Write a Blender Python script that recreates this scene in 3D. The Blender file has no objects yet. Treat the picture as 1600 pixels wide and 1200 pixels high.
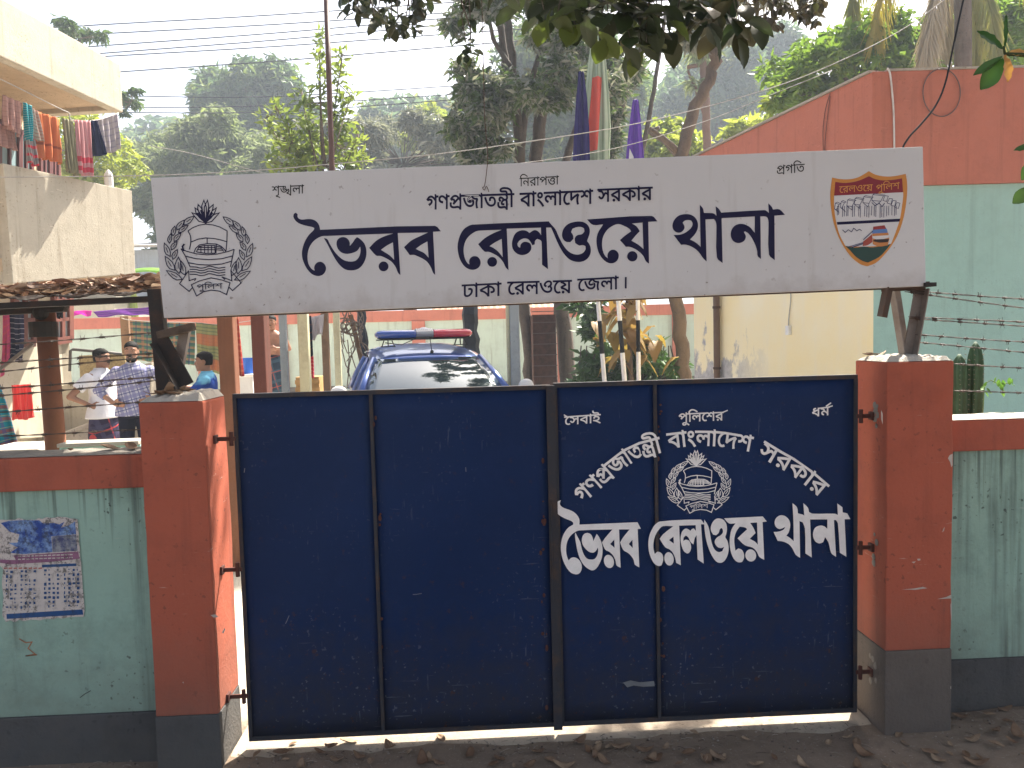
import bpy, bmesh, math, random
import numpy as np
from mathutils import Vector, Matrix
from mathutils.geometry import tessellate_polygon

S = bpy.context.scene
COL = S.collection
R = math.radians

# ------------------------------------------------------------------ camera
YAW, PITCH, ROLL, CAM_H, FPX = 2.5, 3.6, 1.48, 2.0, 1202.0   # FPX: focal length in pixels of a 1600 px wide frame
cy, sy, cp, sp = math.cos(R(YAW)), math.sin(R(YAW)), math.cos(R(PITCH)), math.sin(R(PITCH))
FW = Vector((sy*cp, cy*cp, -sp))
r0 = Vector((cy, -sy, 0)); u0 = r0.cross(FW)
RT = r0*math.cos(R(ROLL)) - u0*math.sin(R(ROLL)); UP = RT.cross(FW)
EYE = Vector((0, 0, CAM_H))
cam = bpy.data.cameras.new('camera'); camo = bpy.data.objects.new('camera', cam); COL.objects.link(camo)
cam.sensor_width = 36; cam.lens = 36*FPX/1600; cam.clip_start = 0.05; cam.clip_end = 2000
M4 = Matrix((RT, UP, -FW)).transposed().to_4x4(); M4.translation = EYE
camo.matrix_world = M4
S.camera = camo

# ------------------------------------------------------------------ sky, sun, exposure
SUN_AZ, SUN_EL = 33.0, 54.0
w = bpy.data.worlds.new('World'); S.world = w; w.use_nodes = True
nt = w.node_tree; bg = nt.nodes['Background']
sky = nt.nodes.new('ShaderNodeTexSky'); sky.sky_type = 'NISHITA'; sky.sun_disc = False
sky.sun_elevation = R(SUN_EL); sky.sun_rotation = R(SUN_AZ)
sky.air_density = 0.8; sky.dust_density = 6.0; sky.ozone_density = 0.3
nt.links.new(sky.outputs[0], bg.inputs[0]); bg.inputs[1].default_value = 0.075
sl = bpy.data.lights.new('sun', 'SUN'); sl.energy = 5.0; sl.angle = R(0.55); sl.color = (1.0, 0.93, 0.82)
so = bpy.data.objects.new('sun', sl); COL.objects.link(so)
SD = Vector((math.sin(R(SUN_AZ))*math.cos(R(SUN_EL)), math.cos(R(SUN_AZ))*math.cos(R(SUN_EL)), math.sin(R(SUN_EL))))
so.rotation_euler = (-SD).to_track_quat('-Z', 'Y').to_euler(); so.location = SD*60
S.view_settings.view_transform = 'Standard'; S.view_settings.look = 'None'
S.view_settings.gamma = 1; S.view_settings.use_curve_mapping = False
S.view_settings.exposure = 2.08
S.cycles.max_bounces = 8; S.cycles.diffuse_bounces = 4; S.cycles.transparent_max_bounces = 8
S.cycles.volume_bounces = 0
try: S.cycles.use_denoising = True
except Exception: pass

# ------------------------------------------------------------------ helpers
def ray(x, y): return FW + RT*((x-800)/FPX) - UP*((y-600)/FPX)
def P(x, y, Y):                      # the point at distance Y in front of the camera seen at (x, y) of the photograph
    d = ray(x, y); return EYE + d*(Y/d.y)
def Pz(x, y, z):                     # ... on a horizontal plane
    d = ray(x, y); return EYE + d*((z-CAM_H)/d.z)
def Pl(x, y, a, b):                  # ... on the vertical plane through the points a and b
    n = Vector((b[1]-a[1], a[0]-b[0], 0)); d = ray(x, y)
    return EYE + d*((Vector(a)-EYE).dot(n)/d.dot(n))
def ppm(Y): return FPX/Y

class MB:
    """collects shapes in world coordinates; build() links them as one mesh object"""
    def __init__(s): s.v = []; s.f = []; s.m = []; s.uv = []; s.mi = 0
    def add(s, vs, fs, uv=None):
        o = len(s.v); s.v += [tuple(p) for p in vs]
        for f in fs: s.f.append(tuple(i+o for i in f)); s.m.append(s.mi)
        s.uv += list(uv) if uv else [(0, 0)]*len(vs)
        return s
    def hexa(s, a):                  # 8 corners: bottom loop of four, top loop of four
        return s.add(a, [(3,2,1,0),(4,5,6,7),(0,1,5,4),(1,2,6,5),(2,3,7,6),(3,0,4,7)])
    def box(s, x0, x1, y0, y1, z0, z1):
        return s.hexa([(x0,y0,z0),(x1,y0,z0),(x1,y1,z0),(x0,y1,z0),(x0,y0,z1),(x1,y0,z1),(x1,y1,z1),(x0,y1,z1)])
    def slab(s, quad, th):           # quad of four front points, thickness along the vector th
        q = [Vector(p) for p in quad]; th = Vector(th)
        b = [p+th for p in q]
        return s.add(q+b, [(0,1,2,3),(7,6,5,4),(0,4,5,1),(1,5,6,2),(2,6,7,3),(3,7,4,0)])
    def bar(s, a, b, wx, wy, up=(0,1,0)):   # square bar from a to b, wx across, wy along `up`
        a, b = Vector(a), Vector(b); d = (b-a).normalized(); u = Vector(up); sd = d.cross(u).normalized(); u = sd.cross(d)
        c = []
        for p in (a, b):
            for i, j in ((-1,-1),(1,-1),(1,1),(-1,1)): c.append(p+sd*(i*wx/2)+u*(j*wy/2))
        return s.hexa(c)
    def angle(s, a, b, wd, th=0.006, up=(0,1,0), flip=1):   # L-section iron
        a, b = Vector(a), Vector(b); d = (b-a).normalized(); u = Vector(up); sd = d.cross(u).normalized()*flip; u = d.cross(sd).normalized()*flip
        prof = [(0,0),(wd,0),(wd,th),(th,th),(th,wd),(0,wd)]
        vs = [p+sd*(i-wd/2)+u*(j-wd/2) for p in (a,b) for i,j in prof]
        fs = [tuple(range(5,-1,-1)), tuple(range(6,12))]+[(i,(i+1)%6,6+(i+1)%6,6+i) for i in range(6)]
        return s.add(vs, fs)
    def tube(s, pts, rad, n=8, cap=True, sq=1.0):
        pts = [Vector(p) for p in pts]; k = len(pts)
        rad = rad if hasattr(rad, '__len__') else [rad]*k
        vs = []; prev = None
        for i, p in enumerate(pts):
            d = (pts[min(i+1,k-1)]-pts[max(i-1,0)])
            d = d.normalized() if d.length > 1e-9 else Vector((0,0,1))
            if prev is None:
                t = Vector((0,1,0)) if abs(d.y) < .9 else Vector((1,0,0)); sd = d.cross(t).normalized()
            else: sd = (prev - d*prev.dot(d)).normalized()
            prev = sd; u = d.cross(sd)
            for j in range(n):
                t = 2*math.pi*j/n; vs.append(p+sd*math.cos(t)*rad[i]+u*math.sin(t)*rad[i]*sq)
        fs = [(i*n+j, i*n+(j+1)%n, (i+1)*n+(j+1)%n, (i+1)*n+j) for i in range(k-1) for j in range(n)]
        if cap: fs += [tuple(range(n-1,-1,-1)), tuple(range((k-1)*n, k*n))]
        return s.add(vs, fs)
    def loft(s, rings, cap=True):    # rings: lists of points, same length
        n = len(rings[0]); vs = [p for r in rings for p in r]
        fs = [(i*n+j, i*n+(j+1)%n, (i+1)*n+(j+1)%n, (i+1)*n+j) for i in range(len(rings)-1) for j in range(n)]
        if cap: fs += [tuple(range(n-1,-1,-1)), tuple(range((len(rings)-1)*n, len(rings)*n))]
        return s.add(vs, fs)
    def ball(s, c, r, n=10, m=7, sc=(1,1,1)):
        c = Vector(c); rings = []
        for i in range(m+1):
            t = math.pi*i/m; t = min(max(t, .12), math.pi-.12)
            rings.append([c+Vector((math.cos(2*math.pi*j/n)*math.sin(t)*r*sc[0], math.sin(2*math.pi*j/n)*math.sin(t)*r*sc[1], -math.cos(t)*r*sc[2])) for j in range(n)])
        return s.loft(rings)
    def build(s, name, mats, parent=None, bevel=0, smooth=False, seg=2, solid=0):
        o = Vector(parent.location) if parent is not None else Vector((0,0,0))
        if parent is not None and parent.parent is not None: o = o + Vector(parent.parent.location)
        me = bpy.data.meshes.new(name)
        me.from_pydata([(p[0]-o.x, p[1]-o.y, p[2]-o.z) for p in s.v], [], s.f)
        mats = mats if isinstance(mats, (list, tuple)) else [mats]
        for m in mats: me.materials.append(m)
        me.polygons.foreach_set('material_index', s.m)
        if any(u != (0,0) for u in s.uv):
            ul = me.uv_layers.new(name='UVMap'); li = np.zeros(len(me.loops), dtype=np.int32); me.loops.foreach_get('vertex_index', li)
            ul.data.foreach_set('uv', np.array(s.uv, dtype=np.float32)[li].ravel())
        if bevel:
            bm = bmesh.new(); bm.from_mesh(me)
            ed = [e for e in bm.edges if len(e.link_faces) == 2 and e.calc_face_angle(0) > .5]
            bmesh.ops.bevel(bm, geom=ed, offset=bevel, segments=seg, affect='EDGES', profile=.6, clamp_overlap=True)
            bm.to_mesh(me); bm.free()
        if smooth: me.polygons.foreach_set('use_smooth', [True]*len(me.polygons))
        ob = bpy.data.objects.new(name, me); COL.objects.link(ob)
        if parent is not None: ob.parent = parent
        if solid:
            md = ob.modifiers.new('thickness', 'SOLIDIFY'); md.thickness = solid; md.offset = 0
        me.validate()
        return ob

def tag(o, label, cat, group=None, kind=None):
    o['label'] = label; o['category'] = cat
    if group: o['group'] = group
    if kind: o['kind'] = kind
    return o
def thing(name, label, cat, loc=(0,0,0), group=None):
    o = bpy.data.objects.new(name, None); o.empty_display_size = .1; COL.objects.link(o); o.location = loc
    return tag(o, label, cat, group)
def copy_tree(o, parent=None):
    c = o.copy(); COL.objects.link(c)
    if parent is not None: c.parent = parent
    for ch in [x for x in bpy.data.objects if x.parent == o]: copy_tree(ch, c)
    return c

# ------------------------------------------------------------------ materials
def lin(*c):
    return tuple(((v/255)/12.92 if v/255 <= .04045 else ((v/255+.055)/1.055)**2.4) for v in c)
class N:
    """tiny node-tree writer"""
    def __init__(s, name, rough=.8, spec=.3, metal=0.0):
        s.mat = bpy.data.materials.new(name); s.mat.use_nodes = True; s.t = s.mat.node_tree
        s.b = s.t.nodes['Principled BSDF']; s.out = s.t.nodes['Material Output']
        s.b.inputs['Roughness'].default_value = rough; s.b.inputs['Metallic'].default_value = metal
        s.b.inputs['Specular IOR Level'].default_value = spec
        s.tc = s.n('ShaderNodeTexCoord')
    def n(s, k, **kw):
        x = s.t.nodes.new(k)
        for a, v in kw.items(): setattr(x, a, v)
        return x
    def l(s, a, b): s.t.links.new(a, b)
    def co(s, scale=(1,1,1), rot=(0,0,0), src='Object', loc=(0,0,0)):
        m = s.n('ShaderNodeMapping'); m.inputs['Scale'].default_value = scale; m.inputs['Rotation'].default_value = rot; m.inputs['Location'].default_value = loc
        s.l(s.tc.outputs[src], m.inputs[0]); return m.outputs[0]
    def noise(s, scale, detail=5, rough=.6, co=None, dist=0):
        x = s.n('ShaderNodeTexNoise'); x.inputs['Scale'].default_value = scale; x.inputs['Detail'].default_value = detail
        x.inputs['Roughness'].default_value = rough; x.inputs['Distortion'].default_value = dist
        s.l(co if co is not None else s.tc.outputs['Object'], x.inputs['Vector']); return x.outputs['Fac']
    def ramp(s, v, a, b, ca=0.0, cb=1.0):
        x = s.n('ShaderNodeMapRange'); x.clamp = True
        for i, k in enumerate((a, b, ca, cb)): x.inputs[1+i].default_value = k
        s.l(v, x.inputs[0]); return x.outputs[0]
    def math(s, op, a, b=None):
        x = s.n('ShaderNodeMath', operation=op)
        for i, v in enumerate((a, b)):
            if v is None: continue
            if isinstance(v, (int, float)): x.inputs[i].default_value = v
            else: s.l(v, x.inputs[i])
        return x.outputs[0]
    def mix(s, f, a, b, mode='MIX'):
        x = s.n('ShaderNodeMix', data_type='RGBA', blend_type=mode)
        for i, v in ((0, f), (6, a), (7, b)):
            if isinstance(v, (int, float)): x.inputs[i].default_value = v
            elif isinstance(v, tuple): x.inputs[i].default_value = (*v, 1)
            else: s.l(v, x.inputs[i])
        return x.outputs[2]
    def xyz(s, co):
        x = s.n('ShaderNodeSeparateXYZ'); s.l(co, x.inputs[0]); return x.outputs
    def bump(s, h, strength=.3, dist=.01):
        x = s.n('ShaderNodeBump'); x.inputs['Strength'].default_value = strength; x.inputs['Distance'].default_value = dist
        s.l(h, x.inputs['Height']); s.l(x.outputs[0], s.b.inputs['Normal'])
    def color(s, c):
        if isinstance(c, tuple): s.b.inputs['Base Color'].default_value = (*c, 1)
        else: s.l(c, s.b.inputs['Base Color'])
        return s

def plain(name, col, rough=.7, var=.25, scale=6, bump=.0, metal=0, spec=.3):
    m = N(name, rough, spec, metal); f = m.ramp(m.noise(scale, 6), .3, .7, 1-var, 1+var*.5)
    k = m.n('ShaderNodeCombineColor'); 
    for i in range(3): m.l(f, k.inputs[i])
    m.color(m.mix(1.0, col, k.outputs[0], 'MULTIPLY'))
    if bump: m.bump(m.noise(scale*9, 8), bump, .01)
    return m.mat

def plaster(name, col, dirt=(.05,.05,.045), dirt_amt=.35, streak=.4, spots=.5, chip=None, bump=.25, rough=.85, zdirt=None, drip=None):
    """painted plaster: uneven paint, rain streaks, dark specks, scrapes; zdirt = (z0, z1, colour) splash dirt above the ground"""
    m = N(name, rough, .25)
    a = m.noise(1.3, 6, .65); b = m.noise(7, 6, .7)
    c = m.mix(m.ramp(a, .35, .75, 0, .35), col, tuple(v*.78 for v in col))
    c = m.mix(m.ramp(b, .4, .75, 0, .22), c, tuple(min(1, v*1.18+.01) for v in col))
    st = m.noise(1.0, 5, .6, m.co((9, 9, .55))); st2 = m.noise(1.0, 3, .5, m.co((30, 30, 1.1), loc=(3,1,2)))
    c = m.mix(m.math('MULTIPLY', m.ramp(st, .52, .68, 0, streak), m.ramp(st2, .35, .62)), c, dirt)
    sp = m.noise(34, 3, .5); big = m.noise(2.3, 3, .5, m.co(loc=(5,3,1)))
    c = m.mix(m.math('MULTIPLY', m.ramp(sp, .635, .67, 0, spots), m.ramp(big, .44, .6)), c, dirt)
    sc = m.noise(1.0, 4, .6, m.co((6, 6, 60), rot=(0, .35, 0)))
    c = m.mix(m.math('MULTIPLY', m.ramp(sc, .66, .70, 0, spots), m.ramp(big, .48, .6)), c, chip or tuple(min(1, v*1.5+.08) for v in col))
    c = m.mix(m.ramp(m.noise(3.1, 8, .75, m.co(loc=(1,7,3))), .48, .70, 0, dirt_amt), c, dirt)
    if zdirt:
        g = m.n('ShaderNodeNewGeometry'); z = m.xyz(g.outputs['Position'])[2]
        zz = m.math('ADD', z, m.ramp(m.noise(5, 7, .7), .2, .8, -.25, .25))
        c = m.mix(m.ramp(zz, zdirt[0], zdirt[1], .55, 0), c, zdirt[2])
    if drip:                                        # black rain runs below the coping: (height they start at, their length)
        g = m.n('ShaderNodeNewGeometry'); z = m.xyz(g.outputs['Position'])[2]
        ln = m.noise(1.0, 3, .6, m.co((13, 13, .01), loc=(7,2,0))); fine = m.noise(1.0, 2, .5, m.co((70, 70, .4)))
        top = m.math('SUBTRACT', z, drip[0]-drip[1]); reach = m.ramp(ln, .42, .72, -.0, drip[1]*1.0)
        run = m.math('ADD', top, m.math('SUBTRACT', reach, drip[1]))
        c = m.mix(m.math('MULTIPLY', m.ramp(run, 0, drip[1]*.45, 0, .6), m.ramp(fine, .46, .60)), c, dirt)
    m.color(c)
    h = m.math('ADD', m.noise(55, 6, .65), m.math('MULTIPLY', m.noise(4, 4), 1.6)); m.bump(h, bump, .012)
    return m.mat

def leaf_mat(name, c1, c2, c3, trans=.45, rough=.55, dust=0.0, dustc=(.23,.22,.19), nsc=.6):
    m = N(name, rough, .35)
    g = m.n('ShaderNodeNewGeometry'); rp = g.outputs['Random Per Island']
    c = m.mix(rp, c1, c2)
    c = m.mix(m.ramp(m.noise(nsc, 3), .45, .65), c, m.mix(m.ramp(rp, .2, .8), c3, c1))
    if dust: c = m.mix(m.ramp(m.math('ADD', m.math('MULTIPLY', rp, .5), m.noise(1.1, 3)), .5, .95, dust*.4, dust), c, dustc)
    m.color(c)
    if trans:
        tr = m.n('ShaderNodeBsdfTranslucent'); ms = m.n('ShaderNodeMixShader'); ms.inputs[0].default_value = trans
        m.l(m.mix(.5, c, m.mix(1.0, c, (1.0, 1.0, .35), 'MULTIPLY')), tr.inputs[0])
        m.l(m.b.outputs[0], ms.inputs[1]); m.l(tr.outputs[0], ms.inputs[2]); m.l(ms.outputs[0], m.out.inputs[0])
    return m.mat

def cloth_mat(name, base, bands=(), fine=None, rough=.9, trans=.3):
    """bands: (axis 0/1, repeats, offset, duty, colour, strength) stripes woven along the cloth's own u / v"""
    m = N(name, rough, .1); u = m.xyz(m.tc.outputs['UV'])
    c = m.mix(m.ramp(m.noise(7, 5), .3, .7, 0, .35), base, tuple(v*.7 for v in base))
    for ax, rep, off, duty, col, st in bands:
        f = m.math('FRACT', m.math('ADD', m.math('MULTIPLY', u[ax], rep), off))
        c = m.mix(m.math('MULTIPLY', m.math('LESS_THAN', f, duty), st), c, col)
    m.color(c); m.bump(m.noise(90, 3), .15, .004)
    if trans:
        tr = m.n('ShaderNodeBsdfTranslucent'); ms = m.n('ShaderNodeMixShader'); ms.inputs[0].default_value = trans
        m.l(c, tr.inputs[0]); m.l(m.b.outputs[0], ms.inputs[1]); m.l(tr.outputs[0], ms.inputs[2]); m.l(ms.outputs[0], m.out.inputs[0])
    return m.mat

def steel(name, col, rust=(.09,.035,.015), amt=.5, rough=.6):
    m = N(name, rough, .4)
    n1 = m.noise(9, 8, .7); n2 = m.noise(40, 5, .6)
    c = m.mix(m.ramp(n1, .48, .66, 0, amt), col, rust)
    c = m.mix(m.ramp(n2, .62, .72, 0, amt*.7), c, tuple(v*.35 for v in rust))
    m.color(c); m.bump(n2, .25, .004); return m.mat

TERRA = (.365,.092,.052); MINT = (.27,.42,.35)
MAT = dict(
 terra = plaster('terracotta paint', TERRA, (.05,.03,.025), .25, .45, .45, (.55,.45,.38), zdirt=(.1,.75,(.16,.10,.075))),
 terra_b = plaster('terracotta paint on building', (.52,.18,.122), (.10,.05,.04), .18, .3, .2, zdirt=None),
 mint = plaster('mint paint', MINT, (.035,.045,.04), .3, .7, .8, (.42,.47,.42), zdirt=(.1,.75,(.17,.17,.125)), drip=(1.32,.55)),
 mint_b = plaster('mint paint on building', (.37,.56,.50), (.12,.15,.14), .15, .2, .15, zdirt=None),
 mint_y = plaster('pale mint paint of yard wall', (.50,.60,.52), (.2,.2,.16), .2, .5, .2, zdirt=None),
 plinth = plaster('dark cement plinth', (.078,.077,.076), (.025,.025,.025), .4, .3, .5, (.16,.16,.155), bump=.5, zdirt=(-.05,.25,(.10,.088,.075))),
 cement = plaster('raw cement', (.44,.40,.34), (.12,.10,.08), .5, .2, .6, bump=.6, zdirt=None),
 cement_d = plaster('weathered cement', (.22,.20,.17), (.07,.065,.055), .5, .3, .6, bump=.6, zdirt=None),
 cream = plaster('cream paint', (.50,.45,.355), (.24,.19,.13), .3, .55, .7, bump=.3, zdirt=None),
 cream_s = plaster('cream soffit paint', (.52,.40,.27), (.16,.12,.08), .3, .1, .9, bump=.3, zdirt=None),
 yellow = plaster('yellow paint', (.88,.72,.40), (.45,.36,.2), .35, .35, .2, (.68,.62,.48), zdirt=None),
 rust = steel('rusty angle iron', (.075,.05,.038), amt=.8, rough=.8),
 irongrey = steel('grey painted angle iron', (.20,.17,.145), amt=.45),
 irondark = steel('blackened iron', (.018,.015,.013), amt=.4, rough=.8),
 hinge = steel('rusty hinge', (.07,.022,.016), amt=.6, rough=.8),
 wire = steel('barbed wire steel', (.06,.045,.035), amt=.5, rough=.6),
 wire_l = plain('pale cable sheath', (.45,.43,.40), .6), wire_d = plain('black cable sheath', (.02,.02,.022), .5),
 white = plain('white paint', (.80,.78,.76), .55, .12, 20), navy = plain('navy sign paint', (.013,.012,.045), .6, .1, spec=.1),
 black = plain('black paint', (.010,.010,.011), .6, .2, spec=.12),
 plinth_w = plaster('brownish cement plinth', (.125,.105,.090), (.05,.045,.04), .4, .3, .5, (.22,.2,.18), bump=.5, zdirt=(-.05,.25,(.13,.10,.08))),
)
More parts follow.
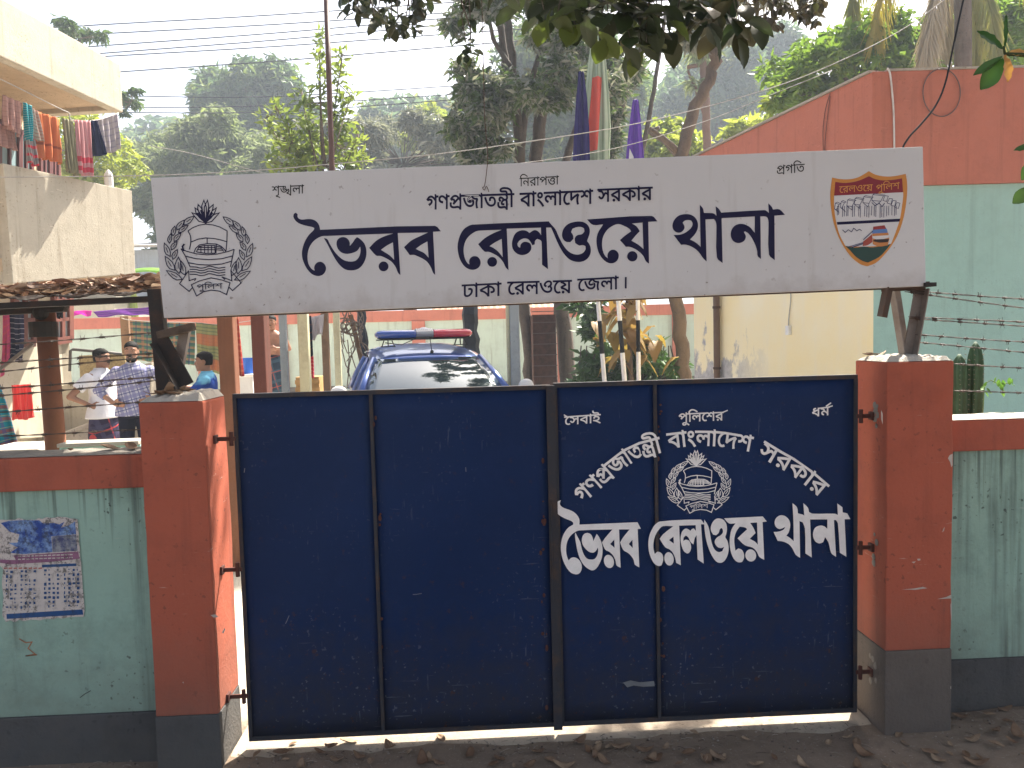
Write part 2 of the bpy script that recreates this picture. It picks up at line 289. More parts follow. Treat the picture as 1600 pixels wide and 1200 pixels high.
# outlines of the small Bengali letters used on the sign and the gate: flat lists of x, y in em units, and the words set from them
GLY = {
 48:[[687,622,687,551,582,551,582,0,505,0,505,512,510,532,508,549,506,567,505,586,505,607,505,688,558,688,582,622],[361,629,398,625,433,614,464,596,492,572,516,543,534,509,530,404,496,468,457,516,412,546,363,556,328,551,300,534,282,508,276,471,284,435,308,406,351,386,413,377,406,300,346,309,298,327,261,354,235,388,220,428,215,474,220,522,236,562,260,592,290,612,325,625],[77,629,118,625,156,612,191,590,218,558,236,515,242,461,237,421,222,383,197,350,160,323,113,306,54,300,48,377,94,381,128,392,153,407,169,426,178,447,181,468,174,505,155,532,122,550,76,556,58,555,40,554,21,550,-1,545,-9,620,15,624,36,627,56,628]],
 59:[[-355,-80,-316,-61,-275,-43,-234,-25,-191,-8,-148,9,-105,25,-79,-41,-114,-52,-150,-64,-185,-76,-218,-88,-249,-101,-277,-114,-290,-102,-218,-112,-154,-126,-98,-144,-49,-166,-5,-190,35,-214,-1,-271,-52,-241,-103,-216,-154,-195,-206,-180,-262,-168,-321,-160]],
 306:[[364,125,295,133,230,157,169,199,116,261,69,345,29,453,103,473,133,383,168,313,209,261,255,226,307,206,366,199,410,202,448,210,478,225,500,244,514,270,519,301,518,313,517,326,514,339,510,351,556,384,515,344,478,316,444,297,414,286,384,280,355,278,302,288,263,317,239,361,231,414,236,467,250,512,271,549,299,578,332,599,367,611,386,622,405,622,431,620,454,616,473,608,489,598,503,584,514,568,520,547,522,523,513,480,486,447,443,425,383,418,355,420,326,424,301,430,283,437,295,496,312,489,334,484,359,479,384,478,416,482,438,492,450,508,454,527,450,545,440,556,425,563,407,565,378,559,352,542,332,516,316,483,306,445,303,404,306,379,315,362,331,351,356,347,379,349,402,355,425,365,450,380,477,400,507,424,562,421,575,394,584,363,591,330,593,297,578,227,534,172,461,137],[401,585,303,554,282,553,261,552,240,551,218,551,-10,551,-10,622,405,622],[727,406,729,356,708,316,682,280,652,252,618,230,580,216,539,211,548,282,571,285,593,293,614,306,635,326,654,355,672,393],[727,406,758,373,784,336,800,295,806,251,802,210,790,175,771,146,748,122,720,103,690,90,658,80,627,75,590,86,558,125,633,137,688,162,720,198,731,246,728,276,717,302,699,328,672,352],[1062,622,1062,551,957,551,957,-117,880,-117,850,-86,818,-58,784,-35,748,-14,710,3,670,17,627,28,581,37,558,125,609,95,670,84,723,68,770,48,812,24,850,-2,883,-30,882,-7,881,16,880,41,880,66,880,688,933,688,956,622]],
 47:[[741,622,741,551,636,551,636,0,559,0,559,335,565,309,542,338,518,360,493,374,465,379,450,378,434,374,420,366,408,353,401,334,398,307,398,297,398,288,399,279,400,271,335,266,328,304,313,336,293,361,269,379,242,390,213,394,188,391,167,384,150,371,138,356,130,337,128,316,135,279,158,248,193,222,241,201,214,127,168,145,128,168,94,197,68,232,52,273,46,320,52,362,68,398,94,426,127,448,166,462,208,466,257,461,299,446,336,421,369,384,354,383,369,412,392,434,422,447,452,451,486,448,514,437,541,420,571,397,562,382,561,403,560,424,559,445,559,467,559,551,-10,551,-10,622]],
 54:[[276,622,276,551,171,551,171,0,94,0,94,469,79,500,58,527,32,545,-2,551,-10,551,-10,622,5,622,30,618,55,606,78,587,97,559,96,567,95,582,94,599,94,613,94,688,148,688,170,622]],
 55:[[276,622,276,551,171,551,171,0,94,0,94,551,-10,551,-10,622,82,622,66,642,50,662,34,683,20,704,55,760,93,812,136,855,185,888,244,910,313,917,365,914,414,904,463,888,510,866,557,840,605,808,654,771,705,731,663,677,597,728,538,770,484,802,432,826,380,839,325,844,274,839,230,825,192,802,160,772,131,735,106,693,116,677,128,660,143,642,160,622]],
 39:[[614,622,614,551,509,551,509,0,432,0,432,243,448,187,414,231,376,270,336,303,296,329,256,346,216,351,182,346,154,332,134,307,128,274,133,246,149,222,176,202,214,184,176,113,122,142,80,180,55,226,46,277,52,322,70,358,96,387,130,407,166,419,204,423,254,418,299,405,341,384,380,356,416,322,451,284,437,280,434,303,433,326,432,348,432,371,432,551,-10,551,-10,622]],
 46:[[606,622,606,551,501,551,501,0,424,0,388,58,342,110,285,157,221,196,151,225,76,243,37,339,135,394,236,444,340,488,447,524,424,482,424,551,-10,551,-10,622],[424,474,445,446,367,418,285,384,204,346,130,304,186,288,245,263,304,230,358,190,404,142,438,88,429,88,427,111,426,134,424,159,424,189],[185,-6,162,-2,142,10,129,28,125,52,129,76,142,95,162,108,185,112,208,108,228,95,241,76,245,52,241,28,228,10,208,-2]],
 40:[[726,622,726,551,621,551,621,0,544,0,544,396,566,332,527,388,491,434,458,473,426,504,396,527,365,544,333,553,298,556,260,552,226,541,194,524,166,501,140,475,116,447,108,445,124,454,140,460,156,464,174,465,224,457,259,434,279,398,286,356,286,345,285,335,284,326,282,320,265,326,277,339,288,351,299,363,312,375,324,387,337,400,461,516,510,463,226,195,167,250,249,328,213,285,183,262,197,280,208,298,216,319,219,343,215,366,204,383,186,394,160,398,144,397,129,394,114,388,98,380,22,452,62,502,104,544,147,580,192,606,240,623,291,629,344,624,392,608,436,582,479,546,522,499,567,441,549,446,546,471,545,498,544,527,544,558,544,688,597,688,620,622]],
 339:[[486,528,553,519,603,493,634,451,644,396,638,354,620,318,591,285,554,257,508,233,457,212,427,282,485,304,528,327,555,356,564,393,559,420,544,440,519,453,483,457,450,454,418,447,390,436,364,422,344,406,328,389,317,373,314,358,316,346,324,336,338,328,364,322,344,248,296,262,262,284,242,313,235,350,240,383,256,414,280,445,311,472,349,495,392,513,438,524],[654,170,639,99,594,46,524,11,432,0,368,6,306,22,248,51,194,92,145,149,101,221,62,310,28,417,104,440,142,323,186,231,235,162,292,114,357,85,433,76,489,82,534,99,563,129,573,172,567,204,548,230,520,252,485,268,565,303,603,278,631,246,648,210],[733,622,733,551,-10,551,-10,622]],
 224:[[765,622,765,551,660,551,660,0,583,0,583,396,605,332,566,388,530,434,497,473,466,504,435,527,404,544,372,553,337,556,299,552,264,541,233,524,205,501,179,475,155,447,147,445,163,454,178,460,195,464,213,465,264,457,298,434,318,398,325,356,325,345,324,335,323,326,321,320,304,326,316,339,327,351,338,363,350,375,363,387,376,400,500,516,549,463,265,195,206,250,288,328,252,285,222,262,236,280,248,298,255,319,258,343,254,366,243,383,224,394,199,398,183,397,168,394,153,388,137,380,61,452,102,502,143,544,186,580,231,606,279,623,330,629,383,624,430,608,474,582,518,546,561,499,606,441,588,446,586,471,584,498,583,527,583,558,583,688,636,688,659,622],[660,-43,585,-43,574,-16,560,6,543,22,523,34,500,41,475,43,424,41,374,34,324,28,269,26,232,28,194,33,156,43,121,59,90,82,66,115,50,158,45,212,46,229,47,248,50,268,54,287,131,277,128,264,125,248,124,230,123,211,127,174,140,145,162,124,191,109,227,101,269,98,316,100,362,106,409,113,458,115,494,112,528,102,558,86,583,61,583,151,660,151]],
 22:[[484,0,484,425,505,362,471,409,440,448,410,482,381,509,353,530,324,544,294,553,263,556,215,549,178,528,147,499,120,465,106,457,124,469,149,478,180,485,216,487,258,482,290,469,315,449,332,424,343,396,346,369,336,313,306,264,255,217,182,172,131,245,182,269,226,296,256,328,266,365,262,385,249,402,228,413,200,417,175,416,152,411,128,403,103,392,22,458,54,507,88,548,125,583,164,608,208,624,255,629,303,625,346,612,388,590,428,559,467,520,507,472,489,483,487,501,486,526,484,555,484,585,484,688,537,688,560,622,666,622,666,551,561,551,561,0]],
 35:[[407,50,328,60,254,90,187,144,126,222,74,328,29,466,105,486,142,373,182,282,226,212,278,164,337,136,405,126,448,129,484,138,513,151,536,170,552,193,564,218,571,247,573,278,569,318,557,354,538,385,512,409,480,424,444,429,410,425,386,412,373,392,369,367,370,357,371,346,374,334,378,321,301,306,296,325,292,343,289,361,288,380,293,416,308,446,331,469,362,486,398,496,440,500,498,493,549,472,591,437,623,392,643,337,650,274,643,214,624,160,590,115,543,80,482,58],[717,622,717,551,-10,551,-10,622]],
 34:[[630,622,630,551,525,551,525,0,448,0,448,425,468,363,423,424,381,472,340,510,301,536,262,551,222,556,193,553,168,544,149,530,134,512,125,489,122,463,126,434,138,409,158,389,186,374,225,363,275,355,269,272,207,282,152,300,105,328,70,364,48,408,40,462,46,512,64,554,92,586,127,610,168,624,211,629,261,624,306,611,347,589,388,558,428,520,470,473,454,477,451,497,450,522,448,550,448,576,448,688,501,688,524,622]],
 27:[[401,63,343,68,288,84,236,111,186,152,141,206,100,276,62,362,29,465,105,485,141,374,181,286,226,219,278,174,337,148,404,139,469,147,516,171,544,211,554,268,552,297,546,321,538,341,530,358,590,358,561,330,532,306,500,286,466,270,430,260,391,257,354,261,322,272,295,290,275,316,262,347,258,384,266,428,289,474,331,516,394,553,373,552,348,552,323,551,298,551,-10,551,-10,622,927,622,927,551,614,551,591,551,571,552,552,553,535,554,461,518,408,485,372,455,350,428,339,404,335,380,339,356,351,340,368,331,387,328,423,332,455,346,487,367,523,396,609,365,617,343,624,316,628,285,630,254,624,206,608,160,578,121,534,90,476,70],[801,205,803,157,809,111,820,63,836,10,761,-7,745,50,733,106,726,163,723,222,725,272,732,317,743,356,755,388,685,393,626,408,576,430,536,460,503,498,475,543,551,559,569,532,592,508,620,487,655,472,698,462,751,459,765,459,778,460,792,461,806,462,845,392,824,348,811,304,804,258]],
 369:[[468,308,436,310,409,314,384,322,360,335,334,353,305,377,283,396,266,408,252,415,237,417,222,414,208,406,197,393,194,375,197,358,206,342,219,325,236,308,181,253,154,281,132,310,117,343,112,380,116,414,129,441,148,462,172,477,199,486,225,489,263,485,295,474,325,455,356,429,388,402,414,384,438,374,468,371,497,375,519,388,533,410,538,442,533,479,518,514,495,547,467,575,547,591,563,575,578,554,593,530,604,504,612,474,615,442,605,384,576,342,530,316],[703,622,703,551,-10,551,-10,622],[456,370,488,368,515,363,537,354,556,343,574,326,587,306,595,277,598,236,598,-117,521,-117,508,-78,489,-51,463,-35,431,-30,404,-31,375,-34,345,-38,314,-42,281,-46,245,-47,215,-45,182,-40,149,-30,117,-13,89,12,66,45,51,89,46,145,47,167,49,191,52,214,56,235,133,223,129,207,126,190,125,170,124,146,129,101,144,68,165,47,192,35,219,29,245,27,274,28,303,32,332,36,360,40,388,43,414,44,445,41,474,32,500,15,521,-11,521,229,520,252,516,268,511,281,502,290,493,296,482,300,468,303,451,304,426,302,402,294,379,283,360,268,343,252,330,236,322,218,319,202,321,190,328,178,342,171,368,168,380,168,390,169,398,170,408,171,415,102,404,99,390,96,373,95,352,94,325,97,298,104,275,118,257,136,245,161,241,192,245,222,258,254,278,284,305,312,337,335,374,354,414,366]],
 56:[[276,551,171,551,171,0,94,0,94,551,-10,551,-10,622,94,622,84,682,60,731,26,770,-16,800,-67,822,-124,837,-187,845,-252,848,-307,846,-354,842,-391,834,-419,823,-436,809,-442,792,-436,776,-418,768,-393,764,-365,763,-269,763,-222,761,-185,754,-157,742,-135,725,-119,704,-108,680,-102,651,-100,615,-167,615,-169,637,-173,654,-180,668,-189,678,-200,685,-214,689,-231,691,-254,692,-353,692,-392,693,-425,698,-453,704,-476,713,-497,728,-511,747,-518,768,-521,789,-505,841,-456,882,-374,908,-258,917,-78,899,54,846,139,754,174,622,276,622]],
 42:[[606,622,606,551,501,551,501,0,424,0,388,58,342,110,285,157,221,196,151,225,76,243,37,339,135,394,236,444,340,488,447,524,424,482,424,551,-10,551,-10,622],[424,474,445,446,367,418,285,384,204,346,130,304,186,288,245,263,304,230,358,190,404,142,438,88,429,88,427,111,426,134,424,159,424,189]],
 6:[[123,314,184,272,242,224,296,169,346,111,388,51,424,-8,359,-41,318,19,278,72,235,121,188,166,135,208,73,250],[78,486,83,524,96,558,118,585,147,605,181,618,219,622,257,618,291,605,320,585,342,558,355,524,360,486,355,448,342,414,320,386,291,366,257,353,219,349,181,353,147,366,118,386,96,414,83,447],[147,486,152,456,168,433,191,419,219,414,248,419,271,434,286,456,291,486,286,516,271,538,248,552,219,557,191,552,168,538,152,515]],
 61:[[356,622,356,551,336,551,304,540,269,520,234,494,201,460,172,419,148,372,133,320,128,262,133,197,150,148,174,111,203,87,235,74,267,69,290,70,309,74,327,81,348,92,383,31,356,14,326,3,295,-3,264,-5,205,3,152,28,109,68,76,120,56,185,49,260,57,338,80,408,116,470,164,521,219,561,280,588,216,555,197,553,177,552,155,551,130,551,-10,551,-10,622]],
 37:[[613,622,613,551,159,551,159,253,145,273,188,316,236,357,289,394,347,428,409,459,475,486,540,422,523,388,510,354,500,320,492,285,488,247,487,205,489,157,495,111,506,63,522,10,447,-7,431,50,419,106,412,163,409,222,410,262,415,299,422,333,432,364,442,389,453,410,465,405,409,380,354,349,300,314,248,273,195,227,141,175,82,215,82,551,-10,551,-10,622]],
 50:[[692,622,692,551,587,551,587,0,510,0,510,353,533,290,504,326,480,353,457,370,436,375,422,373,410,367,397,355,383,336,366,308,343,268,317,223,294,188,271,160,248,142,220,131,188,127,162,130,136,138,112,153,88,174,62,205,35,244,96,281,121,241,141,218,160,207,180,203,197,206,212,214,229,228,246,250,266,281,289,321,312,354,338,400,362,428,387,444,415,449,446,444,474,430,503,407,536,374,516,373,513,395,511,416,510,437,510,458,510,551,-10,551,-10,622],[271,271,261,332,250,379,236,414,214,441,184,461,146,476,98,486,38,495,53,571,107,551,159,541,202,528,236,512,264,492,284,466,299,436,309,400,315,356]],
 20:[[817,622,817,551,492,551,492,489,492,473,492,0,415,0,380,57,334,111,278,159,216,198,147,227,76,243,37,339,134,392,231,439,331,480,437,517,415,475,415,551,-10,551,-10,622],[415,467,436,438,384,422,330,401,277,378,224,353,175,328,130,304,187,288,246,262,302,228,354,186,398,140,428,90,420,88,418,111,416,134,415,159,415,189],[761,288,758,256,748,226,731,199,705,177,670,163,625,158,609,158,594,159,580,160,566,163,572,235,579,234,586,234,596,233,606,233,646,238,668,252,679,272,683,296,670,345,632,386,568,418,479,438,482,513,556,499,622,474,679,440,723,396,752,346]],
 33:[[577,622,577,551,172,551,172,205,173,168,177,143,182,128,189,117,212,101,244,96,282,101,318,115,351,136,379,162,405,194,424,228,435,263,439,299,435,327,423,348,402,360,370,364,358,364,344,362,330,360,317,357,306,428,325,432,346,436,367,438,389,439,424,436,455,425,481,407,500,381,513,346,517,303,510,245,488,188,455,137,415,95,376,66,334,44,289,29,239,24,205,27,176,35,151,48,132,63,117,84,106,109,98,143,95,191,95,551,-10,551,-10,622]],
 18:[[509,629,577,619,628,590,660,544,671,483,665,438,646,397,617,362,579,331,533,305,480,282,449,354,509,378,554,406,582,439,591,482,586,515,570,538,544,553,509,558,474,555,441,546,411,532,384,516,362,496,345,476,334,457,331,439,334,424,341,412,357,402,386,395,365,321,315,336,280,360,258,392,251,431,256,465,272,500,296,533,328,564,367,590,410,611,458,624],[681,225,666,150,620,92,547,54,453,42,385,48,320,67,259,100,204,147,152,210,106,291,64,390,28,507,103,529,145,399,192,295,246,216,306,161,376,129,455,118,512,125,559,144,590,179,600,228,594,264,574,294,545,318,509,338,589,373,628,346,657,311,675,270]],
 70:[[636,622,636,551,531,551,531,0,454,0,410,53,361,98,306,138,243,170,170,195,84,212,48,303,80,324,113,343,147,362,182,380,218,398,252,414,211,441,164,466,111,486,48,502,79,570,81,551,-10,551,-10,622],[454,551,135,551,114,560,156,547,198,528,240,505,278,480,310,456,336,432,341,376,304,359,266,341,227,322,190,303,155,284,125,265,113,280,194,264,264,240,324,209,378,172,426,130,470,83,457,79,456,101,455,124,454,148,454,171],[180,-6,157,-2,138,10,124,28,120,52,124,76,138,95,157,108,180,112,203,108,222,95,236,76,240,52,236,28,222,10,203,-2]],
 641:[[194,0,194,622,275,622,275,0]],
 57:[[-286,-266,-314,-263,-345,-254,-375,-240,-400,-218,-416,-189,-422,-151,-412,-105,-383,-70,-336,-47,-274,-39,-213,-45,-154,-62,-96,-88,-38,-124,24,-167,89,-217,44,-271,-20,-220,-78,-178,-132,-146,-182,-122,-231,-108,-279,-103,-310,-106,-333,-117,-346,-133,-351,-153,-346,-177,-332,-192,-310,-201,-286,-204,-253,-200,-226,-188,-207,-171,-192,-150,-182,-127,-176,-102,-173,-79,-172,-59,-172,8,-95,8,-95,-45,-97,-75,-102,-110,-111,-148,-128,-184,-152,-216,-185,-242,-229,-260]],
 10:[[358,622,353,657,338,681,314,694,278,699,206,699,148,701,104,708,72,720,44,736,20,759,4,788,-7,821,-10,859,-10,872,-8,885,-7,898,-5,912,69,907,67,896,66,886,65,877,65,869,66,848,70,830,75,814,84,802,101,788,124,778,157,773,200,771,257,771,304,769,341,763,370,752,394,734,409,715,420,690,427,660,430,622],[242,500,313,493,370,474,412,444,441,406,458,366,464,325,450,252,406,195,335,158,236,141,246,152,292,136,341,115,391,89,442,60,492,26,540,-10,494,-63,435,-20,380,16,329,48,279,75,228,98,173,119,113,137,46,154,61,223,95,214,128,208,164,205,207,204,270,208,316,221,349,240,370,265,381,292,385,320,375,367,346,402,302,423,247,430,214,428,189,423,170,414,158,402,150,388,148,370,148,362,150,354,152,345,154,338,81,323,76,338,73,354,71,370,70,384,76,418,92,447,118,470,152,486,194,497],[175,465,165,495,145,522,114,542,73,556,97,601,143,589,191,566,224,539,245,507,254,468],[540,622,540,551,-10,551,-10,622]],
 38:[[606,622,606,551,501,551,501,0,424,0,388,58,342,110,285,157,221,196,151,225,76,243,37,339,135,394,236,444,340,488,447,524,424,482,424,622],[424,474,445,446,367,418,285,384,204,346,130,304,186,288,245,263,304,230,358,190,404,142,438,88,429,88,427,111,426,134,424,159,424,189],[240,629,252,629,266,628,280,626,293,624,287,552,280,553,272,554,263,554,251,554,224,551,204,542,192,527,188,509,194,485,211,464,243,445,293,423,233,378,198,398,167,418,142,441,124,466,113,494,109,524,112,550,123,575,141,597,166,614,199,625]],
 44:[[632,622,632,551,527,551,527,0,450,0,450,135,468,82,433,133,398,180,361,221,322,253,281,274,236,281,202,276,174,262,154,238,148,205,154,175,172,150,202,129,243,111,218,34,169,55,130,80,102,108,82,140,70,173,66,208,72,252,90,288,116,316,150,336,186,349,223,353,279,348,328,331,371,305,408,272,441,233,471,189,454,186,452,209,451,232,450,256,450,281,450,551,-10,551,-10,622],[299,323,298,311,297,299,221,322,215,374,201,415,178,446,144,468,98,484,38,494,51,566,97,553,142,546,182,534,217,515,246,490,269,459,286,420,296,375]],
 131:[[-254,707,72,917,110,860,-209,644]],
}
RUNS = {
 'shrinkhola':(2726,[(48,0),(59,677),(306,677),(47,1729),(54,2460)]),
 'nirapotta':(3437,[(55,0),(39,266),(46,870),(54,1466),(40,1732),(339,2448),(54,3171)]),
 'progoti':(2384,[(224,0),(22,755),(55,1411),(35,1677)]),
 'gonoprojatontri':(4880,[(22,0),(34,656),(224,1276),(27,2031),(54,2948),(35,3214),(369,3921),(56,4614)]),
 'bangladesh':(3923,[(42,0),(54,596),(6,862),(47,1300),(54,2031),(61,2297),(37,2643),(48,3246)]),
 'sorkar':(2947,[(50,0),(46,682),(20,1278),(54,2085),(46,2351)]),
 'dhaka':(1906,[(33,0),(54,567),(20,833),(54,1640)]),
 'railway':(3383,[(61,0),(46,346),(47,942),(18,1673),(61,2411),(70,2757)]),
 'jela':(2260,[(61,0),(27,346),(47,1263),(54,1994)]),
 'danda':(379,[(641,0)]),
 'police':(2390,[(40,0),(57,716),(55,716),(47,982),(48,1713)]),
 'policer':(3332,[(40,0),(57,716),(55,716),(47,982),(61,1713),(48,2059),(46,2736)]),
 'shebai':(2420,[(61,0),(50,346),(42,1028),(54,1624),(10,1890)]),
 'dhormo':(1218,[(38,0),(44,596),(131,1218)]),
}
# ------------------------------------------------------------------ lettering
GLY = {k: [list(zip(c[0::2], c[1::2])) for c in v] for k, v in GLY.items()}

def curve_smooth(pts, corner=48, sub=3):
    """rounds a traced outline: gentle turns become Catmull-Rom arcs, sharp turns stay corners"""
    n = len(pts); P2 = [Vector(p) for p in pts]; soft = []
    for i in range(n):
        a = P2[i]-P2[i-1]; b = P2[(i+1)%n]-P2[i]
        soft.append(a.length > 1e-6 and b.length > 1e-6 and math.degrees(a.angle(b)) < corner)
    out = []
    for i in range(n):
        p0, p1, p2, p3 = P2[i-1], P2[i], P2[(i+1)%n], P2[(i+2)%n]
        out.append(tuple(p1))
        if not soft[i] and not soft[(i+1)%n]: continue
        L = (p2-p1).length
        t1 = (p2-p0).normalized()*L if soft[i] else (p2-p1)
        t2 = (p3-p1).normalized()*L if soft[(i+1)%n] else (p2-p1)
        for k in range(1, sub):
            t = k/sub
            out.append(tuple(p1*(2*t**3-3*t*t+1)+t1*(t**3-2*t*t+t)+p2*(3*t*t-2*t**3)+t2*(t**3-t*t)))
    return out
def area(c): return sum(c[i-1][0]*c[i][1]-c[i][0]*c[i-1][1] for i in range(len(c)))/2
def inside(p, c):
    r = False
    for i in range(len(c)):
        (x1,y1),(x2,y2) = c[i-1], c[i]
        if (y1 > p[1]) != (y2 > p[1]) and p[0] < (x2-x1)*(p[1]-y1)/(y2-y1)+x1: r = not r
    return r
class Paint:
    """flat paint on a plane: px maps picture-plane coordinates to points, nrm is the outward normal; each patch lies a hair above the last"""
    def __init__(s, px, nrm, base=.0015): s.px, s.nrm, s.h, s.mb = px, Vector(nrm), base, MB()
    def poly(s, outer, holes=()):
        loops = [[(x,y,0) for x,y in l] for l in (outer,*holes)]
        flat = [p for l in loops for p in l]
        tris = tessellate_polygon([[Vector(p) for p in l] for l in loops])
        vs = [s.px(x,y)+s.nrm*s.h for x,y,_ in flat]; s.h += .00006
        fs = []
        for t in tris:
            a, b, c = (vs[i] for i in t)
            fs.append(t if (b-a).cross(c-a).dot(s.nrm) > 0 else t[::-1])
        s.mb.add(vs, fs)
    def trace(s, ox, oy, k, outer, holes=(), corner=48):
        f = lambda l: curve_smooth([(ox+x/k, oy+y/k) for x,y in l], corner)
        s.poly(f(outer), [f(h) for h in holes])
    def disc(s, ox, oy, k, cx, cy, rx, ry=None, rot=0):
        ry = ry or rx; r = []
        for i in range(28):
            t = 2*math.pi*i/28; x, y = rx*math.cos(t), ry*math.sin(t)
            r.append((ox+(cx+x*math.cos(rot)-y*math.sin(rot))/k, oy+(cy+x*math.sin(rot)+y*math.cos(rot))/k))
        s.poly(r)
    def stroke(s, pts, wd, closed=False, smooth=False):
        if smooth: pts = curve_smooth(pts, 60, 3) if closed else curve_smooth(list(pts), 60, 3)[:-2]
        q = [Vector(p) for p in pts]
        if closed: q = q+[q[0]]
        L = []; Rr = []
        for i, p in enumerate(q):
            a = (q[i]-q[i-1]) if i else None; b = (q[i+1]-q[i]) if i < len(q)-1 else None
            if closed and i in (0, len(q)-1): a = q[-1]-q[-2]; b = q[1]-q[0]
            dirs = [v.normalized() for v in (a,b) if v is not None and v.length > 1e-6]
            d = sum(dirs, Vector((0,0)));  d = d.normalized() if d.length > .1 else dirs[0]
            nn = Vector((-d.y, d.x)); k = wd/2/max(.45, abs(nn.dot(Vector((-dirs[0].y, dirs[0].x)))))
            L.append(p+nn*k); Rr.append(p-nn*k)
        vs = [s.px(*v)+s.nrm*s.h for v in L]+[s.px(*v)+s.nrm*s.h for v in Rr]; s.h += .00004
        n = len(q); fs = []
        for i in range(n-1):
            t = (i, i+1, n+i+1, n+i); a, b, c = vs[t[0]], vs[t[1]], vs[t[2]]
            fs.append(t if (b-a).cross(c-a).dot(s.nrm) > 0 else t[::-1])
        s.mb.add(vs, fs)
    def glyphs(s, run, place, bold=0):
        """place(x, y): em units (y up from the head line) to picture-plane coordinates"""
        for key, dx in RUNS[run][1]:
            cs = [c for c in GLY[key] if len(c) > 2]
            big = [c for c in cs if area(c) < 0]; hol = [c for c in cs if area(c) >= 0]
            for c in big:
                hs = [h for h in hol if inside(h[0], c)]
                tr = lambda l: [place(x+dx, y-622) for x, y in l]
                s.poly(tr(c), [tr(h) for h in hs])
                if bold:
                    a_, b_ = Vector(place(0, 0)), Vector(place(0, 100))
                    for l in (c, *hs): s.stroke(tr(l), 2*bold*(b_-a_).length/100, True)
    def line(s, run, a, b, hgt, bold=0):
        """a run whose head line goes from a to b and whose letters are hgt tall"""
        W = RUNS[run][0]; ux = ((b[0]-a[0])/W, (b[1]-a[1])/W); k = hgt/622
        s.glyphs(run, lambda x, y: (a[0]+ux[0]*x, a[1]+ux[1]*x-y*k), bold)
    def arc(s, run, path, hgt, bold=0):
        W = RUNS[run][0]; q = [Vector(p) for p in curve_smooth(list(path), 60, 6)[:-6]]+[Vector(path[-1])]
        ls = [0]
        for i in range(1, len(q)): ls.append(ls[-1]+(q[i]-q[i-1]).length)
        k = hgt/622
        def place(x, y):
            t = x/W*ls[-1]; i = 1
            while i < len(q)-1 and ls[i] < t: i += 1
            d = (q[i]-q[i-1]).normalized(); p = q[i-1]+d*(t-ls[i-1]); nn = Vector((-d.y, d.x))
            p = p-nn*(y*k); return (p.x, p.y)
        s.glyphs(run, place, bold)

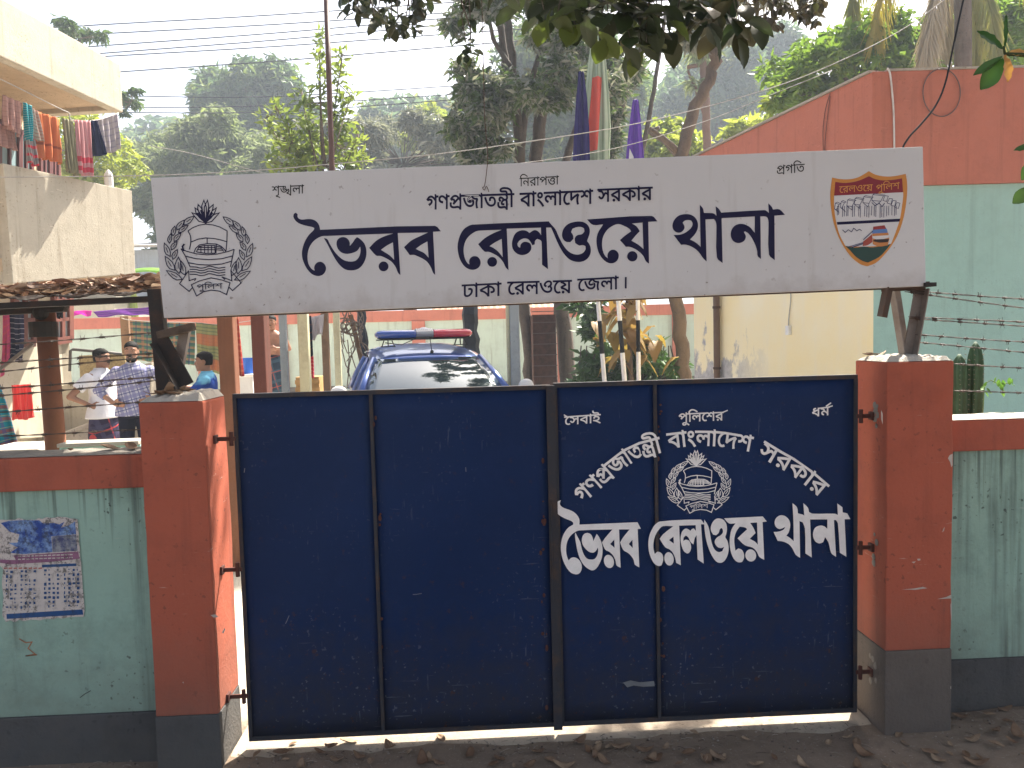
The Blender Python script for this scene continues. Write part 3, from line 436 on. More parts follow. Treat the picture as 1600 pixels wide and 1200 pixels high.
def emblem(pt, mp, wd):
    """round police emblem: lotus, boat with sail and hood, waves, two wreaths, ribbon (drawn in lines)"""
    S_ = lambda l, w=1.0, c=False, sm=False: pt.stroke([mp(*p) for p in l], wd*w, c, sm)
    for pet in ([(472,137),(452,190),(462,260),(484,350),(497,270),(494,200)],[(418,178),(414,215),(436,280),(482,345),(470,270),(448,210)],[(388,208),(398,255),(430,300),(480,348),(450,285),(420,235)],
                [(360,255),(385,290),(425,335),(485,350),(440,300),(400,268)]):
        S_(pet, 1.15, True); S_([(970-x if i else 978-x, y+ (2 if i else 0)) for i,(x,y) in enumerate(pet)], 1.15, True)
    S_([(442,230),(478,330)], 1.6); S_([(526,230),(492,330)], 1.6); S_([(412,255),(470,330)], 1.4); S_([(556,255),(500,330)], 1.4); S_([(476,210),(486,330)], .8)
    S_([(490,345),(492,364)], 1.6)
    S_([(323,425),(370,394),(430,371),(490,362),(560,370),(620,388),(690,425),(688,520),(680,612)])
    S_([(323,425),(345,470),(350,520),(338,590),(325,618)], sm=True); S_([(350,530),(420,502),(490,491),(570,497),(640,512),(688,527)]); S_([(503,491),(503,545)])
    S_([(378,632),(395,590),(430,557),(500,545),(590,548),(635,570),(665,600),(678,618)])
    S_([(402,622),(428,572),(480,561),(575,563),(578,634)]); S_([(402,622),(490,636),(578,634)]); S_([(412,600),(577,602)]); S_([(424,580),(576,582)])
    for x in (445,480,512,545): S_([(x,564),(x,630)], .9)
    for y in (575,592,608): S_([(590,y-6),(622+(y-575)*.9,y),(640+(y-575)*.6,y+10)], .9)
    S_([(588,552),(586,636)])
    S_([(258,592),(310,616),(400,640),(500,650),(600,642),(700,618),(757,598)]); S_([(258,592),(300,662),(342,758)]); S_([(757,598),(740,670),(722,762)])
    S_([(300,662),(400,686),(520,695),(640,686),(740,660)]); S_([(320,722),(420,741),(520,745),(640,736),(728,710)])
    S_([(285,615),(272,570),(290,548)], 1.8)
    for y in (762,785,808,832):
        S_([(340,y),(400,y+2),(440,y+12),(480,y+8),(520,y-6),(560,y),(610,y+12),(655,y+6),(712,y)], 1.0, False, True)
    S_([(400,870),(335,892),(330,800),(245,920),(335,992),(365,958)]); S_([(330,800),(290,840)], .8); S_([(400,870),(385,895)])
    S_([(355,930),(430,895),(540,865),(640,885),(718,912),(685,1022),(620,990),(540,980),(470,995),(405,1035)], 1.0, True)
    S_([(640,855),(735,892),(725,795),(822,912),(742,985),(708,952)]); S_([(640,855),(672,882)])
    LV = [((280,365),(380,290),24),((215,412),(290,325),22),((232,438),(325,375),20),((178,470),(202,382),20),((190,520),(258,448),20),((145,540),(165,452),18),((165,600),(222,525),20),
          ((152,668),(104,540),24),((178,690),(226,600),20),((195,800),(112,665),28),((232,825),(236,672),30),((290,842),(262,710),26),((268,888),(125,798),26)]
    for b_, t_, wd_ in LV:
        for mir in (0, 1):
            q = []
            for sgn, ks in ((1, (0,.25,.5,.8,1)), (-1, (.8,.5,.25))):
                for t in ks:
                    d = Vector((t_[0]-b_[0], t_[1]-b_[1])); n_ = Vector((-d.y, d.x)).normalized()
                    wv = wd_*1.05*math.sin(math.pi*min(1, t*.9+.1))*sgn if t < 1 else 0
                    p = Vector(b_)+d*t+n_*wv; q.append((p.x if not mir else 1034-p.x, p.y+ (0 if not mir else 4)))
            S_(q, .95 if not mir else .85, True)
            a, c = Vector(b_).lerp(Vector(t_), .3), Vector(b_).lerp(Vector(t_), .7)
            S_([(p.x if not mir else 1034-p.x, p.y) for p in (a, c)], .8)

BIG_SIGN = [  # traced letter outlines of the station's name on the sign board: (origin x, origin y, zoom, outlines with holes, dots)
 (440,300,5.3333,[([(120,172),(135,188),(133,205),(145,222),(170,230),(215,226),(255,228),(290,245),(312,275),(322,315),(1278,282),(1328,328),(1262,332),(1280,692),(1262,672),(1245,630),(1215,585),(1175,555),(1125,532),(1105,524),(1068,526),(1020,460),(1080,405),(1150,370),(1220,338),(968,342),(990,692),(972,676),(950,625),(915,580),(870,552),(825,533),(788,530),(730,466),(790,405),(860,368),(930,346),(380,366),(340,368),(300,385),(262,415),(235,455),(220,500),(216,550),(225,600),(250,640),(275,656),(272,625),(285,598),(305,584),(330,582),(355,598),(370,628),(366,660),(345,688),(315,700),(285,698),(250,682),(215,645),(190,600),(173,550),(170,500),(180,450),(200,400),(230,355),(270,315),(272,300),(255,292),(215,284),(165,270),(130,252),(108,228),(98,205),(102,182)],
   [[(928,420),(938,565),(900,528),(860,502),(828,482),(880,445)],[(1215,412),(1225,548),(1190,510),(1150,490),(1118,474),(1165,440)]]),
  ([(352,384),(380,392),(400,430),(430,480),(470,530),(520,568),(575,580),(620,570),(648,535),(658,490),(655,455),(630,490),(590,508),(545,516),(500,505),(470,475),(458,435),(465,400),(490,380),(520,376),(550,390),(568,420),(568,450),(590,425),(610,395),(628,376),(655,392),(690,430),(706,480),(704,540),(680,600),(640,640),(585,654),(530,645),(490,615),(455,570),(420,510),(390,450),(365,405)],[])],[(850,620,41,41,0)]),
 (700,300,4.7059,[([(180,240),(740,216),(760,240),(790,275),(815,330),(850,395),(890,440),(940,460),(985,452),(1010,425),(1010,398),(990,390),(965,394),(935,375),(932,340),(950,318),(985,310),(1003,290),(1000,268),(980,258),(950,258),(915,270),(905,295),(920,320),(922,345),(900,368),(868,366),(845,345),(838,310),(850,270),(880,238),(920,222),(970,217),(1010,228),(1038,260),(1042,300),(1030,340),(1022,360),(1040,385),(1050,420),(1045,460),(1020,495),(985,512),(945,514),(900,500),(865,470),(830,420),(800,360),(775,300),(757,262),(722,262),(735,568),(692,535),(688,370),(680,355),(655,345),(640,360),(638,385),(620,392),(605,365),(585,345),(555,342),(525,358),(510,380),(515,400),(530,410),(535,385),(555,368),(585,368),(608,385),(612,420),(590,450),(550,464),(510,455),(480,425),(470,385),(478,340),(500,300),(540,282),(575,285),(600,302),(615,290),(640,280),(665,292),(685,318),(683,262),(432,270),(445,575),(425,555),(405,515),(370,475),(330,452),(300,440),(268,438),(222,384),(270,340),(330,305),(395,278),(235,284),(205,290),(165,315),(135,350),(118,395),(115,440),(125,490),(145,525),(158,532),(155,510),(165,485),(190,472),(220,478),(238,505),(238,535),(220,560),(190,572),(155,568),(120,545),(90,500),(75,450),(70,400),(78,350),(95,305),(120,270),(150,250)],
   [[(395,345),(402,480),(370,440),(335,412),(305,398),(350,368)]]),
  ([(1022,202),(1497,176),(1540,216),(1472,220),(1478,528),(1455,510),(1435,470),(1400,435),(1360,412),(1330,403),(1308,404),(1264,354),(1300,322),(1345,290),(1335,272),(1300,252),(1250,236),(1200,255),(1165,285),(1140,330),(1132,380),(1138,430),(1155,470),(1175,488),(1172,465),(1182,440),(1205,425),(1230,428),(1252,450),(1254,480),(1240,508),(1210,524),(1175,520),(1140,495),(1110,450),(1095,400),(1092,345),(1105,295),(1130,255),(1140,238),(1065,242)],
   [[(1352,232),(1430,225),(1437,420),(1400,388),(1348,358),(1380,320),(1410,288),(1385,252)]])],[(325,514,36,36,0),(1355,473,38,38,0)]),
 (1030,300,7.2727,[([(460,145),(495,185),(508,238),(600,240),(625,248),(650,272),(640,162),(675,190),(705,235),(1195,206),(1225,220),(1245,240),(1238,128),(1275,165),(1292,200),(1365,198),(1428,260),(1308,270),(1312,775),(1247,712),(1242,345),(1232,300),(1210,280),(1148,278),(1155,762),(1118,728),(1112,670),(1090,600),(1050,520),(1010,470),(975,448),(960,455),(980,490),(982,520),(965,555),(930,575),(890,580),(850,565),(822,530),(812,480),(822,430),(850,390),(890,368),(935,362),(980,372),(1030,400),(1065,440),(1085,465),(1085,278),(708,298),(720,808),(655,745),(650,385),(640,335),(620,308),(525,312),(538,790),(500,755),(450,685),(400,640),(340,610),(290,598),(248,602),(162,488),(230,486),(290,465),(340,430),(370,395),(378,355),(362,325),(330,318),(290,325),(265,350),(285,385),(285,415),(265,445),(235,462),(195,458),(165,435),(150,395),(155,350),(180,305),(220,270),(270,254),(330,252),(385,272),(425,315),(440,375),(432,430),(405,480),(370,520),(350,540),(400,565),(440,595),(470,625)],[])],[]),
]
BIG_GATE = [
 (860,770,8.569,[([(140,100),(128,130),(130,160),(155,188),(200,210),(260,230),(320,262),(365,310),(388,360),(388,425),(1165,393),(1210,480),(1168,485),(1190,998),(1130,960),(1115,900),(1085,850),(1040,805),(975,765),(933,665),(970,600),(1060,490),(918,490),(940,1003),(885,970),(870,905),(840,840),(790,790),(735,762),(690,665),(735,600),(830,490),(390,503),(330,525),(270,575),(230,640),(212,720),(212,800),(225,860),(243,905),(280,870),(330,865),(380,895),(412,945),(420,1000),(405,1055),(375,1085),(330,1090),(270,1065),(210,990),(165,890),(143,790),(140,700),(155,610),(190,530),(240,465),(305,425),(305,400),(280,378),(200,345),(120,300),(82,260),(70,210),(80,150),(100,115)],
   [[(855,625),(858,735),(800,685)],[(1098,628),(1102,738),(1048,685)]]),
  ([(335,530),(375,610),(400,660),(420,750),(450,830),(490,880),(540,893),(590,885),(625,840),(638,780),(635,730),(610,775),(575,800),(530,795),(480,760),(435,700),(420,640),(430,580),(460,545),(500,537),(540,555),(565,600),(575,645),(600,590),(620,550),(650,590),(685,670),(698,760),(690,860),(660,940),(620,1005),(570,1038),(520,1025),(450,970),(400,890),(365,790),(340,660),(328,560)],[])],[(783,918,66,90,-.25)]),
 (1000,790,7.619,[([(240,188),(720,165),(745,190),(768,222),(725,222),(758,690),(685,640),(672,350),(650,390),(635,462),(600,430),(575,380),(545,355),(520,380),(515,420),(545,405),(585,420),(605,470),(605,520),(585,560),(560,570),(520,540),(490,460),(482,390),(495,320),(520,285),(550,272),(580,285),(600,300),(615,280),(640,270),(665,300),(662,232),(465,238),(485,710),(430,680),(420,630),(390,560),(350,520),(300,495),(233,395),(275,340),(395,245),(270,245),(220,290),(180,360),(160,440),(160,510),(175,575),(205,548),(240,555),(270,590),(275,650),(255,710),(220,718),(170,690),(130,620),(105,540),(98,450),(110,360),(140,285),(180,225)],[[(398,368),(402,452),(345,410)]]),
  ([(765,165),(810,240),(830,320),(850,430),(880,510),(915,545),(945,552),(980,540),(1000,490),(965,505),(920,490),(890,445),(892,410),(920,375),(955,355),(985,320),(982,280),(965,265),(948,285),(935,325),(905,352),(870,345),(845,300),(843,250),(865,195),(900,160),(940,152),(990,168),(1025,215),(1035,280),(1025,340),(1015,375),(1040,420),(1055,500),(1045,580),(1010,650),(965,680),(915,670),(870,620),(825,530),(790,420),(770,300),(762,200)],[]),
  ([(1000,150),(1460,128),(1508,188),(1458,195),(1478,645),(1420,610),(1390,550),(1340,500),(1245,470),(1160,388),(1220,330),(1275,280),(1250,260),(1185,250),(1150,300),(1125,370),(1122,440),(1135,535),(1170,508),(1210,525),(1235,570),(1238,620),(1215,670),(1175,675),(1130,650),(1090,580),(1068,480),(1070,370),(1090,280),(1135,210),(1060,212)],[[(1310,205),(1392,200),(1402,465),(1370,430),(1305,395),(1375,325),(1350,265)]])],[(345,633,55,80,-.15),(1317,592,64,73,-.2)]),
 (1200,770,10,[([(380,160),(450,225),(465,320),(540,340),(565,355),(550,160),(620,230),(640,300),(700,325),(1040,325),(1090,345),(1080,165),(1160,225),(1165,305),(1235,320),(1285,410),(1195,412),(1222,998),(1120,935),(1090,480),(1060,425),(1028,425),(1062,1000),(985,940),(945,780),(890,690),(860,770),(800,790),(740,760),(705,690),(705,610),(740,540),(820,510),(880,525),(925,560),(925,415),(655,415),(682,1010),(582,945),(575,560),(540,460),(490,440),(500,1015),(430,965),(380,870),(320,800),(230,760),(150,750),(85,610),(160,605),(240,575),(270,530),(230,550),(180,565),(130,540),(102,480),(115,410),(165,360),(225,350),(290,380),(335,440),(345,520),(320,620),(285,668),(350,710),(400,755),(395,430)],[])],[]),
]
def big_text(pt, data):
    for ox, oy, k, polys, dots in data:
        for o, hs in polys: pt.trace(ox, oy, k, o, hs)
        for cx, cy_, rx, ry, rot in dots: pt.disc(ox, oy, k, cx, cy_, rx, ry, rot)

# ------------------------------------------------------------------ the gate
rng = random.Random(7)
F_Y, G_Y = 3.56, 3.70          # front face of the gate pillars, front of the gate leaves
def gate_paint():
    m = N('navy gate paint', .55, .07)
    base = (.0085,.026,.092); o = m.tc.outputs['Object']
    c = m.mix(m.ramp(m.noise(1.2, 5), .3, .75, 0, .6), base, (.007,.016,.050))
    c = m.mix(m.ramp(m.noise(5, 7, .7), .5, .8, 0, .25), c, (.022,.045,.13))
    # rust bleeding and dust splashed on the lower third
    g = m.n('ShaderNodeNewGeometry'); z = m.xyz(g.outputs['Position'])[2]
    zz = m.math('ADD', z, m.ramp(m.noise(6, 8, .75), .25, .75, -.3, .3))
    c = m.mix(m.ramp(zz, .05, .70, .75, 0), c, (.034,.034,.038))
    big = m.noise(2.0, 3, .5, m.co(loc=(4,2,9)))
    low = m.ramp(z, .1, 1.2, 1.0, .25)
    c = m.mix(m.math('MULTIPLY', m.math('MULTIPLY', m.ramp(m.noise(52, 2, .5), .675, .70), m.ramp(big, .44, .6)), m.math('MULTIPLY', low, .5)), c, (.20,.20,.22))
    c = m.mix(m.math('MULTIPLY', m.ramp(m.noise(1.0, 4, .6, m.co((5, 5, 90), rot=(0, .12, 0))), .66, .69, 0, .55), m.ramp(big, .48, .58)), c, (.13,.14,.17))
    c = m.mix(m.math('MULTIPLY', m.ramp(m.noise(1.0, 4, .6, m.co((60, 60, 7), rot=(0, -.2, 0))), .66, .70, 0, .55), m.ramp(big, .48, .6)), c, (.11,.12,.15))
    c = m.mix(m.math('MULTIPLY', m.ramp(m.noise(22, 6, .7, m.co(loc=(2,8,4))), .61, .67, 0, .8), low), c, (.085,.036,.018))
    m.color(c); m.l(m.ramp(m.noise(7, 5), .3, .7, .45, .65), m.b.inputs['Roughness'])
    m.bump(m.math('ADD', m.noise(1.6, 3), m.math('MULTIPLY', m.noise(30, 4), .05)), .10, .05)
    return m.mat
MAT['gate'] = gate_paint()
MAT['gateframe'] = steel('rusty gate frame', (.030,.031,.038), (.080,.046,.028), .7, .85)
Z0, ZT = .055, 1.757
def XG(px, py=880): return P(px, py, G_Y).x
XL0, XLm, XL1 = XG(376), XG(589), XG(866)
XR0, XRm, XR1 = XG(871), XG(1027), XG(1339)
def leaf(label, x0, xm, x1, hinge_x, zt):
    g = thing('gate_leaf', label, 'gate', ((x0+x1)/2, G_Y, 0))
    for a, b in ((x0+.012, xm-.004), (xm+.004, x1-.012)):
        mb = MB(); n, k = 14, 16         # sheet steel, slightly dented
        for side in (0,):
            vs = []
            for j in range(k+1):
                for i in range(n+1):
                    x = a+(b-a)*i/n; z = Z0+.012+(zt-Z0-.024)*j/k
                    e = min(i, n-i, j, k-j) > 0
                    vs.append((x, G_Y+.006+(rng.uniform(-.0025,.0025) if e else 0), z))
            mb.add(vs, [(j*(n+1)+i, j*(n+1)+i+1, (j+1)*(n+1)+i+1, (j+1)*(n+1)+i) for j in range(k) for i in range(n)])
        mb.build('panel', MAT['gate'], g, smooth=True, solid=.002)
    fr = MB(); t = .021
    fr.box(x0, x1, G_Y-.004, G_Y+.03, zt-t, zt); fr.box(x0, x1, G_Y-.004, G_Y+.03, Z0, Z0+t)
    fr.box(x0, x0+t*.8, G_Y-.006, G_Y+.03, Z0+t, zt-t); fr.box(x1-t*.8, x1, G_Y-.006, G_Y+.03, Z0+t, zt-t)
    fr.box(xm-.008, xm+.008, G_Y-.007, G_Y+.03, Z0+t, zt-t)
    for x in ((xm+.018, x1-.05) if x0 < 0 and x1 < .6 else (xm+.018,)):      # rust blooms and weld beads along the uprights
        for k in range(14):
            fr.mi = 1; fr.ball((x+rng.uniform(-.02,.012), G_Y-.004, rng.uniform(.15, 1.65)), rng.uniform(.004,.010), 7, 5, (1,.35,rng.uniform(.7,2)))
    fr.build('frame', [MAT['gateframe'], MAT['hinge']], g)
    return g
gl = leaf('blank navy steel gate leaf with two plain scratched panels and no lettering', XL0, XLm, XL1, XL0, ZT)
gr = leaf('navy steel gate leaf painted with white lettering and a round emblem', XR0, XRm, XR1, XR1, ZT+.008)
ms = MB(); ms.box(XL1-.022, XR0+.006, G_Y-.016, G_Y-.0072, Z0-.012, ZT-.002); ms.box(XL1-.012, XL1-.004, G_Y-.024, G_Y-.0162, .7, 1.2)
ms.build('meeting_strip', MAT['gateframe'], gl, bevel=.002)
PX_L = P(350, 880, G_Y).x-.012      # inner face of the left pillar
PX_R = P(1358, 880, G_Y).x+.01
for g_, xe, xp, ys in ((gl, XL0, PX_L, (685,889,1087)), (gr, XR1, PX_R, (650,855,1049))):
    for y in ys:
        z = P(370 if xe < 0 else 1345, y, G_Y).z; mb = MB()
        mb.tube([(xe+(-.012 if xe < 0 else .012), G_Y-.012, z-.034), (xe+(-.012 if xe < 0 else .012), G_Y-.012, z+.034)], .010, 12)
        mb.box(min(xe, xp)-.008, max(xe, xp)+.008, G_Y-.012, G_Y-.002, z-.010, z+.010)
        mb.box(min(xp, xe)-.004 if xe < 0 else xp-.012, xp+.012 if xe < 0 else xp+.006, G_Y-.03, G_Y+.012, z-.02, z+.02)
        mb.build('hinge', MAT['hinge'], g_, bevel=.002)
gp = lambda x, y: P(x, y, G_Y-.0075)
pt = Paint(gp, (0,-1,0), .001)
big_text(pt, BIG_GATE); pt.mb.build('name_lettering', MAT['white'], gr)
pt = Paint(gp, (0,-1,0), .001)
pt.arc('gonoprojatontri', [(894.5,768.5),(911,755),(938,731),(968,707),(995,692),(1029,683)], 24, 16)
pt.arc('bangladesh', [(1041.5,677.6),(1082,673.4),(1121,674),(1148,677.6),(1177,683)], 23, 16)
pt.arc('sorkar', [(1195,689),(1214,701),(1247,720),(1274,740),(1295,758)], 24, 16)
pt.mb.build('arched_lettering', MAT['white'], gr)
pt = Paint(gp, (0,-1,0), .001)
for run, a, b, tail in (('shebai', (882,651), (938,647), [(881,648),(886,651)]), ('policer', (1060,646.5), (1130,643.6), [(1127,645),(1137,641)]), ('dhormo', (1268,638.5), (1296,635.3), [(1290,637),(1301,634)])):
    pt = Paint(gp, (0,-1,0), .001); pt.line(run, a, b, 13, 16); pt.stroke(tail, 1.8); pt.mb.build('motto_word', MAT['white'], gr)
pt = Paint(gp, (0,-1,0), .001)
emblem(pt, lambda x, y: (1030+(115+(x-100)*1.321)/10.909, 700+(45+(y-137)*1.186)/10.909), 1.35)
pt.line('police', (1077,789), (1106,786.8), 6.5, 0); pt.mb.build('emblem', MAT['white'], gr)
# scraped bare patch on the lettered leaf and paint nicks
mb = Paint(gp, (0,-1,0), .0004)
edge = [(960,1064),(972,1067),(985,1063),(1000,1066),(1022,1064),(1023,1072),(1005,1073),(990,1071),(980,1074),(975,1068)]
mb.poly(edge); mb.mb.build('scraped_patch', plain('bare primer', (.17,.18,.19), .7), gr)
mb = Paint(lambda x, y: P(x, y, G_Y+.004), (0,-1,0), .0006)
scr = plain('scratched primer', (.20,.20,.21), .7)
for cx, cy_, ln, an in ((449,968,14,-1.15),(382,735,7,-1.4),(652,928,14,-.12),(728,735,10,1.5)):
    dx, dy = math.cos(an)*ln/2, math.sin(an)*ln/2
    mb.stroke([(cx-dx,cy_-dy),(cx-dx*.2,cy_-dy*.2+.5),(cx+dx,cy_+dy)], 1.1); mb.mb.build('scratch', scr, gl); mb = Paint(lambda x, y: P(x, y, G_Y+.004), (0,-1,0), .0006)

# ------------------------------------------------------------------ gate pillars and front walls
def pillar(label, x0, x1, zt, ztp, brk):
    t = thing('gate_pillar', label, 'pillar', ((x0+x1)/2, F_Y, 0))
    y0, y1 = F_Y, F_Y+.31
    n = 12; mb = MB(); rings = []
    r_ = random.Random(int(abs(x0)*100))
    for j in range(n+1):
        z = ztp+(zt-ztp)*j/n; e = lambda: r_.uniform(-.0025,.0025)
        rings.append([(x0+e(), y0+e(), z),(x1+e(), y0+e(), z),(x1+e(), y1, z),(x0+e(), y1, z)])
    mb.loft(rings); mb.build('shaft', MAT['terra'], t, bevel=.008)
    mb = MB(); mb.box(x0-.003, x1+.003, y0-.003, y1+.003, -.25, ztp); mb.build('plinth', MAT['plinth_w' if x0 > 0 else 'plinth'], t, bevel=.006)
    # rough mortar cap
    mb = MB(); k = 16; vs = []
    for j in range(k+1):
        for i in range(k+1):
            e = min(i, k-i, j, k-j)
            h = .002 if e == 0 else (.014+r_.uniform(-.006,.010)+min(e,4)*.0025+brk*max(0, (i/k-.1))*.02)
            vs.append((x0+.004+(x1-x0-.008)*i/k, y0+.004+(y1-y0-.008)*j/k, zt+h))
    mb.add(vs, [(j*(k+1)+i, j*(k+1)+i+1, (j+1)*(k+1)+i+1, (j+1)*(k+1)+i) for j in range(k) for i in range(k)])
    mb.build('mortar_cap', MAT['cement'], t, smooth=False)
    return t
LP0, LP1 = P(231, 900, F_Y).x, PX_L
RP0, RP1 = PX_R, P(1487, 900, F_Y).x
zLt = P(275, 628, F_Y).z; zRt = P(1430, 565, F_Y).z
pl = pillar('terracotta gate pillar beside the blank gate leaf, dry leaves on its top', LP0, LP1, zLt, P(300,1118,F_Y).z, 1)
pr = pillar('terracotta gate pillar beside the lettered gate leaf, next to the cactuses', RP0, RP1, zRt, P(1430,1016,F_Y).z, 0)
# broken plaster where the hinges of the lettered leaf enter the pillar
mb = MB()
for y in (650,855,1049):
    z = P(1350, y, G_Y).z
    for k in range(9):
        mb.ball((RP0-.001, G_Y-.02+rng.uniform(-.04,.03), z+rng.uniform(-.08,.08)), rng.uniform(.008,.02), 7, 5, (.25,1,1))
mb.build('broken_plaster', MAT['cement_d'], pr, smooth=False)

def front_wall(label, x0, x1, y, zt, zb, zp, dz=0):
    t = thing('boundary_wall', label, 'wall', ((x0+x1)/2, y, 0)); d = dz*(x1-x0)
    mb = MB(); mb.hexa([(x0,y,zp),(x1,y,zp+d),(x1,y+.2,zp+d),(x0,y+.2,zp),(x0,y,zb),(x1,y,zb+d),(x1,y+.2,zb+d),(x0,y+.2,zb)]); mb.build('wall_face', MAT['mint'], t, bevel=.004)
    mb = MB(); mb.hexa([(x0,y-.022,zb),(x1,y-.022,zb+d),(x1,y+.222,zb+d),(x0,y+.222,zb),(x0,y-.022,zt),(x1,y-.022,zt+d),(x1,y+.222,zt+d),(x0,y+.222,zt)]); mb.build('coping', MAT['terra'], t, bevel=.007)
    mb = MB(); mb.hexa([(x0,y-.014,-.3),(x1,y-.014,-.3),(x1,y+.214,-.3),(x0,y+.214,-.3),(x0,y-.014,zp),(x1,y-.014,zp+d),(x1,y+.214,zp+d),(x0,y+.214,zp)]); mb.build('plinth', MAT['plinth'], t, bevel=.005)
    mb = MB(); n, k = 40, 5; vs = []; r_ = random.Random(3)
    for j in range(k+1):
        for i in range(n+1):
            u = i/n; vs.append((x0+(x1-x0)*u, y-.018+.236*j/k, zt+d*u+(.003 if min(j,k-j)==0 else .008+r_.uniform(-.004,.006))))
    mb.add(vs, [(j*(n+1)+i, j*(n+1)+i+1, (j+1)*(n+1)+i+1, (j+1)*(n+1)+i) for j in range(k) for i in range(n)])
    mb.build('cement_top', MAT['cement_d'] if x0 < 0 else MAT['cement'], t)
    return t
WLY, WRY = 3.68, 3.75
a, b = P(120, 712, WLY).z, P(120, 764, WLY).z
wl = front_wall('mint boundary wall with terracotta coping and a torn poster', -3.6, LP0-.002, WLY, a, b, P(120,1116,WLY).z)
a, b = P(1545, 655, WRY).z, P(1545, 703, WRY).z
wr = front_wall('mint boundary wall with terracotta coping below the cactuses', RP1+.002, 5.2, WRY, a, b, P(1545,1028,WRY).z)

# scrapes and chips in the paint of pillars and wall
chipc = plain('bare plaster chip', (.46,.41,.36), .85, .2, 30)
def chip(pts, plane_y, parent, mat=chipc, wd=None, name='paint_chip'):
    p_ = Paint(lambda x, y: P(x, y, plane_y), (0,-1,0), .0006)
    p_.stroke(pts, wd) if wd else p_.poly(pts)
    p_.mb.build(name, mat, parent)
for pts in ([(1484,711),(1488.3,709),(1488.3,727),(1486.5,730),(1484.5,722),(1481,716)],[(1474,826),(1476,823),(1475,829),(1472,832)],[(1409,921),(1428,919.5),(1442,917),(1449,919),(1430,921.5)],[(1464,936),(1478,933),(1486.5,929),(1486.5,935),(1476,935.5)],
            [(1485,945),(1487,938),(1487,972),(1485.5,960)],[(1433,873),(1438,873),(1438,875.5),(1434,876)],[(1424,878),(1431,877),(1428,880)],[(1376.5,640),(1379,646),(1379,664),(1377,655)],[(1478,1074),(1486,1072),(1486,1076),(1480,1077)]):
    chip(pts, F_Y-.002, pr)
for pts in ([(329,961),(337,960),(341,964),(334,965)],[(347,988),(351,981),(352,984),(349,990)],[(285,1066),(287,1065),(287,1068)]): chip(pts, F_Y-.002, pl)
rustc = plain('orange rust smear', (.36,.15,.07), .85, .3, 30)
chip([(30,998),(40,1004),(50,1003),(44,1013),(55,1022),(40,1025),(58,1023)], WLY-.002, wl, rustc, 1.6, 'rust_smear')
chip([(125,1090),(133,1084),(142,1079)], WLY-.002, wl, plain('dark scuff', (.06,.065,.06), .9), 1.3, 'scuff')

# ------------------------------------------------------------------ sign board
S_Y = 3.64
def sign_face():
    m = N('white sign enamel', .42, .4)
    c = m.mix(m.ramp(m.noise(1.1, 5), .3, .7, 0, .4), (.57,.572,.58), (.49,.488,.49))
    c = m.mix(m.ramp(m.noise(1.0, 5, .6, m.co((14, 14, 1.3))), .58, .8, 0, .45), c, (.36,.34,.32))
    c = m.mix(m.math('MULTIPLY', m.ramp(m.noise(34, 2, .5), .685, .71, 0, .7), m.ramp(m.noise(2, 3), .44, .6)), c, (.12,.09,.07))
    g = m.n('ShaderNodeNewGeometry'); z = m.xyz(g.outputs['Position'])[2]
    zz = m.math('ADD', z, m.ramp(m.noise(4, 6, .7), .3, .7, -.09, .09))
    c = m.mix(m.ramp(zz, 2.10, 2.24, .5, 0), c, (.30,.26,.23))
    m.color(c); m.bump(m.noise(2.2, 3), .06, .03); return m.mat
MAT['sign'] = sign_face()
sg = thing('sign_board', 'long white sign board with navy lettering above the gate', 'sign', P(840, 490, S_Y))
q = [P(*p, S_Y) for p in ((256,497),(1447,447),(1442,229),(235,278))]
mb = MB(); mb.slab([q[3],q[2],q[1],q[0]], (0,.05,0)); mb.build('panel', MAT['sign'], sg, bevel=.003)
mb = MB()
for i in range(4):
    a, b = q[i]+Vector((0,.045,0)), q[(i+1)%4]+Vector((0,.045,0)); mb.bar(a+Vector((0,.012,0)), b+Vector((0,.012,0)), .012, .03)
mb.build('frame', MAT['rust'], sg)
sp_ = lambda x, y: P(x, y, S_Y)
pt = Paint(sp_, (0,-1,0), .001); big_text(pt, BIG_SIGN); pt.mb.build('name_lettering', MAT['navy'], sg)
pt = Paint(sp_, (0,-1,0), .001)
pt.line('gonoprojatontri', (666,306.5), (803,302.3), 21, 14); pt.line('bangladesh', (812.5,302), (926,297.2), 21, 14); pt.line('sorkar', (934,295.7), (1019,292.3), 20, 14); pt.mb.build('government_lettering', MAT['navy'], sg); pt = Paint(sp_, (0,-1,0), .001)
pt.line('dhaka', (722,445), (783,442), 20, 12); pt.line('railway', (793,440.5), (893,437.7), 20, 12); pt.line('jela', (902.5,436), (966,432.6), 19, 12); pt.line('danda', (972,433.5), (981,433.2), 17, 14)
pt.mb.build('district_lettering', MAT['navy'], sg)
for run, a, b in (('shrinkhola', (425,291.5), (475,289.3)), ('nirapotta', (812,278.3), (873,275.2)), ('progoti', (1213,259.5), (1257,256))):
    pt = Paint(sp_, (0,-1,0), .001); pt.line(run, a, b, 13, 3); pt.mb.build('motto_word', MAT['black'], sg)
pt = Paint(sp_, (0,-1,0), .001)
emblem(pt, lambda x, y: (240+x/6, 290+y/6), 1.55); pt.line('police', (307.5,445), (348,442.8), 8, 6); pt.mb.build('emblem', MAT['navy'], sg)
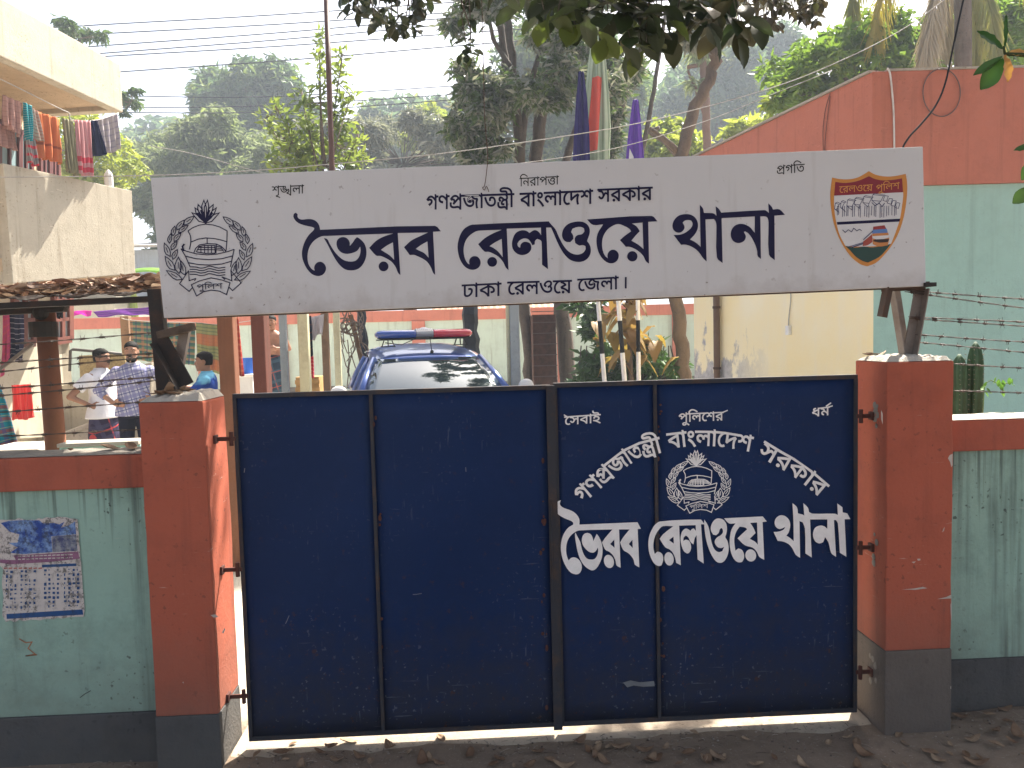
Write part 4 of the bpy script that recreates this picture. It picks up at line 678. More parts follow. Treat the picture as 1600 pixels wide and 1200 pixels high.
# railway police shield
SH = lambda l: curve_smooth([(1280+x/6, 250+y/6) for x, y in l], 30, 3)
def shield(name, poly, mat, h, corner=None):
    p_ = Paint(sp_, (0,-1,0), h); p_.poly(SH(poly)); return p_.mb.build(name, mat, sg)
C = lambda n, c: plain(n, c, .5, .1)
shield('shield_border', [(465,105),(520,135),(590,152),(670,155),(740,145),(810,130),(822,200),(825,280),(815,400),(790,540),(745,680),(680,800),(600,900),(530,965),(450,997),(390,980),(310,920),(240,830),(180,720),(135,590),(110,450),(103,330),(108,260),(120,165),(200,180),(290,180),(370,160)], C('orange sign paint', (.55,.23,.045)), .001)
shield('shield_field', [(138,333),(785,301),(786,340),(775,430),(755,555),(710,690),(672,785),(620,800),(420,812),(245,808),(190,700),(160,590),(140,460)], C('white shield paint', (.60,.60,.61)), .0014)
shield('shield_top', [(465,152),(520,178),(600,192),(700,185),(775,172),(785,303),(138,335),(150,205),(220,215),(300,210),(380,190)], C('crimson sign paint', (.22,.018,.03)), .0018)
shield('shield_base', [(240,803),(330,822),(420,812),(500,820),(670,787),(620,850),(560,910),(455,962),(400,945),(340,905),(290,850)], C('dark green sign paint', (.018,.055,.045)), .0018)
shield('shield_bar', [(163,582),(758,550),(752,578),(168,608)], MAT['navy'], .0018)
pt = Paint(sp_, (0,-1,0), .0021)
pt.line('railway', (1311,291.5), (1363,288.2), 10, 0); pt.line('police', (1368,289.5), (1405,285.2), 10, 0); pt.mb.build('shield_lettering', C('orange shield lettering', (.60,.27,.06)), sg)
bp = Paint(sp_, (0,-1,0), .0018)
def bl(l, wd=.85): bp.stroke([(1280+x/6, 250+y/6) for x, y in l], wd)
tops = [(150,405,185),(205,390,235),(265,375,330),(335,360,405),(415,345,490),(500,325,600)]
for x0, y0, x1 in tops:
    bl([(x0,y0),(x1,y0+12),(x1-25,y0+62),(x0-8,y0+55),(x0,y0)]); bl([(x0,y0),(x0+18,y0-10),(x1+14,y0+4),(x1,y0+12)]); bl([(x0-8,y0+55),(x0+40,y0+95),(x1-25,y0+62)])
for x0, y0 in ((615,335),(655,360),(690,380),(725,400)):
    bl([(x0,y0),(x0+30,y0+5),(x0+15,y0+55),(x0-20,y0+45),(x0,y0)])
for x, yb in ((170,520),(182,515),(218,535),(235,530),(258,528),(270,525),(312,535),(330,530),(370,530),(385,540),(425,530),(445,535),(465,540),(490,520),(515,530),(530,535),(570,545),(585,535),(605,540),(630,530),(650,520),(680,520),(705,525),(720,515)):
    bl([(x,430),(x-3,yb)], .8)
bl([(490,400),(520,430),(560,405),(585,440),(610,405)], 1.2); bl([(215,655),(240,680),(270,655),(300,675),(320,640),(350,665),(375,650),(395,665)], 1.1)
bl([(300,820),(410,785)], 1.6); bl([(270,815),(410,775)], 1.0); bl([(410,750),(500,665)], 1.4)
bp.mb.build('shield_drawing', C('blue sign ink', (.03,.03,.10)), sg)
for nm, poly, col, h in (('train_roof', [(505,625),(610,612),(640,672),(500,680)], (.24,.03,.03), .0020), ('train_windscreen', [(500,655),(632,645),(640,682),(492,690)], (.10,.20,.45), .0023), ('train_nose', [(497,690),(645,682),(655,740),(640,800),(560,812),(500,790)], (.50,.20,.06), .0020),
                         ('train_stripe', [(497,715),(650,705),(652,728),(560,748),(500,735)], (.62,.60,.60), .0023), ('train_side', [(495,695),(410,765),(405,808),(450,800),(497,770)], (.32,.06,.04), .0020), ('train_undercarriage', [(498,760),(520,745),(655,740),(640,770),(560,775)], (.03,.02,.02), .0025)):
    shield(nm, poly, C(nm.replace('_',' ')+' paint', col), h)
# iron brackets carrying the board
def px(x, y, Y=3.70): return P(x, y, Y)
mb = MB(); mb.bar(px(243,452,3.72), px(258,612,3.72), .062, .05); mb.build('support_post', MAT['irondark'], sg, bevel=.003)
mb = MB(); mb.angle(px(249,532,3.66), px(288,603,3.66), .07, .008); mb.build('brace', MAT['irondark'], sg)
mb = MB(); mb.bar(px(290,515,3.73), px(277,585,3.73), .045, .03); mb.build('brace', MAT['irongrey'], sg, bevel=.002)
mb = MB(); mb.bar(px(248,524,3.68), px(303,510,3.68), .035, .05); mb.build('bracket_arm', plain('old timber', (.10,.07,.05), .9, .4, 20, .4), sg, bevel=.003)
mb = MB(); mb.angle(px(1380,449,3.69), px(1449,446.5,3.69), .04, .006, up=(0,0,1)); mb.build('bracket_arm', MAT['rust'], sg)
mb = MB(); mb.angle(px(1391,450,3.66), px(1382,495,3.66), .05, .006); mb.build('drop_iron', MAT['rust'], sg)
mb = MB(); mb.angle(px(1402,454,3.72), px(1418,556,3.72), .055, .006); mb.build('brace', MAT['irongrey'], sg)
mb = MB(); mb.angle(px(1441,450,3.70), px(1422,556,3.70), .05, .006, flip=-1); mb.build('brace', MAT['irongrey'], sg)
mb = MB(); mb.box(*sorted((px(1435,0).x, px(1452,0).x)), 3.62, 3.74, px(1440,449).z, px(1440,443).z); mb.build('corner_plate', MAT['irondark'], sg)

# torn calendar poster
def poster():
    yy = WLY-.004; f = lambda x, y: P(x/3.872, 690+y/3.871, yy)
    t = thing('poster', 'torn mildewed calendar poster pasted on the mint boundary wall', 'poster', f(250, 1090))
    mold = lambda m, c, amt=.8: m.mix(m.math('MULTIPLY', m.ramp(m.noise(30, 8, .8), .49, .56, 0, amt), m.ramp(m.noise(4.5, 4, .6, m.co((3.2, 1, .8), loc=(.3,0,.2))), .40, .54)), c, (.035,.035,.033))
    def mk(nm, c, c2=None, sc=14, amt=.8):
        m = N(nm, .8, .2); k = c
        if c2: k = m.mix(m.ramp(m.noise(sc, 6, .7), .42, .6), c, c2)
        m.color(mold(m, k, amt)); return m.mat
    pap = mk('poster paper', (.52,.48,.45)); blue = mk('poster blue print', (.025,.06,.26), (.20,.32,.55), 16, .7); sea = mk('poster grey print', (.25,.27,.30), (.06,.07,.16), 22, .7)
    pur = mk('poster purple band', (.27,.12,.20), (.20,.08,.16), 10, .5); ink = mk('poster blue ink', (.02,.07,.20), None, 10, .5); red = mk('poster red ink', (.40,.12,.10), None, 10, .5)
    r_ = random.Random(5); e = lambda v: v+r_.uniform(-7,7)
    out = []
    for x in range(-30, 470, 24): out.append((x, e(468)-(8 if x > 270 else 0)))
    for y in range(470, 1055, 28): out.append((470+(y-470)*.075+r_.uniform(-2,2), y))
    for x in range(505, 20, -26): out.append((x, e(1062)+(505-x)*.055))
    out += [(14,1050),(22,940),(12,860),(20,770),(-14,735)]
    p_ = Paint(f, (0,-1,0), .001); p_.poly(out); p_.mb.build('paper', pap, t)
    p_ = Paint(f, (0,-1,0), .0018)
    p_.poly([(6,492),(60,478),(150,474),(240,476),(262,494),(330,492),(360,500),(392,484),(370,520),(420,505),(455,482),(462,560),(312,572),(318,668),(140,680),(60,672),(110,640),(50,612),(108,610),(118,560),(60,545)]); p_.mb.build('picture', blue, t)
    p_ = Paint(f, (0,-1,0), .0019); p_.poly([(316,572),(463,563),(470,660),(320,668)]); p_.mb.build('picture', sea, t)
    p_ = Paint(f, (0,-1,0), .0018); p_.poly([(80,688),(300,676),(474,664),(482,708),(300,728),(60,742),(-10,730),(-10,712),(100,716)]); p_.mb.build('title_band', pur, t)
    p_ = Paint(f, (0,-1,0), .0021)
    for x0 in range(110, 430, 26):
        for yy_ in (690, 708):
            y1 = yy_-(x0-110)*.035; p_.poly([(x0,y1),(x0+20+r_.uniform(-4,3),y1-1),(x0+20,y1+6),(x0,y1+7)])
    p_.mb.build('title_print', pap, t)
    p_ = Paint(f, (0,-1,0), .0018)
    p_.poly([(40,1042),(500,1014),(505,1046),(42,1072)]); p_.poly([(255,744),(462,736),(464,752),(256,760)])
    for bx in (268, 390, 40, 130):
        for r in range(9):
            for c in range(4 if bx != 40 else 3):
                if r_.random() < .2: continue
                x_ = r_.uniform(-5,5)
                x, y = bx+c*26, 772+r*27-(bx-268)*.03
                wv, hv = r_.uniform(5,17), r_.uniform(6,18); p_.poly([(x,y),(x+wv,y-.5),(x+wv,y+hv),(x,y+hv)])
    p_.mb.build('calendar_print', ink, t)
    p_ = Paint(f, (0,-1,0), .0018)
    for x0 in range(24, 240, 30): p_.poly([(x0,762),(x0+22,760),(x0+22,768),(x0,770)])
    p_.mb.build('calendar_heading', red, t)
poster()
# ------------------------------------------------------------------ ground
def gz(x, y):
    t = min(1, max(0, (y-3.95)/4.0)); t = t*t*(3-2*t); return .27*t
def ground():
    mb = MB()
    xs = list(np.linspace(-300,-12,7))+list(np.linspace(-10,-3,10))+list(np.linspace(-2.7,3.4,90))+list(np.linspace(3.8,12,12))+list(np.linspace(14,300,7))
    ys = list(np.linspace(-120,-6,7))+list(np.linspace(-5,2.4,8))+list(np.linspace(2.6,4.4,46))+list(np.linspace(4.6,9,18))+list(np.linspace(10,30,10))+list(np.linspace(36,340,9))
    r_ = random.Random(2); nx = len(xs)
    from mathutils import noise as mn
    vs = []
    for y in ys:
        for x in xs:
            h = gz(x, y)
            if 2.4 < y < 4.6 and -3 < x < 3.6: h += mn.noise(Vector((x*2.2,y*2.2,0)))*.012+mn.noise(Vector((x*9,y*9,3)))*.005
            if y < 3.75 and x > 2.0: h += min(.03, (x-2.0)*.05)
            vs.append((x, y, h))
    mb.add(vs, [(j*nx+i, j*nx+i+1, (j+1)*nx+i+1, (j+1)*nx+i) for j in range(len(ys)-1) for i in range(nx-1)])
    m = N('packed dusty earth', .95, .15)
    c = m.mix(m.ramp(m.noise(1.4, 8, .65), .3, .7), (.165,.125,.09), (.235,.18,.135))
    c = m.mix(m.ramp(m.noise(11, 8, .75), .5, .75, 0, .6), c, (.095,.075,.06))
    c = m.mix(m.ramp(m.noise(60, 3, .6), .62, .7, 0, .6), c, (.33,.29,.24))
    gg = m.n('ShaderNodeNewGeometry'); yy = m.math('ADD', m.xyz(gg.outputs['Position'])[1], m.ramp(m.noise(2,4), .3, .7, -.15, .15))      # the yard behind the gate is pale concrete
    pale = m.mix(m.ramp(m.noise(2.5, 7, .7), .35, .7), (.58,.53,.45), (.44,.39,.32))
    c = m.mix(m.math('MULTIPLY', m.ramp(yy, 3.9, 4.1), m.ramp(yy, 22, 24, 1, 0)), c, pale)
    m.color(c); m.bump(m.math('ADD', m.noise(30, 8, .75), m.noise(6, 4)), .6, .02)
    o = mb.build('ground', m.mat, smooth=True); o['kind'] = 'structure'
    mb = MB(); n = 24
    xa, xb = LP1+.01, RP0-.01                                    # cement threshold slab in the gateway
    vs = []
    for j in range(7):
        for i in range(n+1):
            y = 3.615+.55*j/6; vs.append((xa+(xb-xa)*i/n, y+(rng.uniform(-.02,.02) if j == 0 else 0), .012 if j else -.012))
    mb.add(vs, [(j*(n+1)+i, j*(n+1)+i+1, (j+1)*(n+1)+i+1, (j+1)*(n+1)+i) for j in range(6) for i in range(n)])
    mb.build('threshold', plaster('dusty threshold cement', (.34,.285,.22), (.12,.09,.06), .6, 0, .7, bump=.5), smooth=True)['kind'] = 'structure'
ground()
def debris():
    # grit, crumbs of plaster and bits of stalk trodden into the earth before the gate
    r_ = random.Random(12); mb = MB()
    for k in range(900):
        x, y = r_.uniform(-2.2,3.6), 3.70-abs(r_.gauss(0,.16))
        if (LP0-.03 < x < LP1+.03 or RP0-.03 < x < RP1+.03) and y > F_Y-.02: continue
        zb = min(.03,(x-2)*.05) if x > 2 else 0; q = r_.uniform(.002,.007)
        if k%4: mb.ball((x, y, zb+q*.5), q, 6, 4, (1,r_.uniform(.6,1),.7))
        else:
            a = r_.uniform(0,3.14); L = r_.uniform(.02,.07); mb.tube([(x,y,zb+.006),(x+math.cos(a)*L*.5,y+math.sin(a)*L*.5,zb+.009),(x+math.cos(a)*L,y+math.sin(a)*L,zb+.005)], .0014, 4)
    m = N('grit and stalks', .95, .1); g = m.n('ShaderNodeNewGeometry'); m.color(m.mix(g.outputs['Random Per Island'], (.07,.05,.04), (.30,.25,.20)))
    tag(mb.build('grit', m.mat), 'grit, plaster crumbs and dry stalks scattered on the earth before the gate', 'grit', kind='stuff')
debris()

# ------------------------------------------------------------------ leaves lying about
def litter_mat():
    m = N('dry leaf', .75, .25); g = m.n('ShaderNodeObjectInfo')
    c = m.mix(g.outputs['Random'], (.16,.095,.055), (.33,.24,.155)); c = m.mix(m.ramp(m.noise(25, 5), .4, .7, 0, .6), c, (.09,.045,.03))
    m.color(c); return m.mat
MAT['dry'] = litter_mat()
def curled_leaf(ln, wd, curl, seed):
    r_ = random.Random(seed); n = 8; mb = MB(); vs = []
    for i in range(n+1):
        t = i/n; wv = wd*math.sin(math.pi*min(1, t*.93+.05))**.8
        x = ln*(t-.5); z0 = curl*ln*(2*t-1)**2*.35
        for s_ in (-1,-.5,0,.5,1):
            vs.append((x, s_*wv, z0+abs(s_)**1.5*wv*(.35+.35*math.sin(3*t+seed))+.003+r_.uniform(0,.002)))
    mb.add(vs, [(i*5+j, i*5+j+1, (i+1)*5+j+1, (i+1)*5+j) for i in range(n) for j in range(4)])
    return mb
leaf_src = []
for k in range(4):
    o = curled_leaf(.085+.02*k, .022+.004*k, .25+.12*k, k).build('fallen_leaf', MAT['dry'], smooth=True, solid=.0012); leaf_src.append(o)
spots = [(458,1127),(480,1130),(520,1172),(545,1165),(500,1180),(610,1172),(640,1178),(690,1160),(735,1182),(905,1163),(935,1164),(950,1170),(1040,1170),(1022,1190),(1085,1150),(1150,1140),(1165,1158),(1300,1136),(1325,1155),(1350,1180),(1405,1152),(1452,1180),(1485,1170),(1486,1139),(1520,1163),(1556,1173),(1510,1187),(1555,1152),(1590,1158),(1575,1140),(1545,1128),(1500,1128),(1570,1120),(1600,1190),(780,1190),(840,1178),(660,1192),(860,1192),(1210,1188),(1120,1186)]
spots += [(rng.uniform(400,1600), 1200-abs(rng.gauss(0,22))) for _ in range(46)]
spots = [p for p in spots if p[1] > 1118+ (22 if p[0] < 1340 else 0)+(24 if 1370 < p[0] < 1490 else 0)]
used = [False]*4
for i, (x, y) in enumerate(spots):
    k = i % 4; o = leaf_src[k]
    if used[k]: o = o.copy(); COL.objects.link(o)
    used[k] = True
    p = Pz(x, y, .0); s_ = rng.uniform(.4,.85)
    zz = .014 if (3.62 < p.y < 4.1 and LP1 < p.x < RP0) else (.008+(min(.03,(p.x-2)*.05) if p.x > 2 else 0))
    o.location = (p.x, p.y, zz); o.rotation_euler = (rng.uniform(-.15,.15), rng.uniform(-.2,.2), rng.uniform(0,6.28)); o.scale = (s_,s_,s_)
    tag(o, 'brown curled dry leaf lying on the dusty earth in front of the gate', 'leaf', 'fallen leaves on the ground')
lo = [(160,702,.9,.2,'small dry leaf on the coping just beside the blank leaf pillar'),(110,706,.6,2,'black shrivelled leaf on the coping of the poster wall'),(172,700,1.1,.1,'long thin brown leaf on the coping of the poster wall'),(205,698,1.2,-.8,'dark upturned leaf against the side of the pillar on the coping')]
for x, y, s_, rz, lb in lo[1:]:
    o = leaf_src[1].copy(); COL.objects.link(o); p = P(x, y, WLY+.1); p.z = wl.children[1].bound_box[1][2]+.012
    o.location = p; s_ *= .8; o.scale = (s_,s_,s_); o.rotation_euler = (.1,.2,rz); tag(o, lb, 'leaf', 'dry leaves on the wall coping')
for i, (u, v, s_) in enumerate([(.2,.35,1.4),(.3,.2,1.5),(.42,.45,1.6),(.25,.6,1.3),(.5,.25,1.3),(.58,.5,1.5),(.12,.3,1.2),(.36,.3,1.8),(.7,.4,1.1),(.45,.15,1.2)]):
    o = leaf_src[i%4].copy(); COL.objects.link(o)
    o.location = (LP0+(LP1-LP0)*u, F_Y+.31*v, zLt+.03); s_ *= .62; o.scale = (s_,s_,s_); o.rotation_euler = (rng.uniform(-.3,.3), rng.uniform(-.3,.3), rng.uniform(0,6.28))
    tag(o, 'dry brown leaf lying on top of the pillar under the iron bracket', 'leaf', 'dry leaves on the pillar top')
for i, (u, v) in enumerate([(.08,.75),(.2,.85),(.3,.8),(.75,.85)]):
    o = leaf_src[i%4].copy(); COL.objects.link(o); o.location = (RP0+(RP1-RP0)*u, F_Y+.31*v, zRt+.026); o.scale = (.6,.6,.6); o.rotation_euler = (0, rng.uniform(-.2,.2), rng.uniform(-.4,.4))
    tag(o, 'thin dry leaf on the cement cap of the pillar by the cactuses', 'leaf', 'dry leaves on the other pillar top')

# ------------------------------------------------------------------ barbed wire
def barbed(label, a, b, sag, group):
    a, b = Vector(a), Vector(b); L = (b-a).length; n = max(24, int(L/.045)); mb = MB()
    r_ = random.Random(int(abs(a.z*1000)))
    pts = []
    for i in range(n+1):
        t = i/n; p = a.lerp(b, t); p.z -= sag*4*t*(1-t); p.z += math.sin(t*L*5+a.z*30)*.003+math.sin(t*L*1.7+a.z*9)*.008; p.y += math.sin(t*L*3)*.004; pts.append(p)
    for ph in (0, math.pi):
        q = [p+Vector((0, math.cos(i*1.1+ph)*.0026, math.sin(i*1.1+ph)*.0026)) for i, p in enumerate(pts)]
        mb.tube(q, .0019, 5)
    k = .06
    while k < L:
        i = min(n-1, int(k/L*n)); p = pts[i]; d = (pts[i+1]-pts[i]).normalized()
        for j in range(4):
            t = r_.uniform(0,6.28); v = Vector((0, math.cos(t), math.sin(t)))*.02+d*r_.uniform(-.008,.008); mb.tube([p+d*(j*.003-.005)-v*.35, p+d*(j*.003-.005)+v], [.0017,.0008], 4)
        mb.tube([p-d*.012, p+d*.012], .0052, 6); k += r_.uniform(.10,.14)
    o = mb.build('barbed_wire', MAT['wire']); return tag(o, label, 'wire', group)
Lg, Rg = 'barbed wire strands above the poster wall', 'barbed wire strands above the cactus wall'
for i, ((x0,y0),(x1,y1),lb) in enumerate([((-60,541),(250,521),'topmost barbed wire strand above the poster wall, at the plaid hanging cloth'),((-60,569),(248,553),'second barbed wire strand from the top, crossing the standing men at the neck'),((-60,581),(248,560),'third barbed wire strand from the top above the poster wall'),
      ((-60,604),(250,592),'barbed wire strand crossing the white T-shirt at the elbow'),((-60,618),(248,594),'sloping barbed wire strand just under the one at the elbow'),((-60,642),(246,625),'second lowest barbed wire strand above the poster wall, at the waist of the men'),((-60,676),(240,669),'lowest barbed wire strand above the poster wall, across the plaid lungi')]):
    A_, B_ = P(x0,y0,3.78), P(x1,y1,3.78+.012*i); barbed(lb, A_-(B_-A_)*1.3, B_, .012, Lg)
for i, ((x0,y0),(x1,y1),lb) in enumerate([((1413,456),(1660,471),'topmost barbed wire strand above the cactus wall'),((1414,458),(1660,489),'second barbed wire strand, fanning out from the topmost one'),((1420,493),(1660,508),'third barbed wire strand above the cactus wall'),((1421,495),(1660,516),'fourth barbed wire strand, close beneath the third'),
      ((1431,521),(1660,535),'barbed wire strand just above the cactus tips'),((1433,533),(1660,552),'barbed wire strand passing the taller cactus tip'),((1491,566),(1660,574),'barbed wire strand across the middle of the cactuses'),((1491,612),(1660,615),'lowest barbed wire strand above the cactus wall')]):
    A_, B_ = P(x0,y0,3.70), P(x1,y1,3.76); barbed(lb, A_, B_+(B_-A_)*1.9, .006, Rg)

# ------------------------------------------------------------------ cables
def cable(label, pts, rad, mat, group=None, name='cable', cat='cable', n=6):
    mb = MB(); q = [Vector(p) for p in pts]
    if len(q) > 2:
        f = []
        for i in range(len(q)-1):
            p0, p1, p2, p3 = q[max(i-1,0)], q[i], q[i+1], q[min(i+2,len(q)-1)]
            for k in range(5):
                t = k/5; f.append(.5*((2*p1)+(p2-p0)*t+(2*p0-5*p1+4*p2-p3)*t*t+(3*p1-p0-3*p2+p3)*t**3))
        q = f+[q[-1]]
    mb.tube(q, rad, n); return tag(mb.build(name, mat, smooth=True), label, cat, group)
for i, (a, b, lb) in enumerate([((100,42),(760,0),'uppermost overhead power line above the balcony roof'),((100,56),(760,16),'second overhead power line from the top'),((100,76),(760,23),'third overhead power line from the top'),((100,88),(760,33),'fourth overhead power line from the top'),
        ((100,92),(760,49),'fifth overhead power line from the top'),((150,115),(760,68),'sixth overhead power line, the lowest of the upper set')]):
    A, B = P(*a, 30), P(*b, 30); d = (B-A); cable(lb, [A-d*.6, A, (A+B)/2-Vector((0,0,.05)), B, B+d*.6], .022, MAT['wire_d'], 'overhead power lines across the sky')
for a, c_, b, lb in [((150,149),(420,151),(760,131),'highest of the three lower power lines in front of the far trees'),((150,168),(420,165),(760,144),'middle one of the three lower power lines'),((150,175),(420,175),(760,152),'bottom one of the three lower power lines')]:
    A, Cc, B = P(*a, 30), P(*c_, 30), P(*b, 30); cable(lb, [A+(A-Cc)*.5, A, Cc, B, B+(B-Cc)*.4], .018, MAT['wire_d'], 'lower power lines in front of the far trees')
cable('long grey service wire sagging along the top edge of the sign', [P(x,y,4.4) for x,y in ((-80,276),(0,277),(235,274),(400,266),(520,256),(660,243),(800,225),(1000,192),(1200,139),(1320,92),(1420,40),(1500,-20))], .0024, MAT['wire_l'])
cable('second grey service wire crossing the flags', [P(x,y,6) for x,y in ((700,268),(800,257),(960,232),(1100,190),(1200,150),(1300,110))], .0026, MAT['wire_l'])
cable('thin pale wire slanting across the far trees down to the sign', [P(x,y,9) for x,y in ((235,228),(300,240),(380,262),(420,272))], .0035, MAT['wire_l'])
cable('thin brown wire hanging down over the front of the sign, knotted at its end', [P(x,y,S_Y-.012) for x,y in ((752,-20),(755,80),(757,180),(762,240),(760,270),(757,290),(754,293),(757,297),(760,291),(764,300))], .0018, plain('brown wire', (.10,.05,.03)), n=5)
cable('black drop cable curving down in front of the terracotta parapet', [P(x,y,4.5) for x,y in ((1520,-60),(1503,10),(1490,70),(1477,130),(1462,165),(1440,193),(1420,215),(1408,240),(1400,300))], .006, MAT['wire_d'])

# ------------------------------------------------------------------ posts in the yard
def post(label, x0, x1, yb, Y, ztop, mat, y0=480, wd=None, name='post', cat='post', group='posts in the yard behind the gate', depth=None):
    a0, a1 = P(x0, y0, Y), P(x1, y0, Y); wx = a1.x-a0.x; d = depth or wx
    lean = 0
    mb = MB(); zb = gz(0, Y)-.1
    mb.hexa([(a0.x,Y,zb),(a1.x,Y,zb),(a1.x,Y+d,zb),(a0.x,Y+d,zb),(a0.x+lean,Y,ztop),(a1.x+lean,Y,ztop),(a1.x+lean,Y+d,ztop),(a0.x+lean,Y+d,ztop)])
    return tag(mb.build(name, mat, bevel=.012), label, cat, group)
MAT['post_o'] = plaster('brown orange post paint', (.20,.082,.045), (.05,.03,.02), .3, .5, .2, zdirt=None)
MAT['post_r'] = plaster('dark red post paint', (.13,.042,.028), (.05,.03,.02), .3, .5, .2, zdirt=None)
MAT['post_y'] = plaster('pale yellow post paint', (.58,.55,.36), (.2,.16,.1), .4, .4, .3, zdirt=None)
MAT['post_g'] = plaster('grey concrete post', (.33,.36,.36), (.12,.11,.1), .4, .4, .3, zdirt=None)
MAT['post_b'] = plaster('bare brown timber post', (.24,.15,.09), (.07,.05,.03), .5, .5, .3, zdirt=None)
MAT['tarp'] = plain('black blue plastic wrap', (.018,.022,.03), .45, .5, 5, .5)
post('orange brown post next to the man in the blue shirt', 337, 362, 605, 6.2, 3.3, MAT['post_o'])
post('dark red brown post just left of the shirtless man', 390, 411, 605, 7.2, 3.4, MAT['post_r'], depth=.2)
post('grey concrete post just right of the shirtless man', 434, 445, 605, 10.5, 3.9, MAT['post_g'])
post('pale yellow post beside the hanging dark clothes', 463, 479, 605, 7.4, 3.4, MAT['post_y'])
post('bare brown timber post behind the white towel', 500, 511, 605, 10.2, 3.7, MAT['post_b'])
post('thin pale yellow post next to the dry creeper', 519, 529, 605, 9, 3.6, MAT['post_y'])
post('grey post with a pale edge between the car and the trees', 796, 811, 605, 9.3, 3.6, MAT['post_g'])
post('narrow pale yellow post touching the grey post by the car', 790, 795.5, 605, 9.35, 3.6, MAT['post_y'])
def wrapped(label, x, Y, wpx):
    r_ = random.Random(int(x)); c = P(x, 520, Y); mb = MB(); rr = wpx/2/ppm(Y); pts = []; rad = []
    for i in range(26):
        z = gz(0,Y)+i*.13; pts.append((c.x+r_.uniform(-.02,.02), Y+r_.uniform(-.02,.02), z)); rad.append(rr*r_.uniform(.82,1.12))
    mb.tube(pts, rad, 9); return tag(mb.build('wrapped_post', MAT['tarp']), label, 'post', 'posts wrapped in black plastic')
wrapped('black plastic wrapped post standing near the blue end of the light bar', 566, 12.5, 15)
wrapped('thicker black plastic wrapped post behind the red end of the light bar', 735, 12.5, 25)
# mast behind the sign
mb = MB(); a, b = P(520, 300, 3.73), P(508, -60, 3.73); b2 = P(525, 440, 3.73); mb.tube([b2, a, b], .013, 10); mb.box(b2.x-.02, b2.x+.02, 3.69, 3.745, b2.z-.01, b2.z+.05); mb.box(a.x-.022, a.x+.016, 3.69, 3.745, a.z+.05, a.z+.075); 
tag(mb.build('mast', steel('brown mast paint', (.16,.10,.09), amt=.3), smooth=True), 'thin brown iron mast rising behind the sign into the sky', 'pole')
# shed at the left: post, beam, tin roof with leaf litter
sh = thing('shed', 'low shed with a brown post and a sagging tin roof covered in leaf litter', 'shed', P(70, 700, 5.2))
mb = MB(); x0, x1 = P(61,600,5.2).x, P(88,600,5.2).x
mb.tube([(x0+.06,5.26,-.1),(x0+.055,5.26,1.0),((x0+x1)/2-.02,5.26,2.26)], [.066,.064,.06], 12); mb.build('post', MAT['post_o'], sh, smooth=True)
mb = MB(); mb.bar(P(-140,489,5.2), P(100,478,5.2), .02, .09, (0,1,0)); mb.slab([P(-140,478,5.15),P(104,470,5.15),P(98,487,5.15),P(-140,500,5.15)], (0,.06,0)); mb.build('beam', MAT['irondark'], sh, bevel=.004)
mb = MB(); mb.tube([(x0+.05,5.2,2.07),(x0+.05,5.2,2.17)], .085, 14); mb.ball((x0+.05,5.18,2.23), .05, 10, 7); mb.build('post_cap', MAT['irondark'], sh)
mb = MB(); n = 70; A0, A1 = P(-160,476,4.1), P(252,457,4.1); B0, B1 = P(-160,466,5.9), P(252,447,5.9); vs = []
for j in range(2):
    for i in range(n+1):
        p = (A0.lerp(A1,i/n) if j == 0 else B0.lerp(B1,i/n)); p = Vector(p); p.z += .0015*(1 if i%2 else -1)+.008*math.sin(i*.5); vs.append(p)
mb.add(vs, [(i, i+1, n+1+i+1, n+1+i) for i in range(n)]); mb.build('roof_sheet', steel('rusty tin sheet', (.05,.042,.036), amt=.8, rough=.8), sh, solid=.004)
mb = MB(); mb.bar(A0+Vector((0,.02,-.03)), A1+Vector((0,.02,-.03)), .03, .05); mb.build('eave_rail', MAT['irondark'], sh)
def roof_litter():
    r_ = random.Random(8); mb = MB(); m = N('dry leaf litter', .7, .3); g = m.n('ShaderNodeNewGeometry')
    c = m.mix(g.outputs['Random Per Island'], (.20,.095,.055), (.60,.47,.36)); c = m.mix(m.ramp(m.noise(12,4), .4, .7, 0, .5), c, (.12,.05,.03)); m.color(c)
    for k in range(1150):
        u = r_.random(); v = r_.random()**1.7-.035; p = A0.lerp(A1,u).lerp(B0.lerp(B1,u), v)
        ln, wd = r_.uniform(.06,.13), r_.uniform(.013,.030); a = r_.uniform(0,6.28); ti, ro = r_.uniform(-.25,.3), r_.uniform(-.5,.5)
        up = .008+r_.random()*(.020+.055*u)*(1-.3*v); M_ = Matrix.Translation(p+Vector((0,0,up)))@Matrix.Rotation(a,4,'Z')@Matrix.Rotation(ti,4,'Y')@Matrix.Rotation(ro,4,'X')
        lf = curled_leaf(ln, wd, r_.uniform(.1,.5), k%7); mb.add([M_@Vector(q_) for q_ in lf.v], lf.f)
    o = mb.build('leaf_litter', m.mat, smooth=True); tag(o, 'brown dry leaf litter heaped on the tin roof', 'leaf litter', kind='stuff')
roof_litter()
mb = MB(); mb.bar(P(-30,600,5.4), P(52,537,5.4), .02, .02); tag(mb.build('bamboo_pole', MAT['irongrey']), 'thin grey pole leaning against the shed post', 'pole')

